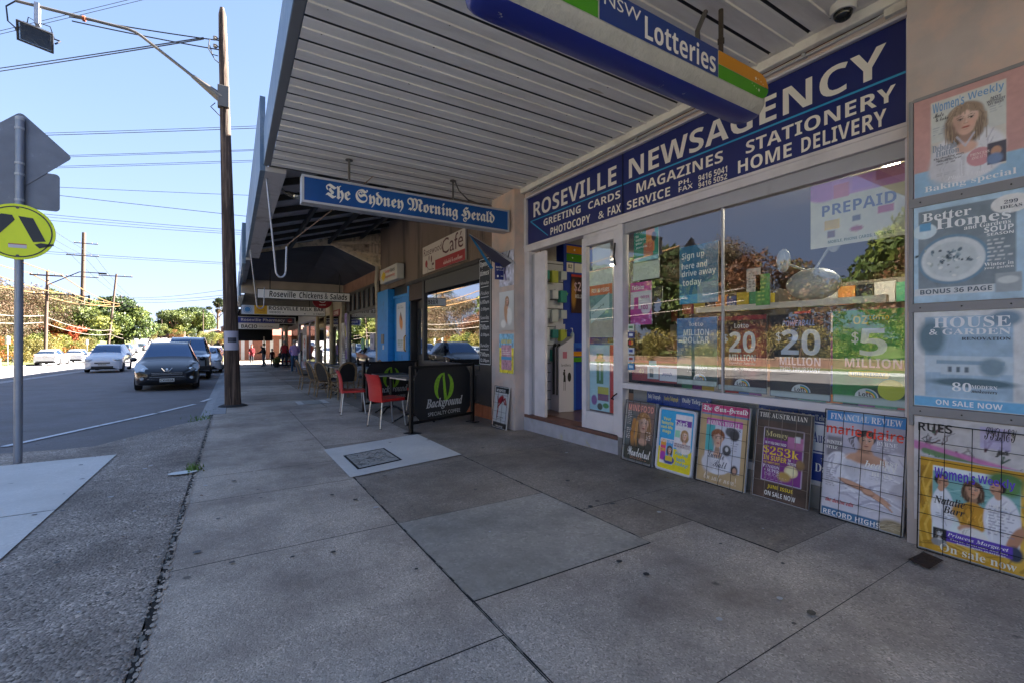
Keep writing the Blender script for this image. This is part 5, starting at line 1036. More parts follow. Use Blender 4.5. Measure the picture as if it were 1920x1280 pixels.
A = Art(.445, .66, 50, '#23262c'); A.noise(.3, 8, 6); A.ell(.22, .1, .2, .1, '#3b3a38', .6); A.rect(0, 0, .445, .05, '#a9b7b8')
winp('black lottery poster reading $20 MILLION THIS THURSDAY', 2.08, .755, A, [('POWERBALL', .1, .565, .34, .61, ink('#8fa9d8'), 'si', 3), ('$', .05, .44, .09, .52, ink('#c9d3e2'), 'sb', 3), ('20', .09, .34, .38, .54, ink('#c9d3e2'), 'sb', 3), ('MILLION', .08, .26, .38, .325, ink('#c9d3e2'), 'sb', 3), ('THIS THURSDAY', .08, .215, .38, .25, ink('#a8b4d6'), 'sb', 3)], lambda b, f: lott(b, f, .24), group=G4)
A = Art(.44, .66, 50, '#118a35'); A.ell(.38, .5, .15, .25, '#3f9c3a', .7); A.noise(.2, 8, 7); A.ell(.3, .08, .15, .05, '#1d3c22', .6); A.rect(0, 0, .44, .055, '#b4c4c0')
def oz(b, f): b.shape(f, rnd_poly(.1, .19, .34, .235, .02), ink('#d8c42a'), 2); b.text(f, 'THIS TUESDAY', .12, .2, .32, .225, ink('#4a5a1e'), 'sb', 4); b.disc(f, .35, .115, .075, .07, ink('#c4cf2a'), 2); lott(b, f, .21)
winp('bright green lottery poster reading OZ LOTTO $5 MILLION', 1.62, .76, A, [('OZ', .13, .56, .22, .62, ink('#e3cf22'), 'sb', 3), ('LOTTO', .23, .585, .34, .615, ink('#e3cf22'), 'sb', 3), ('$', .12, .42, .165, .51, ink('#d3dcdc'), 'sb', 3), ('5', .17, .34, .33, .53, ink('#d3dcdc'), 'sb', 3), ('MILLION', .08, .26, .41, .325, ink('#d3dcdc'), 'sb', 3)], oz, group=G4)
A = Art(.6, .48, 60, '#d0cdaf'); A.ell(.1, .46, .16, .12, '#b576a8', .1); A.rect(.14, .35, .6, .48, '#b882b2'); A.rect(.15, .34, .26, .45, '#c9757c'); A.rect(.27, .37, .4, .47, '#b079b8'); A.rect(.41, .4, .6, .48, '#a04a4a', .6); A.rect(.09, .12, .2, .2, '#d8b52c'); A.rect(.27, .15, .33, .2, '#4d4a44'); A.rect(.42, .17, .52, .23, '#b04450'); A.rect(.11, .06, .17, .12, '#6a4a3a'); A.ell(.3, .1, .04, .02, '#9a3030', .3); A.noise(.05, 20, 1)
winp('cream and mauve phone card poster reading PREPAID', 1.77, 1.9, A, [('PREPAID', .08, .23, .53, .31, ink('#4a5878'), 'sb', 3), ('MOBILE, PHONE CARDS, INTERNET', .12, .02, .52, .045, ink('#4a6a4a'), 'sb', 3)])
A = Art(.42, .56, 40, '#1f6f92'); A.rect(0, 0, .42, .09, '#3aa0cf'); A.rect(.2, 0, .42, .2, '#c5cfc9', .5); A.noise(.1, 8, 2)
winp('blue car-sharing poster reading Sign up here and drive away today', 2.97, 1.56, A, [('Sign up', .03, .42, .28, .5, ink('#e2ebe8'), 'sb', 3), ('here and', .03, .34, .31, .4, ink('#e2ebe8'), 'sb', 3), ('drive away', .03, .25, .4, .325, ink('#e2ebe8'), 'sb', 3), ('today', .04, .16, .25, .24, ink('#e2ebe8'), 'sb', 3)])
A = Art(.34, .48, 40, '#1f8a6a'); A.rect(.17, .1, .29, .4, '#d9892e'); A.rect(.14, .02, .27, .2, '#c9602e', .8); A.rect(0, 0, .34, .06, '#8fc6dc'); A.ell(.28, .25, .03, .05, '#33302c', .3)
winp('green and orange poster about collecting parcels, top left of the window', 3.57, 2.05, A, [('the', .03, .41, .09, .44, ink('#e0efe6'), 'sb', 3), ('convenient', .03, .365, .27, .4, ink('#e0efe6'), 'sb', 3), ('way', .03, .315, .12, .35, ink('#e0efe6'), 'sb', 3), ('to', .03, .275, .07, .305, ink('#e0efe6'), 'sb', 3), ('collect', .03, .235, .17, .265, ink('#e0efe6'), 'sb', 3), ('your', .03, .19, .12, .22, ink('#e0efe6'), 'sb', 3), ('parcels', .04, .15, .19, .18, ink('#e0efe6'), 'sb', 3)])
A = Art(.3, .46, 40, '#cf4f9c'); A.rect(0, .15, .3, .36, '#ddd6de'); A.grad; A.rect(0, 0, .3, .17, '#c2479c'); A.ell(.22, .18, .07, .07, '#e2d4e0', .1); A.rect(.05, .17, .12, .3, '#c23f90')
winp('pink and white phone offer poster reading Telsim $100', 3.62, 1.38, A, [('Telsim', .02, .38, .2, .43, ink(W_), 'si', 3), ('OFFER', .15, .28, .27, .31, ink('#b8388c'), 'sb', 3), ('100', .15, .16, .25, .21, ink('#b8388c'), 'sb', 3)])
A = Art(.36, .62, 40, '#c9d4c6'); A.noise(.25, 10, 3); A.small(.05, .3, .3, .5, 8, '#8b9a90', 3)
winp('faded pale map sheet below the green poster', 3.58, 1.86, A.__class__(.36, .2, 30, '#c9d4c6'))
A = Art(.12, .17, 16, '#2c2419'); A.rect(.01, .02, .11, .15, '#4a3a22')
winp('small black and gold MOBILE PHONE notice', 3.30, 1.60, A, [('MOBILE', .02, .1, .1, .125, ink('#d6c58c'), 'sb', 3), ('PHONE', .02, .07, .1, .095, ink('#d6c58c'), 'sb', 3)])
A = Art(.6, .22, 30, '#8c2c2c'); A.noise(.1, 8, 2)
winp('red counter front seen low behind the glass with card logos', 3.6, .78, A, [('40', .1, .08, .17, .13, ink('#b98a4a'), 'sb', 3)], lambda b, f: (b.rect(f, .22, .03, .37, .16, ink('#bcc6cc'), 2), b.rect(f, .25, .045, .3, .14, ink('#2c4a58'), 3), b.rect(f, .38, .02, .6, .15, ink('#cdd2dc'), 2), b.text(f, 'paysafe', .42, .07, .54, .11, ink('#2f4f9a'), 'si', 4), b.rect(f, .24, .17, .34, .22, ink('#6fc2d6'), 2)), x=3.78)
cols = [('#c9d2c6', '#3b7a4a'), ('#2e3a7a', '#d9dfe6'), ('#3a2c26', '#d8642e'), ('#c6ccd4', '#2c4a9a'), ('#d0ccd2', '#8c2c34'), ('#3f86c0', '#d3e4ee')]
for i, (c1, c2) in enumerate(cols):
    z = 1.32-i*.085
    b = MB(); f = Fr((3.712, 3.6, z), (0, -1, 0)); b.rect(f, 0, 0, .095, .068, ink(c1), .5)
    if i == 2: b.disc(f, .035, .034, .022, .022, ink('#d0302c'), 2).disc(f, .06, .034, .022, .022, ink('#e09a2c'), 1.5)
    else: b.rect(f, .02, .02, .075, .048, ink(c2), 2)
    tag(b.build('card_sticker'), 'payment card sticker %s in the column beside the door' % ['with a green mark', 'in navy', 'with red and orange circles', 'white with a blue bar', 'white with a red bar', 'in light blue'][i], 'sticker', 'payment card stickers on the window')
for y, z, w, h, c1, c2, lb in ((2.28, 1.62, .12, .2, '#b9b5a6', '#6d6a62', 'pale handwritten notice in the middle of the window'), (2.2, 1.5, .12, .26, '#5c9c4a', '#c6d96a', 'bright green flyer in the middle of the window')):
    A = Art(w, h, 24, c1); A.noise(.3, 6, 4); A.small(.015, .03, w-.015, h-.03, 6, c2, 3)
    winp(lb, y, z, A)
A = Art(.44, .42, 40, '#9fb5ba'); A.noise(.2, 8, 4); A.rect(0, .3, .44, .42, '#c4dbe4')
# posters on the sliding door pane
A = Art(.4, .8, 50, '#cfd6cf'); A.rect(0, .5, .4, .62, '#d8734a'); A.rect(0, .2, .4, .5, '#6f9a98'); A.noise(.15, 8, 4); A.rect(0, 0, .4, .2, '#a89a7c', .6)
def chq(b, f): b.shape(f, [(.03, .16), (.35, .34), (.35, .52), (.03, .34)], ink('#b8d3cf'), 2); b.text(f, 'see us today', .06, .26, .3, .3, ink('#3a5a58'), 'sc', 4, 0, None, 28)
winp('long orange and teal poster on the upper part of the sliding door', 4.26, 1.25, A, [('FOR 20 YEARS', .05, .53, .35, .58, ink('#f0e2d6'), 'sb', 3)], chq, x=3.735)
A = Art(.4, .8, 50, '#d4dcd6'); A.small(.05, .1, .35, .7, 16, '#7d8a84', 3); A.noise(.06, 12, 2)
winp('white printed notice on the top of the sliding door', 4.2, 2.06, Art(.3, .28, 20, '#ccd6d8'), x=3.735)
A = Art(.34, .78, 60, '#a3cbdc'); A.noise(.06, 5, 2); A.rect(.12, .32, .24, .68, '#3f7a4c'); A.ell(.18, .62, .04, .05, '#c4ab5c', .3); A.ell(.18, .6, .09, .025, '#5f9a48', .3); A.rect(.17, .36, .19, .58, '#a3cbdc'); A.rect(.14, .12, .33, .21, '#7a4a78'); A.rect(.14, .2, .33, .29, '#b8b44a'); A.ell(.08, .12, .05, .06, '#7a4a98', .3); A.ell(.28, .07, .05, .03, '#3f8a4c', .3); A.ell(.18, .05, .045, .04, '#3c4a44', .2)
winp('pale blue scratch ticket poster low on the sliding door', 4.25, .38, A, (), x=3.735)
tag(MB().fbox(wallfr(3.735), -3.9, .38, -3.81, 1.16, -.004, 0, ink('#c22a26')).build('red_sign_strip'), 'plain red vertical sign strip low on the sliding door', 'sign')
# newspaper name strips behind the low glass
f = wallfr(3.77); nvb = ink('#1d3f93')
for y0, y1, tx, c, st in ((3.38, 3.18, 'Daily Telegraph', W_, 'se'), (3.17, 2.96, 'Sunday Telegraph', '#e3cf5a', 'se'), (2.95, 2.62, 'Daily Telegraph', W_, 'se'), (2.17, 1.86, 'Sunday Telegraph', '#e3cf5a', 'se'), (1.85, 1.55, 'Daily Telegraph', W_, 'se'), (1.54, 1.3, 'Sunday Telegraph', '#e3cf5a', 'se')):
    o = MB().fbox(f, -y0, .55, -y1, .685, -.01, 0, nvb).text(f, tx, -y0+.02, .595, -y1-.02, .65, ink(c), st, 3).build('newspaper_strip')
    tag(o, '%s newspaper name strip %s' % (tx, {3.38: 'furthest left behind the low glass', 3.17: 'second behind the low glass', 2.95: 'above the yellow poster board', 2.17: 'above the brown poster board', 1.85: 'right of the brown poster board', 1.54: 'above the white dress poster'}[y0]), 'newspaper sign', 'newspaper name strips')
tag(MB().box(3.80, 1.2, .16, 3.84, 3.6, .69, mat('low_backing', '#8d8d90', .8, var=.1)).build('display_backing'), 'grey backing board behind the low window glass', 'backing board')

# ------------------------------------------------------------------ inside the shop
sw = T('slatwall', 'white slatwall with packets on hooks just inside the open door', 'display', (4.25, 5.7, .15))
b = MB().box(4.0, 5.72, .15, 4.47, 5.76, 2.45, mat('slat_white', '#cfcfd2', .5))
for k in range(16): b.box(4.0, 5.712, .3+k*.14, 4.47, 5.72, .31+k*.14, mat('groove_shadow'))
b.build('panel', sw)
r = random.Random(4)
for k in range(15):
    x, z = 4.08+.15*(k % 3), 2.28-.3*(k//3); b = MB().box(x-.055-.01*(k % 2), 5.62-.02*(k % 3), z-.13-.05*(k % 2), x+.055, 5.66, z, ink(r.choice(['#c9d0cf', '#3f9a86', '#b8bf4a', '#d4d8da', '#2f7f7a']))).tube([(x, 5.72, z+.01), (x, 5.6, z+.01)], .004, alu)
    tag(b.build('hanging_packet'), 'packet on the %s row of the slatwall, %s hook' % (['top', 'second', 'third', 'fourth', 'bottom'][k//3], ['left', 'middle', 'right'][k % 3]), 'packet', 'packets on the slatwall hooks')
dblue = mat('display_blue', '#1d3fa8', .4)
b = MB().box(4.47, 5.7, .15, 5.4, 5.9, 2.75, dblue); bu = T('blue_display_column', 'royal blue lottery display column inside the doorway', 'display', (4.9, 5.8, .15)); b.build('column', bu)
C = crossfr(5.695); b = MB().rect(C, 4.52, 2.6, 4.84, 2.72, og).rect(C, 4.52, 2.47, 4.84, 2.59, gn).rect(C, 4.52, 2.3, 4.66, 2.45, cream).rect(C, 4.68, 2.3, 4.84, 2.45, cream).text(C, '02', 4.55, 2.36, 4.63, 2.42, blk).star(C, 4.68, 2.66, .025, cream).star(C, 4.64, 2.53, .02, cream).star(C, 4.52, 1.95, .04, ink('#7ac43a')); b.build('sign_face', bu)
A = Art(.34, .62, 30, '#3a1c1c'); A.noise(.4, 6, 2); A.rect(0, .58, .34, .62, '#c0302c'); A.ell(.05, .3, .05, .2, '#b8843a', .6)
t = T('display_poster', 'dark lottery poster on the blue column inside the door', 'poster', (4.75, 5.68, 1.65)); C2 = Fr((4.6, 5.68, 1.65)); MB().art(C2, 0, 0, A).text(C2, '$2', .06, .33, .2, .5, ink('#d9b9c0')).text(C2, 'MILLION', .08, .24, .3, .3, ink('#e0dcdc')).build('printed_sheet', t)
us = T('umbrella_stand_box', 'tall white cardboard umbrella display box inside the door', 'display box', (4.25, 5.4, .15))
cb = mat('white_card', '#cbc6ce', .6)
f = Fr((4.16, 5.42, .15), (1, -.22, 0)); b = MB()
b.prism(f, [(0, 0), (.24, 0), (.24, 1.12), (0, .96)], -.3, 0, cb).prism(f, [(.08, 1.0), (.24, 1.1), (.24, 1.32), (.08, 1.3)], -.3, -.29, cb)
b.text(f, 'brellerz', .04, .68, .19, .72, blk, None).rect(f, .06, .8, .13, .9, ink('#b5667c')).rect(f, .065, .55, .1, .6, blk).disc(f, .17, .52, .03, .07, blk, 1, 16).shape(f, [(.07, .45), (.11, .45), (.105, .55), (.075, .55)], blk).rect(f, .075, .32, .082, .46, blk).rect(f, .098, .32, .105, .46, blk).disc(f, .087, .62, .013, .018, blk).text(f, 'brellerz', .1, 1.19, .22, 1.23, blk, None, 2); b.build('box', us)
f2 = Fr((4.16, 5.42, .15), (-.3, .95, 0)); b = MB()
for k in range(7): x = 4.17+.03*(k % 4); y = 5.48+.05*(k//2); b.tube([(x, y, .4), (x, y, 1.1), (x+.02, y, 1.16), (x+.04, y, 1.12)], .013, bk, 8)
tag(b.build('umbrellas'), 'bunch of black folded umbrellas standing in the white card box', 'umbrellas')
bn = T('lottery_counter', 'blue counter with orange and green stripes inside the doorway', 'counter', (4.8, 5.5, .15))
lb = mat('counter_blue', '#2a62c4', .4)
MB().box(4.44, 5.45, .15, 5.3, 5.69, 1.16, dblue).box(4.42, 5.44, .15, 4.5, 5.46, 1.18, lb).box(4.42, 5.43, 1.1, 5.32, 5.69, 1.18, lb).build('body', bn, bev=.006)
C = crossfr(5.425); MB().rect(C, 4.42, .98, 5.3, 1.05, og).rect(C, 4.42, .89, 5.3, .96, gn).build('stripe', bn)
hp = T('hand_sanitiser', 'clear pump bottle on the blue counter', 'bottle', (4.52, 5.55, 1.18)); MB().lathe([(.03, 0), (.032, .02), (.032, .13), (.012, .16), (.012, .18)], (4.52, 5.55, 1.182), mat('bottle_clear', '#9fb0b8', .2), 14).tube([(4.52, 5.55, 1.36), (4.52, 5.55, 1.4), (4.49, 5.55, 1.4)], .006, cream).build('bottle', hp, smooth=True)
# shelving with magazines further inside, behind the window
for k, (x, y) in enumerate(((6.2, 1.6), (6.2, 3.3), (8.2, 1.6), (8.2, 3.4), (8.2, 5.2))):
    t = T('magazine_shelf', 'tall shelf unit of coloured magazines inside the shop, %s' % ['near right', 'near centre', 'back right', 'back centre', 'back left'][k], 'shelf', (x, y, .15), 'magazine shelves')
    MB().box(x, y, .146, x+.5, y+1.4, 1.9, mat('shelf_grey', '#6d6a67', .7)).build('unit', t)
    b = MB()
    for row in range(5):
        yy_ = y+.04
        while yy_ < y+1.3: ww = r.uniform(.14, .2); b.box(x-.06, yy_, .35+row*.32, x-.02, yy_+ww, .35+row*.32+r.uniform(.2, .27), ink(r.choice(['#b84a4a', '#4a6ab8', '#c9b84a', '#c9c9c9', '#4a9a7a', '#8a4a9a', '#2b2b33', '#d68a4a']))); yy_ += ww+.01
    b.build('magazines', t)
b = MB().box(3.93, 1.35, 1.48, 3.97, 2.9, 1.53, mat('rail_white', '#cfccc0', .5)); tag(b.build('window_shelf_rail'), 'white rail running along behind the window glass', 'rail')
fn = T('inflatable_toy', 'grey inflated oval toy with two paddles hanging behind the window', 'toy', (4.0, 1.9, 1.53))
gw = mat('grey_vinyl', '#a3aaa6', .35)
MB().blob((4.0, 1.86, 1.66), (.12, .2, .13), gw, 24, 16).build('body', fn, smooth=60); MB().blob((3.98, 1.7, 2.0), (.02, .06, .11), gw, 16, 10).blob((3.98, 2.08, 1.88), (.02, .06, .1), gw, 16, 10).tube([(4, 1.86, 1.75), (3.98, 1.72, 1.95)], .01, gw).tube([(4, 1.86, 1.75), (3.98, 2.05, 1.85)], .01, gw).build('paddle', fn, smooth=60)
# ------------------------------------------------------------------ café furniture
redp = mat('red_resin', '#c02a26', .35, var=.05, vscale=4, dirt='#a82522', dscale=3, coat=.15)
alul = mat('brushed_leg', '#c3c5c8', .3, .8)
def curved(prof, x0, x1, bow, m, b, th=.012, n=8):
    """sheet swept across x with a bow in y; prof: (y, z)"""
    for s_ in (0, 1):
        pass
    N = len(prof)
    def P(i, j, o):
        u = j/n*2-1; y, z = prof[i]; return (x0+(x1-x0)*j/n, y-bow*(1-u*u)+o, z)
    for o in (0, th):
        for i in range(N-1):
            for j in range(n):
                q = [P(i, j, o), P(i, j+1, o), P(i+1, j+1, o), P(i+1, j, o)]; b.poly(q if o else q[::-1], m)
    for i in range(N-1):
        for j in (0, n): b.poly([P(i, j, 0), P(i+1, j, 0), P(i+1, j, th), P(i, j, th)], m)
    for j in range(n):
        b.poly([P(N-1, j, 0), P(N-1, j+1, 0), P(N-1, j+1, th), P(N-1, j, th)], m); b.poly([P(0, j, 0), P(0, j, th), P(0, j+1, th), P(0, j+1, 0)], m)
# chair faces +y in its own frame, back at -y
rc = T('cafe_chair', 'nearest red plastic cafe chair with aluminium legs beside the front banner', 'chair', (0, 0, 0), 'red cafe chairs')
b = MB(); b.prism(Fr((0, 0, .405), (1, 0, 0), (0, 1, 0)), rnd_poly(-.21, -.2, .21, .22, .05), 0, .045, redp); b.build('seat', rc, bev=.008)
b = MB(); curved([(-.19, .40), (-.2, .48), (-.205, .56), (-.215, .66), (-.24, .75), (-.27, .82)], -.21, .21, .035, redp, b, .02); b.build('backrest', rc, smooth=True)
for sx in (-1, 1):
    for sy in (-1, 1): MB().tube([(sx*.18, sy*.17, .41), (sx*.205, sy*.215, 0)], .0125, alul, 10).lathe([(.016, 0), (.016, .012)], (sx*.205, sy*.215, 0), bk, 10).build('leg', rc)
rc.location = (2.06, 7.08, zg(7.1)); rc.rotation_euler = (0, 0, R(-90+12))
dup(rc, (1.93, 8.85, zg(8.9)), R(-90-8), 'red cafe chair farther from the camera, left of the rear banner')
dup(rc, (2.85, 7.5, zg(7.5)), R(95), 'red cafe chair facing left, half hidden behind the front banner')
dup(rc, (3.12, 8.4, zg(8.4)), R(100), 'red cafe chair facing left between the two banners')
# tables
ttop = mat('table_top', '#3c3d42', .3, .2); rimm = mat('table_rim', '#b5b6b8', .3, .8); iron = mat('cast_iron', '#202022', .5, .4)
tb = T('cafe_table', 'square dark cafe table with a silver rim right behind the front banner', 'table', (0, 0, 0), 'dark square cafe tables')
MB().box(-.3, -.3, .715, .3, .3, .735, rimm).box(-.29, -.29, .735, .29, .29, .738, ttop).build('tabletop', tb, bev=.003)
MB().tube([(0, 0, .1), (0, 0, .71)], .03, iron, 12).box(-.15, -.15, .7, .15, .15, .715, iron).build('column', tb)
for a in (45, 135, 225, 315): c, s_ = math.cos(R(a)), math.sin(R(a)); MB().tube([(c*.03, s_*.03, .14), (c*.15, s_*.15, .12), (c*.3, s_*.3, .03), (c*.34, s_*.34, .012)], [.02, .018, .014, .018], iron, 8).build('foot', tb, smooth=True)
tb.location = (2.55, 7.2, zg(7.2)); tb.rotation_euler = (0, 0, R(8))
dup(tb, (2.52, 8.38, zg(8.4)), R(-4), 'square dark cafe table in front of the rear banner')
dup(tb, (2.55, 12.9, zg(12.9)), R(3), 'square dark cafe table among the bamboo chairs, nearer one')
dup(tb, (2.55, 15.0, zg(15)), R(3), 'square dark cafe table among the bamboo chairs, farther one')
# bamboo bistro chairs
bam = mat('bamboo', '#8f7450', .5, var=.25, vscale=14, dirt='#4f3c28', dscale=25); wv = mat('black_weave', '#1c1b1c', .6, bump=1, bscale=220)
bc = T('bistro_chair', 'bamboo bistro chair with rounded black woven back turned to the camera', 'chair', (0, 0, 0), 'bamboo bistro chairs')
MB().prism(Fr((0, 0, .43), (1, 0, 0), (0, 1, 0)), rnd_poly(-.22, -.2, .22, .22, .09), 0, .035, wv).build('seat', bc, bev=.008)
arc = [(-.22, -.2, .43), (-.235, -.24, .6), (-.21, -.29, .76), (-.13, -.32, .86), (0, -.33, .9), (.13, -.32, .86), (.21, -.29, .76), (.235, -.24, .6), (.22, -.2, .43)]
b = MB().tube(arc, .017, bam, 8).tube([(x*.88, y+.004, z-.02 if z > .5 else z) for x, y, z in arc], .01, bam, 8); b.tube([(-.23, -.24, .58), (-.27, -.05, .62), (-.24, .15, .6), (-.22, .2, .45)], .013, bam).tube([(.23, -.24, .58), (.27, -.05, .62), (.24, .15, .6), (.22, .2, .45)], .013, bam); b.build('back_frame', bc, smooth=True)
b = MB(); b.poly([(x*.87, y+.005, z-.02 if z > .5 else z) for x, y, z in arc][::-1], wv); b.poly([(x*.87, y+.02, z-.02 if z > .5 else z) for x, y, z in arc], wv); b.build('backrest', bc)
for sx in (-1, 1):
    for sy in (-1, 1): MB().tube([(sx*.19, sy*.17, .43), (sx*.215, sy*.23, 0)], .015, bam, 8).build('leg', bc)
b = MB()
for z in (.38, .2): b.tube([(-.19, -.18, z), (.19, -.18, z), (.2, .19, z), (-.2, .19, z), (-.19, -.18, z)], .009, bam, 6)
for sx in (-1, 1): b.tube([(sx*.2, -.2, .2), (sx*.19, 0, .38), (sx*.2, .2, .2)], .008, bam, 6)
b.build('stretcher', bc)
bc.location = (2.3, 11.6, zg(11.6)); bc.rotation_euler = (0, 0, R(12))
dup(bc, (2.0, 13.0, zg(13)), R(-80), 'bamboo bistro chair seen from its side, facing right beside the nearer bamboo-set table')
dup(bc, (2.12, 12.3, zg(12.3)), R(-62), 'bamboo bistro chair tucked close behind the rounded-back one')
dup(bc, (1.98, 15.1, zg(15.1)), R(-85), 'bamboo bistro chair farthest along the path, facing right')
dup(bc, (3.15, 12.6, zg(12.6)), R(95), 'dark bistro chair by the green window, facing left')
dup(bc, (3.1, 11.3, zg(11.3)), R(80), 'dark bistro chair just behind the rear banner')
# banners
ban = mat('banner_black', '#1c1e22', .6, var=.1, vscale=3); ps = mat('post_black', '#141416', .45, .3)
green = mat('banner_green', '#7fb02c', .6, var=.2, vscale=30, dirt='#4a6a20', dscale=20, dlo=.55, dhi=.7); gry = mat('banner_grey', '#b7b9bc', .6)
def banner(label, p0, p1):
    (x0, y0), (x1, y1) = p0, p1; L = math.hypot(x1-x0, y1-y0); z = zg((y0+y1)/2)
    f = Fr((x0, y0, z), (x1-x0, y1-y0, 0)); t = T('banner_barrier', label, 'banner', ((x0+x1)/2, (y0+y1)/2, z), 'black cafe banner barriers')
    for a in (0, L): MB().fbox(f, a-.025, .01, a+.025, .96, -.025, .025, ps).fbox(f, a-.06, 0, a+.11 if a == 0 else a+.06, .012, -.1, .1, ps).build('post', t, bev=.004)
    MB().fbox(f, .025, .915, L-.025, .955, -.018, .018, ps).build('rail', t, bev=.004); MB().fbox(f, .025, .13, L-.025, .17, -.018, .018, ps).build('rail', t, bev=.004)
    k = .1; P = [(.05+k, .17), (L-.05-k, .17), (L-.06, .17+k), (L-.06, .9-k), (L-.05-k, .915), (.05+k, .915), (.06, .9-k), (.06, .17+k)]
    b = MB().prism(f, P, -.004, .004, ban)
    cx, cz, rx, rz = L*.5, .62, .2, .215
    # leaf-ring logo: two broken arcs and a slash
    def arcp(a0, a1, w0, w1, n=14):
        o = []; i_ = []
        for q in range(n+1): a = R(a0+(a1-a0)*q/n); w = w0+(w1-w0)*math.sin(math.pi*q/n); o.append((cx+rx*math.cos(a), cz+rz*math.sin(a))); i_.append((cx+(rx-w)*math.cos(a), cz+(rz-w)*math.sin(a)))
        for q in range(n): b.shape(f, [o[q], o[q+1], i_[q+1], i_[q]][::-1] if a1 < a0 else [o[q], o[q+1], i_[q+1], i_[q]], green, 5)
    arcp(95, 235, .02, .085); arcp(-85, 65, .02, .085)
    b.shape(f, [(cx-.035, cz+.21), (cx+.005, cz+.215), (cx+.06, cz-.2), (cx+.0, cz-.21)][::-1], green, 5)
    b.text(f, 'Background', L*.5-.36, .29, L*.5+.38, .46, gry, 'it', 5, .05).text(f, 'Background', L*.5-.357, .293, L*.5+.383, .463, gry, 'it', 6, .05).text(f, 'SPECIALTY COFFEE', L*.5-.32, .205, L*.5+.34, .26, gry, None, 5)
    for w in (('Background', .304), ): pass
    b.build('banner_cloth', t); return t
banner('front black cafe banner barrier with a green ring logo, reading Background Specialty Coffee', (2.16, 6.24), (3.34, 6.66))
banner('rear black cafe banner barrier with a green ring logo behind the red chairs', (2.17, 9.0), (3.36, 9.36))
# ------------------------------------------------------------------ things set in the footpath
mh = T('manhole_surround', 'pale concrete panel with a square patterned access cover set in the footpath', 'access cover', (1.5, 5.1, zg(5.1)))
def pl(b, pts, m, d): return b.poly([(x, y, zg(y)+d) for x, y in pts], m)
b = MB(); pl(b, [(.94, 4.4), (2.2, 4.66), (2.21, 6.12), (.93, 5.8)], conc_pale, .009); b.build('surround', mh)
ir = mat('cover_iron', '#a3a09a', .7, 0, bump=1.0, bscale=60, var=.2, vscale=30)
b = MB(); pl(b, [(1.06, 4.64), (1.56, 4.78), (1.56, 5.48), (1.06, 5.34)], mat('cover_gap', '#1e1e1f', .9), .011); pl(b, [(1.085, 4.68), (1.535, 4.81), (1.535, 5.44), (1.085, 5.31)], ir, .013); b.build('cover', mh)
b = MB(); r = random.Random(2)
for i in range(70):
    x, y = r.uniform(1.11, 1.5), 0; y = r.uniform(4.74+.29*(x-1.085), 5.27+.29*(x-1.085)); a = r.uniform(0, 3.14); l_ = r.uniform(.02, .05)
    dx, dy = math.cos(a)*l_, math.sin(a)*l_; pl(b, [(x-dx-dy*.12, y-dy+dx*.12), (x-dx+dy*.12, y-dy-dx*.12), (x+dx+dy*.12, y+dy-dx*.12), (x+dx-dy*.12, y+dy+dx*.12)], mat('cover_groove', '#6d6b68', .7), .0145)
b.build('tread_pattern', mh)
t = tag(pl(MB(), [(3.14, .895), (3.34, .89), (3.38, .985), (3.19, 1.0)], mat('rusty_cover', '#3d2f2a', .7, .3, var=.3, vscale=30, bump=1, bscale=60), .012).build('drain_cover'), 'small rusty brown cover in the ground near the golden poster rack', 'drain cover')
b = MB(); C = [(-.41+.12*math.cos(R(a)), 5.47+.07*math.sin(R(a))) for a in range(0, 360, 15)]; pl(b, C, mat('cap_white', '#d9dbd8', .6), .014); tag(b.build('survey_cap'), 'small white oval cap beside the crack in the driveway', 'cap')
for (x0, y0, x1, y1, lb) in ((1.35, 10.9, 1.75, 11.55, 'grey metal pit lid with pale edges in the middle of the path'), (1.75, 19.2, 2.25, 19.9, 'dark pit lid farther up the path beyond the near pit lid')):
    b = MB(); pl(b, [(x0-.12, y0-.05), (x1+.12, y0-.05), (x1+.12, y1+.05), (x0-.12, y1+.05)], conc_pale if y0 < 15 else conc_dark, .008); pl(b, [(x0, y0), (x1, y0), (x1, y1), (x0, y1)], ir, .011); tag(b.build('pit_lid'), lb, 'pit lid')
b = MB(); r = random.Random(11)
for i in range(260):
    c = r.choice([(-.42, 10.15, .28), (-.42, 9.9, .2), (-.33, 5.6, .08), (-.3, 11.1, .1)]); x, y = c[0]+r.gauss(0, c[2]*.5), c[1]+r.gauss(0, c[2]); h = r.uniform(.02, .08); a = r.uniform(0, 6.28); dx, dy = math.cos(a)*.008, math.sin(a)*.008; z0 = zg(y)-(.05 if y > 9.5 else 0)
    b.poly([(x-dx, y-dy, z0), (x+dx, y+dy, z0), (x+dy*4, y+dx*4, z0+h)], mat('weed_green', '#5d7a34', .8))
tag(b.build('weeds'), None, None, None, 'stuff')['label'] = 'small green weeds in the kerb joint'
bpy.data.objects['weeds']['category'] = 'weeds'
b = MB(); r = random.Random(17)
for i in range(70):
    x, y = r.choice([(r.uniform(3.3, 3.5), r.uniform(1.2, 6)), (r.uniform(-.6, -.2), r.uniform(3, 12)), (r.uniform(-2, 3.2), r.uniform(2, 14))]); a = r.uniform(0, 6.28); q = r.uniform(.008, .02); z = zg(y)+.011; c_, s_ = math.cos(a)*q, math.sin(a)*q
    b.poly([(x-c_, y-s_, z), (x+s_*.45, y-c_*.45, z+.004), (x+c_, y+s_, z+.002), (x-s_*.45, y+c_*.45, z)], ink(r.choice(['#8a6a42', '#6d4e30', '#a08a5c', '#57402c'])))
tag(b.build('fallen_leaves'), 'small dry leaves and crumbs scattered on the footpath', 'leaves', None, 'stuff')
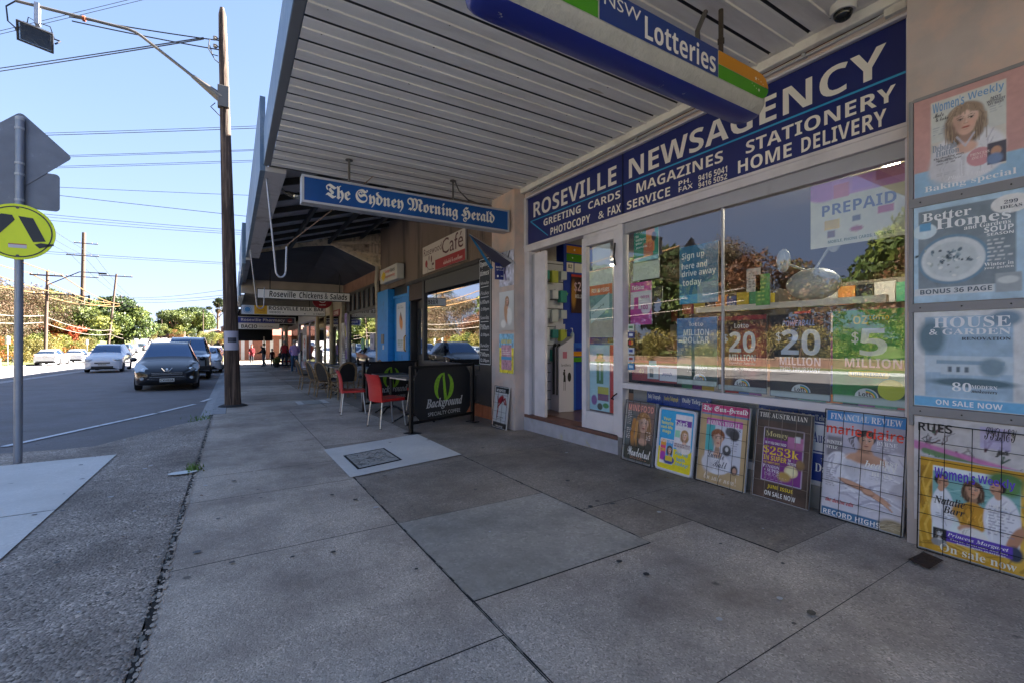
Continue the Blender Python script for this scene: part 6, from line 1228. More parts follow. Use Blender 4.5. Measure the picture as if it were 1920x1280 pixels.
# scattered marks: gum
b = MB(); 
for i in range(120):
    x, y = r.uniform(-2.5, 3.3), r.uniform(1, 9); q = r.uniform(.006, .02); z = zg(y)+.0105; n_ = 7
    b.poly([(x+q*(1+.3*r.random())*math.cos(6.283*k/n_), y+q*math.sin(6.283*k/n_), z) for k in range(n_)], ink(r.choice(['#a9abb0', '#3a3a3c', '#2f2f31', '#303032'])))
t = tag(b.build('gum_spots'), 'chewing gum and dirt spots trodden into the paving', 'spots', None, 'stuff')

# ------------------------------------------------------------------ crossing sign
ps_ = T('pedestrian_crossing_sign', 'yellow round crossing sign with walking legs on a grey pole, diamond plate above', 'road sign', (-1.98, 7.0, zg(7)))
stl = mat('galv_pole', '#8b919c', .45, .5, var=.08, vscale=3, dirt='#9b9da2', dscale=5); al2 = mat('sign_back', '#6d7078', .5, .6, var=.12, vscale=6, dirt='#8a8d94', dscale=8, dlo=.6, dhi=.75)
MB().tube([(-1.98, 7.02, zg(7)-.02), (-1.965, 7.02, 3.62)], .036, stl, 16).lathe([(.038, 0), (.038, .03), (.03, .04)], (-1.965, 7.02, 3.6), mat('cap_grey', '#a9abb0', .5), 16).build('pole', ps_, smooth=True)
f = Fr((-1.97, 6.975, 2.38)); yl = mat('sign_yellow', '#dfe90a', .4, dirt='#cddb08', dscale=3); bl_ = mat('sign_black', '#15171c', .4)
b = MB().prism(f, [(.3*math.cos(R(a)), .3*math.sin(R(a))) for a in range(0, 360, 6)], -.006, 0, yl, mat('galv_pole')); b.ring(f, 0, 0, .275, .275, .012, bl_, 2, 60)
b.shape(f, [(-.03, .155), (-.155, .16), (-.26, -.1), (-.155, -.125), (-.02, .12)][::-1], bl_, 2) if False else None
b.shape(f, [(-.17, -.085), (-.02, .125), (-.04, .175), (-.125, .18), (-.255, -.055)], bl_, 2)
b.shape(f, [(.005, .17), (.12, -.1), (.22, -.085), (.12, .16)], bl_, 2)
b.shape(f, [(.13, -.125), (.17, -.165), (.21, -.15), (.3-.015, -.125), (.285, -.105), (.23, -.11), (.18, -.105)], bl_, 2); b.shape(f, [(-.27, -.085), (-.16, -.13), (-.16, -.15), (-.2, -.145), (-.265, -.105)], bl_, 2)
b.rect(f, -.07, -.175, .07, -.135, ink('#c9c0c4'), 3).rect(f, -.07, -.14, .07, -.13, ink('#b5604c'), 4)
for z in (.26, -.26): b.disc(f, 0, z, .014, .014, mat('bolt', '#55504a', .5), 3)
b.build('round_sign', ps_)
f = Fr((-1.97, 7.06, 3.29)); P = [(0, -.42), (.42, 0), (0, .42), (-.42, 0)]
def rnd(P, r_): 
    o = []
    for i in range(len(P)):
        a, b_, c = Vector(P[i-1]), Vector(P[i]), Vector(P[(i+1) % len(P)]); u, v = (a-b_).normalized(), (c-b_).normalized()
        p0, p1 = b_+u*r_, b_+v*r_
        for q in range(5): t_ = q/4; o.append(tuple((1-t_)**2*p0+2*t_*(1-t_)*b_+t_*t_*p1))
    return o
MB().prism(f, rnd(P, .05), -.004, 0, al2).build('diamond_plate', ps_)
f = Fr((-1.97, 7.068, 2.87)); b = MB().prism(f, rnd_poly(-.31, -.21, .31, .21, .04), -.004, 0, al2); b.build('advisory_plate', ps_)
for z in (3.5, 3.12, 3.0, 2.72): MB().lathe([(.041, 0), (.041, .022)], (-1.967, 7.02, z), mat('cap_grey'), 14).build('clamp', ps_)

# ------------------------------------------------------------------ timber pole with floodlight arm
timber = mat('pole_timber', '#43362f', .95, var=.45, vscale=14, bump=2.0, bscale=40, dirt='#6e5c50', dscale=22, dlo=.48, dhi=.6, stretch=(1, 1, .05))
up = T('street_light_pole', 'tall weathered timber pole at the kerb with a floodlight arm', 'light pole', (.02, 11.5, zg(11.5)))
def PP(z): t_ = (z+.2)/8.5; return (.02-.2*t_, 11.5, z)
zz_ = [-.25, 0, 1.5, 3.5, 5.5, 7.5, 8.15, 8.3]; rr_ = [.16, .152, .138, .12, .1, .082, .07, .04]
MB().tube([PP(z) for z in zz_], rr_, timber, 18).build('pole', up, smooth=True)
MB().lathe([(.32, -.02), (.26, .02), (.2, .04)], (.02, 11.5, zg(11.5)), mat('bitumen', '#2c2c2e', .9), 18).build('base_collar', up)
b = MB(); n = 10
for j in range(n):
    a0, a1 = R(205+j*13), R(205+(j+1)*13); q = lambda a, z: (PP(z)[0]+.144*math.cos(a), 11.5+.144*math.sin(a), z)
    b.poly([q(a0, 1.02), q(a1, 1.02), q(a1, 1.42), q(a0, 1.42)], ink('#b5b4c6')); 
    if 3 <= j <= 7: b.poly([tuple(Vector(c)*1) for c in [(PP(1.2)[0]+.147*math.cos(a), 11.5+.147*math.sin(a), z) for a, z in ((a0, 1.18), (a1, 1.18), (a1, 1.28), (a0, 1.28))]], ink('#3a3d4c'))
b.build('notice', up)
pg = mat('arm_grey', '#6f6a64', .5, .4)
A0 = Vector((-.2, 11.45, 6.35)); B0 = Vector((-.95, 11.4, 6.85)); C0 = Vector((-1.56, 11.4, 7.17)); D0 = Vector((-3.25, 11.4, 7.19))
C0 = Vector((-1.6, 11.4, 7.22))
MB().tube([A0, A0.lerp(C0, .35), A0.lerp(C0, .36), C0+Vector((.1, 0, -.05)), C0, C0+Vector((-.12, 0, .02)), D0], [.1, .04, .03, .028, .028, .028, .026], pg, 12).build('arm', up, smooth=30)
MB().box(-.26, 11.36, 6.15, -.05, 11.52, 6.6, pg).build('bracket', up, bev=.01)
MB().lathe([(.05, -.02), (.05, .02)], (-2.35, 11.4, 7.205), mat('rusty_clamp', '#8b4a2a', .8), 12, 'x').build('clamp', up)
fl_ = T('floodlight', 'square black floodlight in a tilting bracket at the end of the pole arm', 'floodlight', (-2.95, 11.4, 7.2))
fbk = mat('flood_black', '#25262c', .5, .3)
M_ = Matrix.Translation((-2.98, 11.35, 6.62)) @ Matrix.Rotation(R(12), 4, 'Y') @ Matrix.Rotation(R(-48), 4, 'X')
def tb_(b, x0, y0, z0, x1, y1, z1, m): return b.hexa([tuple(M_ @ Vector(p)) for p in ((x0, y0, z0), (x1, y0, z0), (x1, y1, z0), (x0, y1, z0), (x0, y0, z1), (x1, y0, z1), (x1, y1, z1), (x0, y1, z1))], m)
b = MB(); tb_(b, -.2, -.14, 0, .2, .14, .12, fbk)
for k in range(9): tb_(b, -.17+k*.04, -.13, .12, -.155+k*.04, .13, .16, fbk)
for a in ((-.24, -.17, -.03, .24, -.145, .01), (-.24, .145, -.03, .24, .17, .01), (-.24, -.145, -.03, -.215, .145, .01), (.215, -.145, -.03, .24, .145, .01)): tb_(b, *a, fbk)
b.build('housing', fl_, bev=.004)
b = MB(); tb_(b, -.215, -.145, -.02, .215, .145, -.012, glass('flood_glass', (.75, .78, .78), .2)); b.build('lens', fl_)
b = MB(); tb_(b, -.12, -.07, .002, .12, .07, .006, mat('led_yellow', '#b9b27a', .4)); tb_(b, -.2, -.13, .0, .2, .13, .0015, mat('reflector', '#a9abab', .25, .8)); b.build('lamp_board', fl_)
b = MB().tube([tuple(M_ @ Vector(p)) for p in ((-.25, 0, .04), (-.25, 0, .26), (.25, 0, .26), (.25, 0, .04))], .014, fbk, 8).box(-3.0, 11.34, 6.86, -2.94, 11.46, 7.24, galv).tube([(-3.24, 11.4, 7.19), (-3.36, 11.4, 7.05), (-3.34, 11.4, 6.8), (-3.24, 11.36, 6.7), (-3.22, 11.36, 6.64)], .012, bk).tube([(-2.97, 11.38, 6.9), (-3.08, 11.38, 6.95), (-3.1, 11.38, 6.8)], .008, bk).tube([(-2.96, 11.38, 6.9), (-2.8, 11.38, 6.88), (-2.75, 11.38, 6.7)], .008, bk); b.build('bracket', fl_)
b = MB()
for z, x in ((7.55, -.3), (7.38, -.3)): b.lathe([(.025, 0), (.045, .02), (.03, .04), (.045, .06), (.02, .08)], (x, 11.45, z), mat('porcelain', '#8a8580', .3), 10).tube([(x, 11.45, z+.04), (-.15, 11.45, z+.04)], .01, iron)
b.tube([(-.4, 11.4, 7.5), (-.42, 11.4, 7.3), (-.3, 11.4, 7.1), (-.22, 11.4, 7.05)], .01, bk).tube([(-.4, 11.45, 7.4), (-.35, 11.4, 7.2), (-.25, 11.4, 7.2)], .01, bk).tube([(-.3, 11.4, 6.2), (-.38, 11.4, 6.1), (-.22, 11.4, 5.95)], .01, bk).build('insulator', up)

# ------------------------------------------------------------------ wires
wblk = mat('wire_black', '#20242c', .6)
wgrp = 'overhead wires crossing the street'
def ray(px, py, dist):
    th = R(31.6); S_, C_ = math.sin(th), math.cos(th); r_ = (px-960)/853.33
    return Vector(((S_+C_*r_)*dist, (C_-S_*r_)*dist, 1.2+(640-py)/853.33*dist))
def wire(label, a, b_, sag=.2, r_=.012, m=None, ext=0, name='overhead_wire'):
    a, b_ = Vector(a), Vector(b_); d = b_-a; P = []
    for i in range(25):
        t_ = -ext+(1+ext)*i/24; p = a+d*t_; p.z -= sag*4*max(0, (t_+ext)/(1+ext)*(1-t_)) if ext == 0 else 0; P.append(p)
    if ext: 
        for i, p in enumerate(P): u = i/24; p.z -= sag*4*u*(1-u)
    o = MB().tube(P, r_, m or wblk, 6).build(name); return tag(o, label, 'wire', wgrp)
top = PP(7.6)
wire('upper of two wires from the timber pole top to the light arm', ray(130, 32, 8.9), top, .02, .012); wire('lower of two wires from the timber pole top to the light arm', ray(135, 40, 8.9), PP(7.4), .02, .012)
for i, (ya, yb) in enumerate(((56, 0), (62, 2))): wire('%s of the pair of wires crossing the top left of the sky' % ('upper', 'lower')[i], ray(-120, ya+12+16, 30), ray(330+i*12, -22+i*4, 34), .1, .017, ext=.8)
for i, (ya,) in enumerate(((130,), (137,))): wire('%s wire sagging left from the top of the timber pole' % ('upper', 'lower')[i], ray(-160, ya+14, 16), Vector(PP(7.55-.03*i))+Vector((-.35, 0, 0)), .12, .013, ext=1.2)
for i, (ya, yb, w_, ds) in enumerate(((251, 236, .02, 30), (255, 240, .026, 30), (294, 280, .02, 31), (297, 282, .018, 31), (314, 300, .02, 32), (317, 303, .018, 32), (349, 368, .02, 33), (360, 410, .022, 30), (393, 436, .02, 34), (398, 440, .016, 34), (404, 443, .018, 33), (466, 497, .024, 46), (470, 500, .018, 46))):
    nm = ['first', 'second', 'third', 'fourth', 'fifth', 'sixth', 'seventh', 'eighth', 'ninth', 'tenth', 'eleventh', 'twelfth', 'thirteenth'][i]
    wire('%s from the top of the wires running between the crossing sign and the shop awnings' % nm, ray(-60, ya-(yb-ya)*.25-4, ds), ray(500, yb, ds), .12+.25*(i > 7), w_*.8, ext=.9)
for i, (ya, yb) in enumerate(((560, 548), (566, 552), (558, 536))): wire('%s of the thin wires over the far end of the road' % ('lowest', 'middle', 'highest')[i], ray(240, ya, 120), ray(470, yb, 60), .6, .03)

# ------------------------------------------------------------------ far poles
tim2 = mat('far_timber', '#4f4038', .9, var=.15, vscale=1)
def pole(label, x, y, ztop, r_, arms, lean=0, lamp=None, extra=None):
    z0 = zg(y)-.1; t = T('power_pole', label, 'power pole', (x, y, z0)); MB().tube([(x, y, z0), (x+lean, y, ztop)], [r_, r_*.7], tim2, 10).build('pole', t, smooth=True)
    for (z, L, off) in arms:
        k = (z-z0)/(ztop-z0); cx = x+lean*k+off
        MB().box(cx-L/2, y-.1-r_, z-.07, cx+L/2, y+.02-r_, z+.07, tim2).build('crossarm', t)
        b = MB()
        for s_ in (-.46, -.25, .25, .46): b.lathe([(.04, 0), (.07, .05), (.04, .18)], (cx+L*s_, y-.06-r_, z+.07), mat('porcelain'), 8)
        b.build('insulator', t)
    if lamp:
        z, dx, dz = lamp; MB().tube([(x+lean*.9, y, z), (x+lean+dx*.6, y, z+dz), (x+lean+dx, y, z+dz)], .05, iron, 8).box(x+lean+dx-.1, y-.12, z+dz-.12, x+lean+dx+.6, y+.12, z+dz+.05, iron).build('lamp_arm', t)
    return t
pole('timber pole across the road with a curved lamp arm and yellow cable covers', -17.0, 67.5, 8.8, .17, [(8.2, 2.6, 0), (6.2, 3.4, .6)], .2, (7.2, 4.2, 1.6))
pole('leaning timber pole with a single top crossarm, left of the big green tree', -17.9, 101, 12.6, .2, [(12.2, 4.4, 0), (7.7, 2.6, 0)], 1.2, (6.2, 2.6, .9))
tp = pole('tallest pole in the distance with several crossarms and side brackets', -24, 115, 21.6, .4, [(19.5, 3.4, .4), (17.2, 4.6, 0), (13.2, 4.6, 0)], .3)
b = MB()
for sx in (-1, 1): b.box(-24+sx*1.1-.12, 114.5, 3.6+2, -24+sx*1.1+.12, 114.8, 9.8, iron).box(min(-24, -24+sx*1.1), 114.5, 9.5, max(-24, -24+sx*1.1), 114.8, 9.7, iron)
b.build('bracket', tp)
pole('thin distant pole with one crossarm above the big green tree', -24, 150, 12.8, .25, [(12.4, 3.6, 0)])
pole('faint distant pole left of the big green tree', -34, 160, 13.2, .25, [(10.6, 5, 0)])
pole('faint shorter distant pole beside another left of the big green tree', -31.5, 170, 10.6, .25, [])
pole('pale pole beside the distant road, left one', -26.5, 215, 9.5, .14, []); pole('pale pole beside the distant road, right one', -22.5, 215, 9.3, .14, [])
pole('slim street light pole among the trees right of the road', -8.5, 190, 12.0, .16, [], 0, (11.6, .6, .1))
# yellow covered low-voltage cables and pale telecom cables between the far poles
yc = mat('tiger_yellow', '#6e5028', .6, var=.25, vscale=6)
def cab(label, pts, r_, m, g='yellow covered cables by the far poles'):
    P = []
    for a, c in zip(pts[:-1], pts[1:]):
        a, c = Vector(a), Vector(c)
        for i in range(10): u = i/10; p = a.lerp(c, u); p.z -= 4*u*(1-u)*(.018*(c-a).length); P.append(p)
    P.append(Vector(pts[-1])); tag(MB().tube(P, r_, m, 6).build('overhead_cable'), label, 'cable', g)
q1 = lambda dx, z: Vector((-16.9+dx, 67.3, z)); q2 = lambda dx, z: Vector((-16.9+dx, 100.8, z))
for i, (a, c, d_) in enumerate(((-1.2, 8.35, 7.6), (1.2, 8.35, 7.5), (-1.0, 6.35, 7.4), (1.4, 6.35, 7.2))):
    nm = ['first', 'second', 'third', 'fourth', 'fifth', 'sixth'][i]
    cab('%s yellow covered cable running from the left edge past the far lamp pole' % nm, [(-17+a, 20, c+1.2), (-17+a, 42, c+.6), q1(a, c), q2(a*.5, d_)], .06 if i != 3 else .045, yc)
for i, z in enumerate((3.2, 3.9)): cab('%s pale sagging cable strung low between the far poles' % ('lower', 'upper')[i], [(-17.2, 15, z+.3), (-17.1, 40, z+.1), (-17.1, 67.3, z), (-17.4, 100.8, z-.8), (-20, 140, z-.6)], .035, mat('pale_cable', '#7a7068', .6), 'pale low cables by the far poles')
for i in range(3): cab('thin high cable %s between the tall distant poles' % ('left', 'middle', 'right')[i], [(-30+i*2, 40, 24), (-25.5+i*1.7, 115, 17.3), (-24+i, 150, 12.6)], .03, wblk, 'thin high cables')
# parking signs on the far verge
for i, (x, y, lb) in enumerate(((-16.9, 60.5, 'small white parking sign on a thin post, leftmost across the road'), (-17, 58, 'second small parking sign right at the left edge'), (-17, 84, 'small white parking sign behind the parked white hatchbacks'), (-17.2, 120, 'small white sign by the grass slope'), (-16.8, 30, 'small parking sign seen in the shop window reflection'))):
    z = zg(y); t = T('parking_sign', lb, 'sign', (x, y, z), 'small parking signs across the road'); MB().tube([(x, y, z), (x, y, z+2.6)], .035, mat('galv_pole'), 8).build('post', t); MB().box(x-.17, y-.04, z+1.9, x+.17, y-.02, z+2.6, ink('#c9c9c4')).box(x-.02, y-.17, z+1.9, x+.02, y+.17, z+2.6, ink('#c9c9c4')).build('sign_plate', t)
# ------------------------------------------------------------------ vehicles
tyre = mat('tyre', '#17171a', .85); rim_m = mat('alloy', '#9a9ca0', .3, .8); carglass = mat('car_glass', '#50657f', .04, .85, spec=1.0)
hl = mat('headlamp', '#b9c0c6', .12, .3, coat=1); tl = mat('tail_lamp', '#a01f22', .2, coat=.6); pk = mat('car_black', '#141517', .5); chrome = mat('chrome', '#c9ccd0', .12, 1)
CARS = {
 'wagon': dict(L=4.42, st=[(0, .5, .34, .56, .60, .42), (.07, .72, .22, .62, .68, .58), (.3, .82, .18, .70, .80, .66), (.7, .87, .17, .79, .92, .70), (1.12, .875, .17, .87, 1.01, .72), (1.95, .875, .17, .91, 1.47, .58), (2.6, .875, .17, .93, 1.55, .585), (3.4, .87, .17, .95, 1.53, .575), (3.98, .86, .18, .96, 1.45, .56), (4.3, .82, .24, .97, 1.06, .66), (4.42, .72, .34, .8, .86, .58)], ws=(1.22, 1.93), rg=(4.02, 4.28), sg=(1.5, 4.1), pil=(2.5, 3.38), wh=(.78, 3.5), wr=.32),
 'mpv': dict(L=4.4, st=[(0, .5, .3, .6, .66, .42), (.08, .74, .2, .68, .76, .58), (.35, .84, .18, .8, .9, .66), (.8, .86, .17, .9, 1.02, .70), (1.0, .865, .17, .94, 1.1, .7), (1.85, .865, .17, .98, 1.54, .6), (2.6, .865, .17, 1.0, 1.62, .6), (3.5, .86, .17, 1.0, 1.6, .6), (4.05, .85, .18, 1.0, 1.5, .58), (4.32, .8, .24, 1.0, 1.1, .64), (4.4, .72, .34, .85, .9, .56)], ws=(1.08, 1.83), rg=(4.08, 4.3), sg=(1.35, 4.2), pil=(2.45, 3.4), wh=(.78, 3.45), wr=.31),
 'hatch': dict(L=4.3, st=[(0, .5, .34, .58, .62, .42), (.08, .74, .22, .66, .72, .58), (.35, .84, .18, .76, .86, .66), (.9, .88, .17, .86, .98, .70), (1.2, .885, .17, .9, 1.04, .7), (2.0, .885, .17, .95, 1.42, .58), (2.6, .885, .17, .98, 1.48, .585), (3.3, .88, .17, 1.0, 1.45, .57), (3.85, .87, .18, 1.02, 1.34, .55), (4.18, .83, .24, 1.02, 1.08, .68), (4.3, .74, .34, .85, .92, .6)], ws=(1.28, 1.98), rg=(3.86, 4.16), sg=(1.6, 3.9), pil=(2.55, 3.3), wh=(.82, 3.45), wr=.33),
 'fourwd': dict(L=4.7, st=[(0, .7, .4, .85, .9, .6), (.07, .84, .35, .95, 1.02, .72), (.4, .9, .32, 1.02, 1.1, .76), (.9, .92, .3, 1.06, 1.16, .78), (1.2, .93, .3, 1.08, 1.2, .78), (1.8, .93, .3, 1.12, 1.76, .66), (2.4, .93, .3, 1.14, 1.86, .67), (3.6, .93, .3, 1.14, 1.86, .67), (4.4, .92, .32, 1.14, 1.8, .66), (4.6, .9, .36, 1.12, 1.3, .74), (4.7, .84, .42, 1.0, 1.1, .7)], ws=(1.26, 1.78), rg=(4.42, 4.58), sg=(1.45, 4.3), pil=(2.35, 3.4), wh=(.85, 3.75), wr=.38)}
def cr(P, t):
    n = len(P)-1; i = min(int(t), n-1); u = t-i
    p0, p1, p2, p3 = P[max(i-1, 0)], P[i], P[i+1], P[min(i+2, n)]
    return .5*((2*p1)+(-p0+p2)*u+(2*p0-5*p1+4*p2-p3)*u*u+(-p0+3*p1-3*p2+p3)*u**3)
def car(label, kind, bodym, x, y, rz=0, away=False, plate='', z=None, fine=6, extras=None, group=None, cat='car'):
    K = CARS[kind]; t = T('parked_car' if cat == 'car' else 'moving_car', label, 'car', (0, 0, 0), group); st = K['st']
    ctrl = []
    for (yy, hw, zb, zs, zt, ht) in st:
        ctrl.append(np.array([(0, zb), (hw*.88, zb), (hw*.985, zb+.09), (hw, zb+(zs-zb)*.5), (hw*.985, zs-.06), (hw*.955, zs), (ht, zt-.055), (ht*.78, zt-.008), (0, zt+.012)]))
    ctrl = np.array(ctrl); Yc = np.array([s_[0] for s_ in st]); U = []
    for i in range(len(st)-1):
        k = max(2, int((Yc[i+1]-Yc[i])*fine/.6)); U += [i+q/k for q in range(k)]
    U.append(len(st)-1)
    sub = 3; RT = [k/sub for k in range(8*sub+1)]
    G = np.zeros((len(U), len(RT), 3))
    for a, u in enumerate(U):
        ring = cr(list(ctrl), u); yy = float(cr(list(Yc), u))
        for b_, r_ in enumerate(RT):
            if 5 <= r_ <= 6: p = ring[5]*(6-r_)+ring[6]*(r_-5)
            else: p = cr(list(ring), r_)
            G[a, b_] = (p[0], yy, p[1])
    for wy in K['wh']:
        rr = K['wr']+.055
        d = G[:, :, 1]-wy; m_ = (np.abs(d) < rr) & (np.arange(len(RT))[None, :] >= sub*.6) & (np.arange(len(RT))[None, :] <= 4*sub+1)
        za = K['wr']+np.sqrt(np.maximum(rr*rr-d*d, 0)); G[:, :, 2] = np.where(m_, np.maximum(G[:, :, 2], za), G[:, :, 2])
    body, win = MB(), MB()
    for sx in (1, -1):
        idx = {}
        for B in (body, win): 
            idx[B] = len(B.v); B.v += [(sx*p[0], p[1], p[2]) for p in G.reshape(-1, 3)]
        W_n = len(RT)
        for a in range(len(U)-1):
            ym = (G[a, 0, 1]+G[a+1, 0, 1])/2
            for b_ in range(W_n-1):
                rm = (b_+.5)/sub; gl = False
                if 5 < rm < 6 and K['sg'][0] < ym < K['sg'][1] and all(abs(ym-p) > .045 for p in K['pil']): gl = True
                if rm > 6.0 and (K['ws'][0] < ym < K['ws'][1] or K['rg'][0] < ym < K['rg'][1]): gl = True
                B = win if gl else body; o = idx[B]
                q = (o+a*W_n+b_, o+(a+1)*W_n+b_, o+(a+1)*W_n+b_+1, o+a*W_n+b_+1)
                B.f.append(q if sx > 0 else q[::-1]); B.m.append(B.mi(carglass if gl else (pk if rm < 1 else bodym)))
    for a in (0, len(U)-1):
        P = [(p[0], p[1], p[2]) for p in G[a]]; Q = [(-p[0], p[1], p[2]) for p in G[a][::-1]]
        body.poly((P+Q) if a else (P+Q)[::-1], bodym)
    body.build('body', t, smooth=35); win.build('window', t, smooth=35)
    g_ = lambda yy: np.interp(yy, Yc, [s_[1] for s_ in st])
    for wy in K['wh']:
        for sx in (-1, 1):
            w_ = K['wr']; xo = sx*(.87 if kind != 'fourwd' else .93)
            wh_ = MB().lathe([(w_*.62, -sx*.2), (w_*.95, -sx*.19), (w_, -sx*.15), (w_, -sx*.05), (w_*.96, -sx*.01), (w_*.68, 0)], (xo-.0*sx, wy, w_), tyre, 22, 'x').build('wheel', t, smooth=True)
            b = MB().lathe([(w_*.68, -sx*.005), (w_*.6, -sx*.03), (.06, -sx*.03), (.05, -sx*.01)], (xo, wy, w_), mat('wheel_dark', '#2a2b2e', .5), 22, 'x')
            for k in range(7): a = R(k*360/7); b.beam((xo-sx*.015, wy+math.cos(a)*.04, w_+math.sin(a)*.04), (xo-sx*.015, wy+math.cos(a)*w_*.64, w_+math.sin(a)*w_*.64), .035, .02, rim_m, (1, 0, 0))
            b.build('rim', wh_)
    for sx in (-1, 1):
        b = MB().blob((sx*(.97 if kind != 'fourwd' else 1.03), K['ws'][0]+.42, st[4][3]+.1), (.1, .07, .075), bodym if extras != 'bl' else pk, 10, 8); b.build('mirror', t, smooth=60)
    hw1, zf = st[2][1], st[2][3]
    for sx in (-1, 1):
        x0 = sx*hw1*.72
        if kind == 'wagon':
            b = MB(); P = [(sx*.40, .09, .60), (sx*.80, .17, .58), (sx*.86, .42, .70), (sx*.82, .72, .87), (sx*.60, .33, .79)]
            P = [(a, y_-.06, z_+.03) for a, y_, z_ in P]; b.poly(P if sx < 0 else P[::-1], hl); Q = [(a*.97, y_+.12, z_-.04) for a, y_, z_ in P]
            for i in range(5): j = (i+1) % 5; b.poly([P[i], P[j], Q[j], Q[i]], hl); b.poly([P[j], P[i], Q[i], Q[j]], hl)
            b.blob((sx*.62, .2, .68), (.08, .06, .06), mat('lamp_bowl', '#e3e6e8', .1, .6), 10, 8)
        else: b = MB().blob((x0, .15 if kind != 'fourwd' else .06, zf-.06), (.2, .15, .09), hl, 14, 8)
        b.build('headlight', t, smooth=60)
        b = MB().blob((sx*hw1*.84, K['L']-.13, st[-3][3]-.1), (.17, .13, .1 if kind != 'hatch' else .085), tl, 14, 8); b.build('tail_light', t, smooth=60)
    def on(z_, e=0): return e
    b = MB()
    if kind == 'wagon':
        for z_ in (.565, .52): b.box(-.4, -.012, z_, .4, .1, z_+.016, chrome)
        b.box(-.42, .0, .50, .42, .1, .6, pk).box(-.5, .02, .38, .5, .1, .44, pk); b.box(-.45, -.01, .44, .45, .1, .452, chrome).box(-.5, .0, .375, .5, .1, .385, chrome)
        for sx in (-1, 1): b.lathe([(.055, -.05), (.06, 0)], (sx*.64, .05, .41), chrome, 16, 'y').lathe([(.035, -.06), (.02, -.055)], (sx*.64, .05, .41), hl, 12, 'y')
    elif kind == 'fourwd':
        b.box(-.5, -.02, .62, .5, .06, .86, pk)
        for z_ in (.66, .72, .78, .84): b.box(-.48, -.03, z_-.01, .48, .0, z_, chrome)
        b.tube([(-.75, -.1, .5), (-.75, -.14, .95), (-.4, -.15, 1.0), (.4, -.15, 1.0), (.75, -.14, .95), (.75, -.1, .5)], .035, pk).box(-.9, -.16, .42, .9, .0, .6, pk)
    else: b.box(-.48, -.012, .26, .48, .1, .38, pk).box(-.34, -.008, .52, .34, .12, .585, pk).box(-.34, -.014, .585, .34, .1, .6, chrome)
    b.build('grille', t)
    for yy, s_ in ((-.035 if kind != 'fourwd' else -.18, 1), (K['L']+.005, -1)):
        f = Fr((-.19*s_, yy, .29 if s_ > 0 and kind == 'wagon' else (.42 if s_ > 0 else .78)), (s_, 0, 0)); b = MB().fbox(f, 0, 0, .38, .11, -.02, 0, ink('#c4c4be'))
        if plate: b.text(f, plate, .02, .02, .36, .09, blk, 'sb', 2)
        b.build('number_plate', t)
    MB().box(-.62, K['L']-.1, .3, .62, K['L']+.01, .42, pk).build('rear_bumper', t, bev=.02)
    if kind == 'wagon':
        for sx in (-1, 1): MB().tube([(sx*.6, 1.95, 1.47), (sx*.61, 2.05, 1.54), (sx*.61, 2.8, 1.6), (sx*.6, 3.7, 1.56), (sx*.59, 3.8, 1.5)], .018, pk, 8).build('roof_rail', t, smooth=True)
        b = MB(); C = Fr((0, .03, .64))
        for sx in (-1, 1): b.beam((sx*.0+sx*.06, .0, .63), (sx*.14, .05, .73), .02, .02, chrome)
        b.beam((-.07, .0, .635), (.07, .0, .635), .02, .03, chrome).blob((0, .02, .68), (.045, .02, .045), chrome, 10, 8); b.build('badge', t)
        MB().box(-.3, 1.3, .98, -.1, 1.32, 1.0, pk).build('wiper', t)
    yr = y; t.rotation_euler = (R(-.9) if False else 0, 0, rz+(math.pi if away else 0))
    t.location = (x, y+(K['L'] if away else 0), (zg(y)+crown(x-shift(y)) if z is None else z)+.012); return t
pblack = mat('paint_blue_black', '#0a101c', .3, 0, coat=.5, spec=.4); pwhite = mat('paint_white', '#c9cbd0', .3, 0, coat=1); psilver = mat('paint_silver', '#8f979e', .3, .6, coat=1); pgrey = mat('paint_grey', '#4c5258', .3, .5, coat=1); pblue = mat('paint_blue', '#27384e', .3, .5, coat=1)
car('black station wagon parked at the kerb facing the camera, nearest car', 'wagon', pblack, -1.78, 18.3, R(3.5), plate='CXV02A', fine=9)
car('silver four-wheel drive with a black bull bar parked right behind the black wagon', 'fourwd', psilver, -1.75, 24.6, R(1))
car('white people mover driving toward the camera in the middle of the road', 'mpv', pwhite, -6.35, 34.6, R(1.5), cat='m', plate='BWK41T')
G5 = 'cars parked behind the silver four-wheel drive'
for i, (k, m_, yy, lb) in enumerate((('hatch', pwhite, 31.5, 'white hatchback next behind the silver four-wheel drive'), ('hatch', psilver, 37.5, 'silver hatchback second behind the silver four-wheel drive'), ('mpv', pwhite, 43.2, 'white van-like car farther along the near kerb'), ('hatch', pwhite, 49.5, 'small white car farthest along the near kerb'))): car(lb, k, m_, -1.35, yy, 0, group=G5, fine=4)
G6 = 'cars parked along the far kerb'
car('white hatchback crossover parked across the road, leftmost whole car', 'hatch', pwhite, -15.02, 59.6, 0, True, plate='DKT19B', group=G6)
car('second white hatchback parked across the road', 'hatch', pwhite, -14.95, 68.3, 0, True, group=G6, fine=4)
car('third white hatchback parked across the road', 'hatch', pwhite, -15.0, 78.5, 0, True, group=G6, fine=4)
car('silver car with a roof-mounted bicycle wheel cut off by the left edge', 'hatch', psilver, -14.6, 41.9, 0, True, group=G6, fine=4)
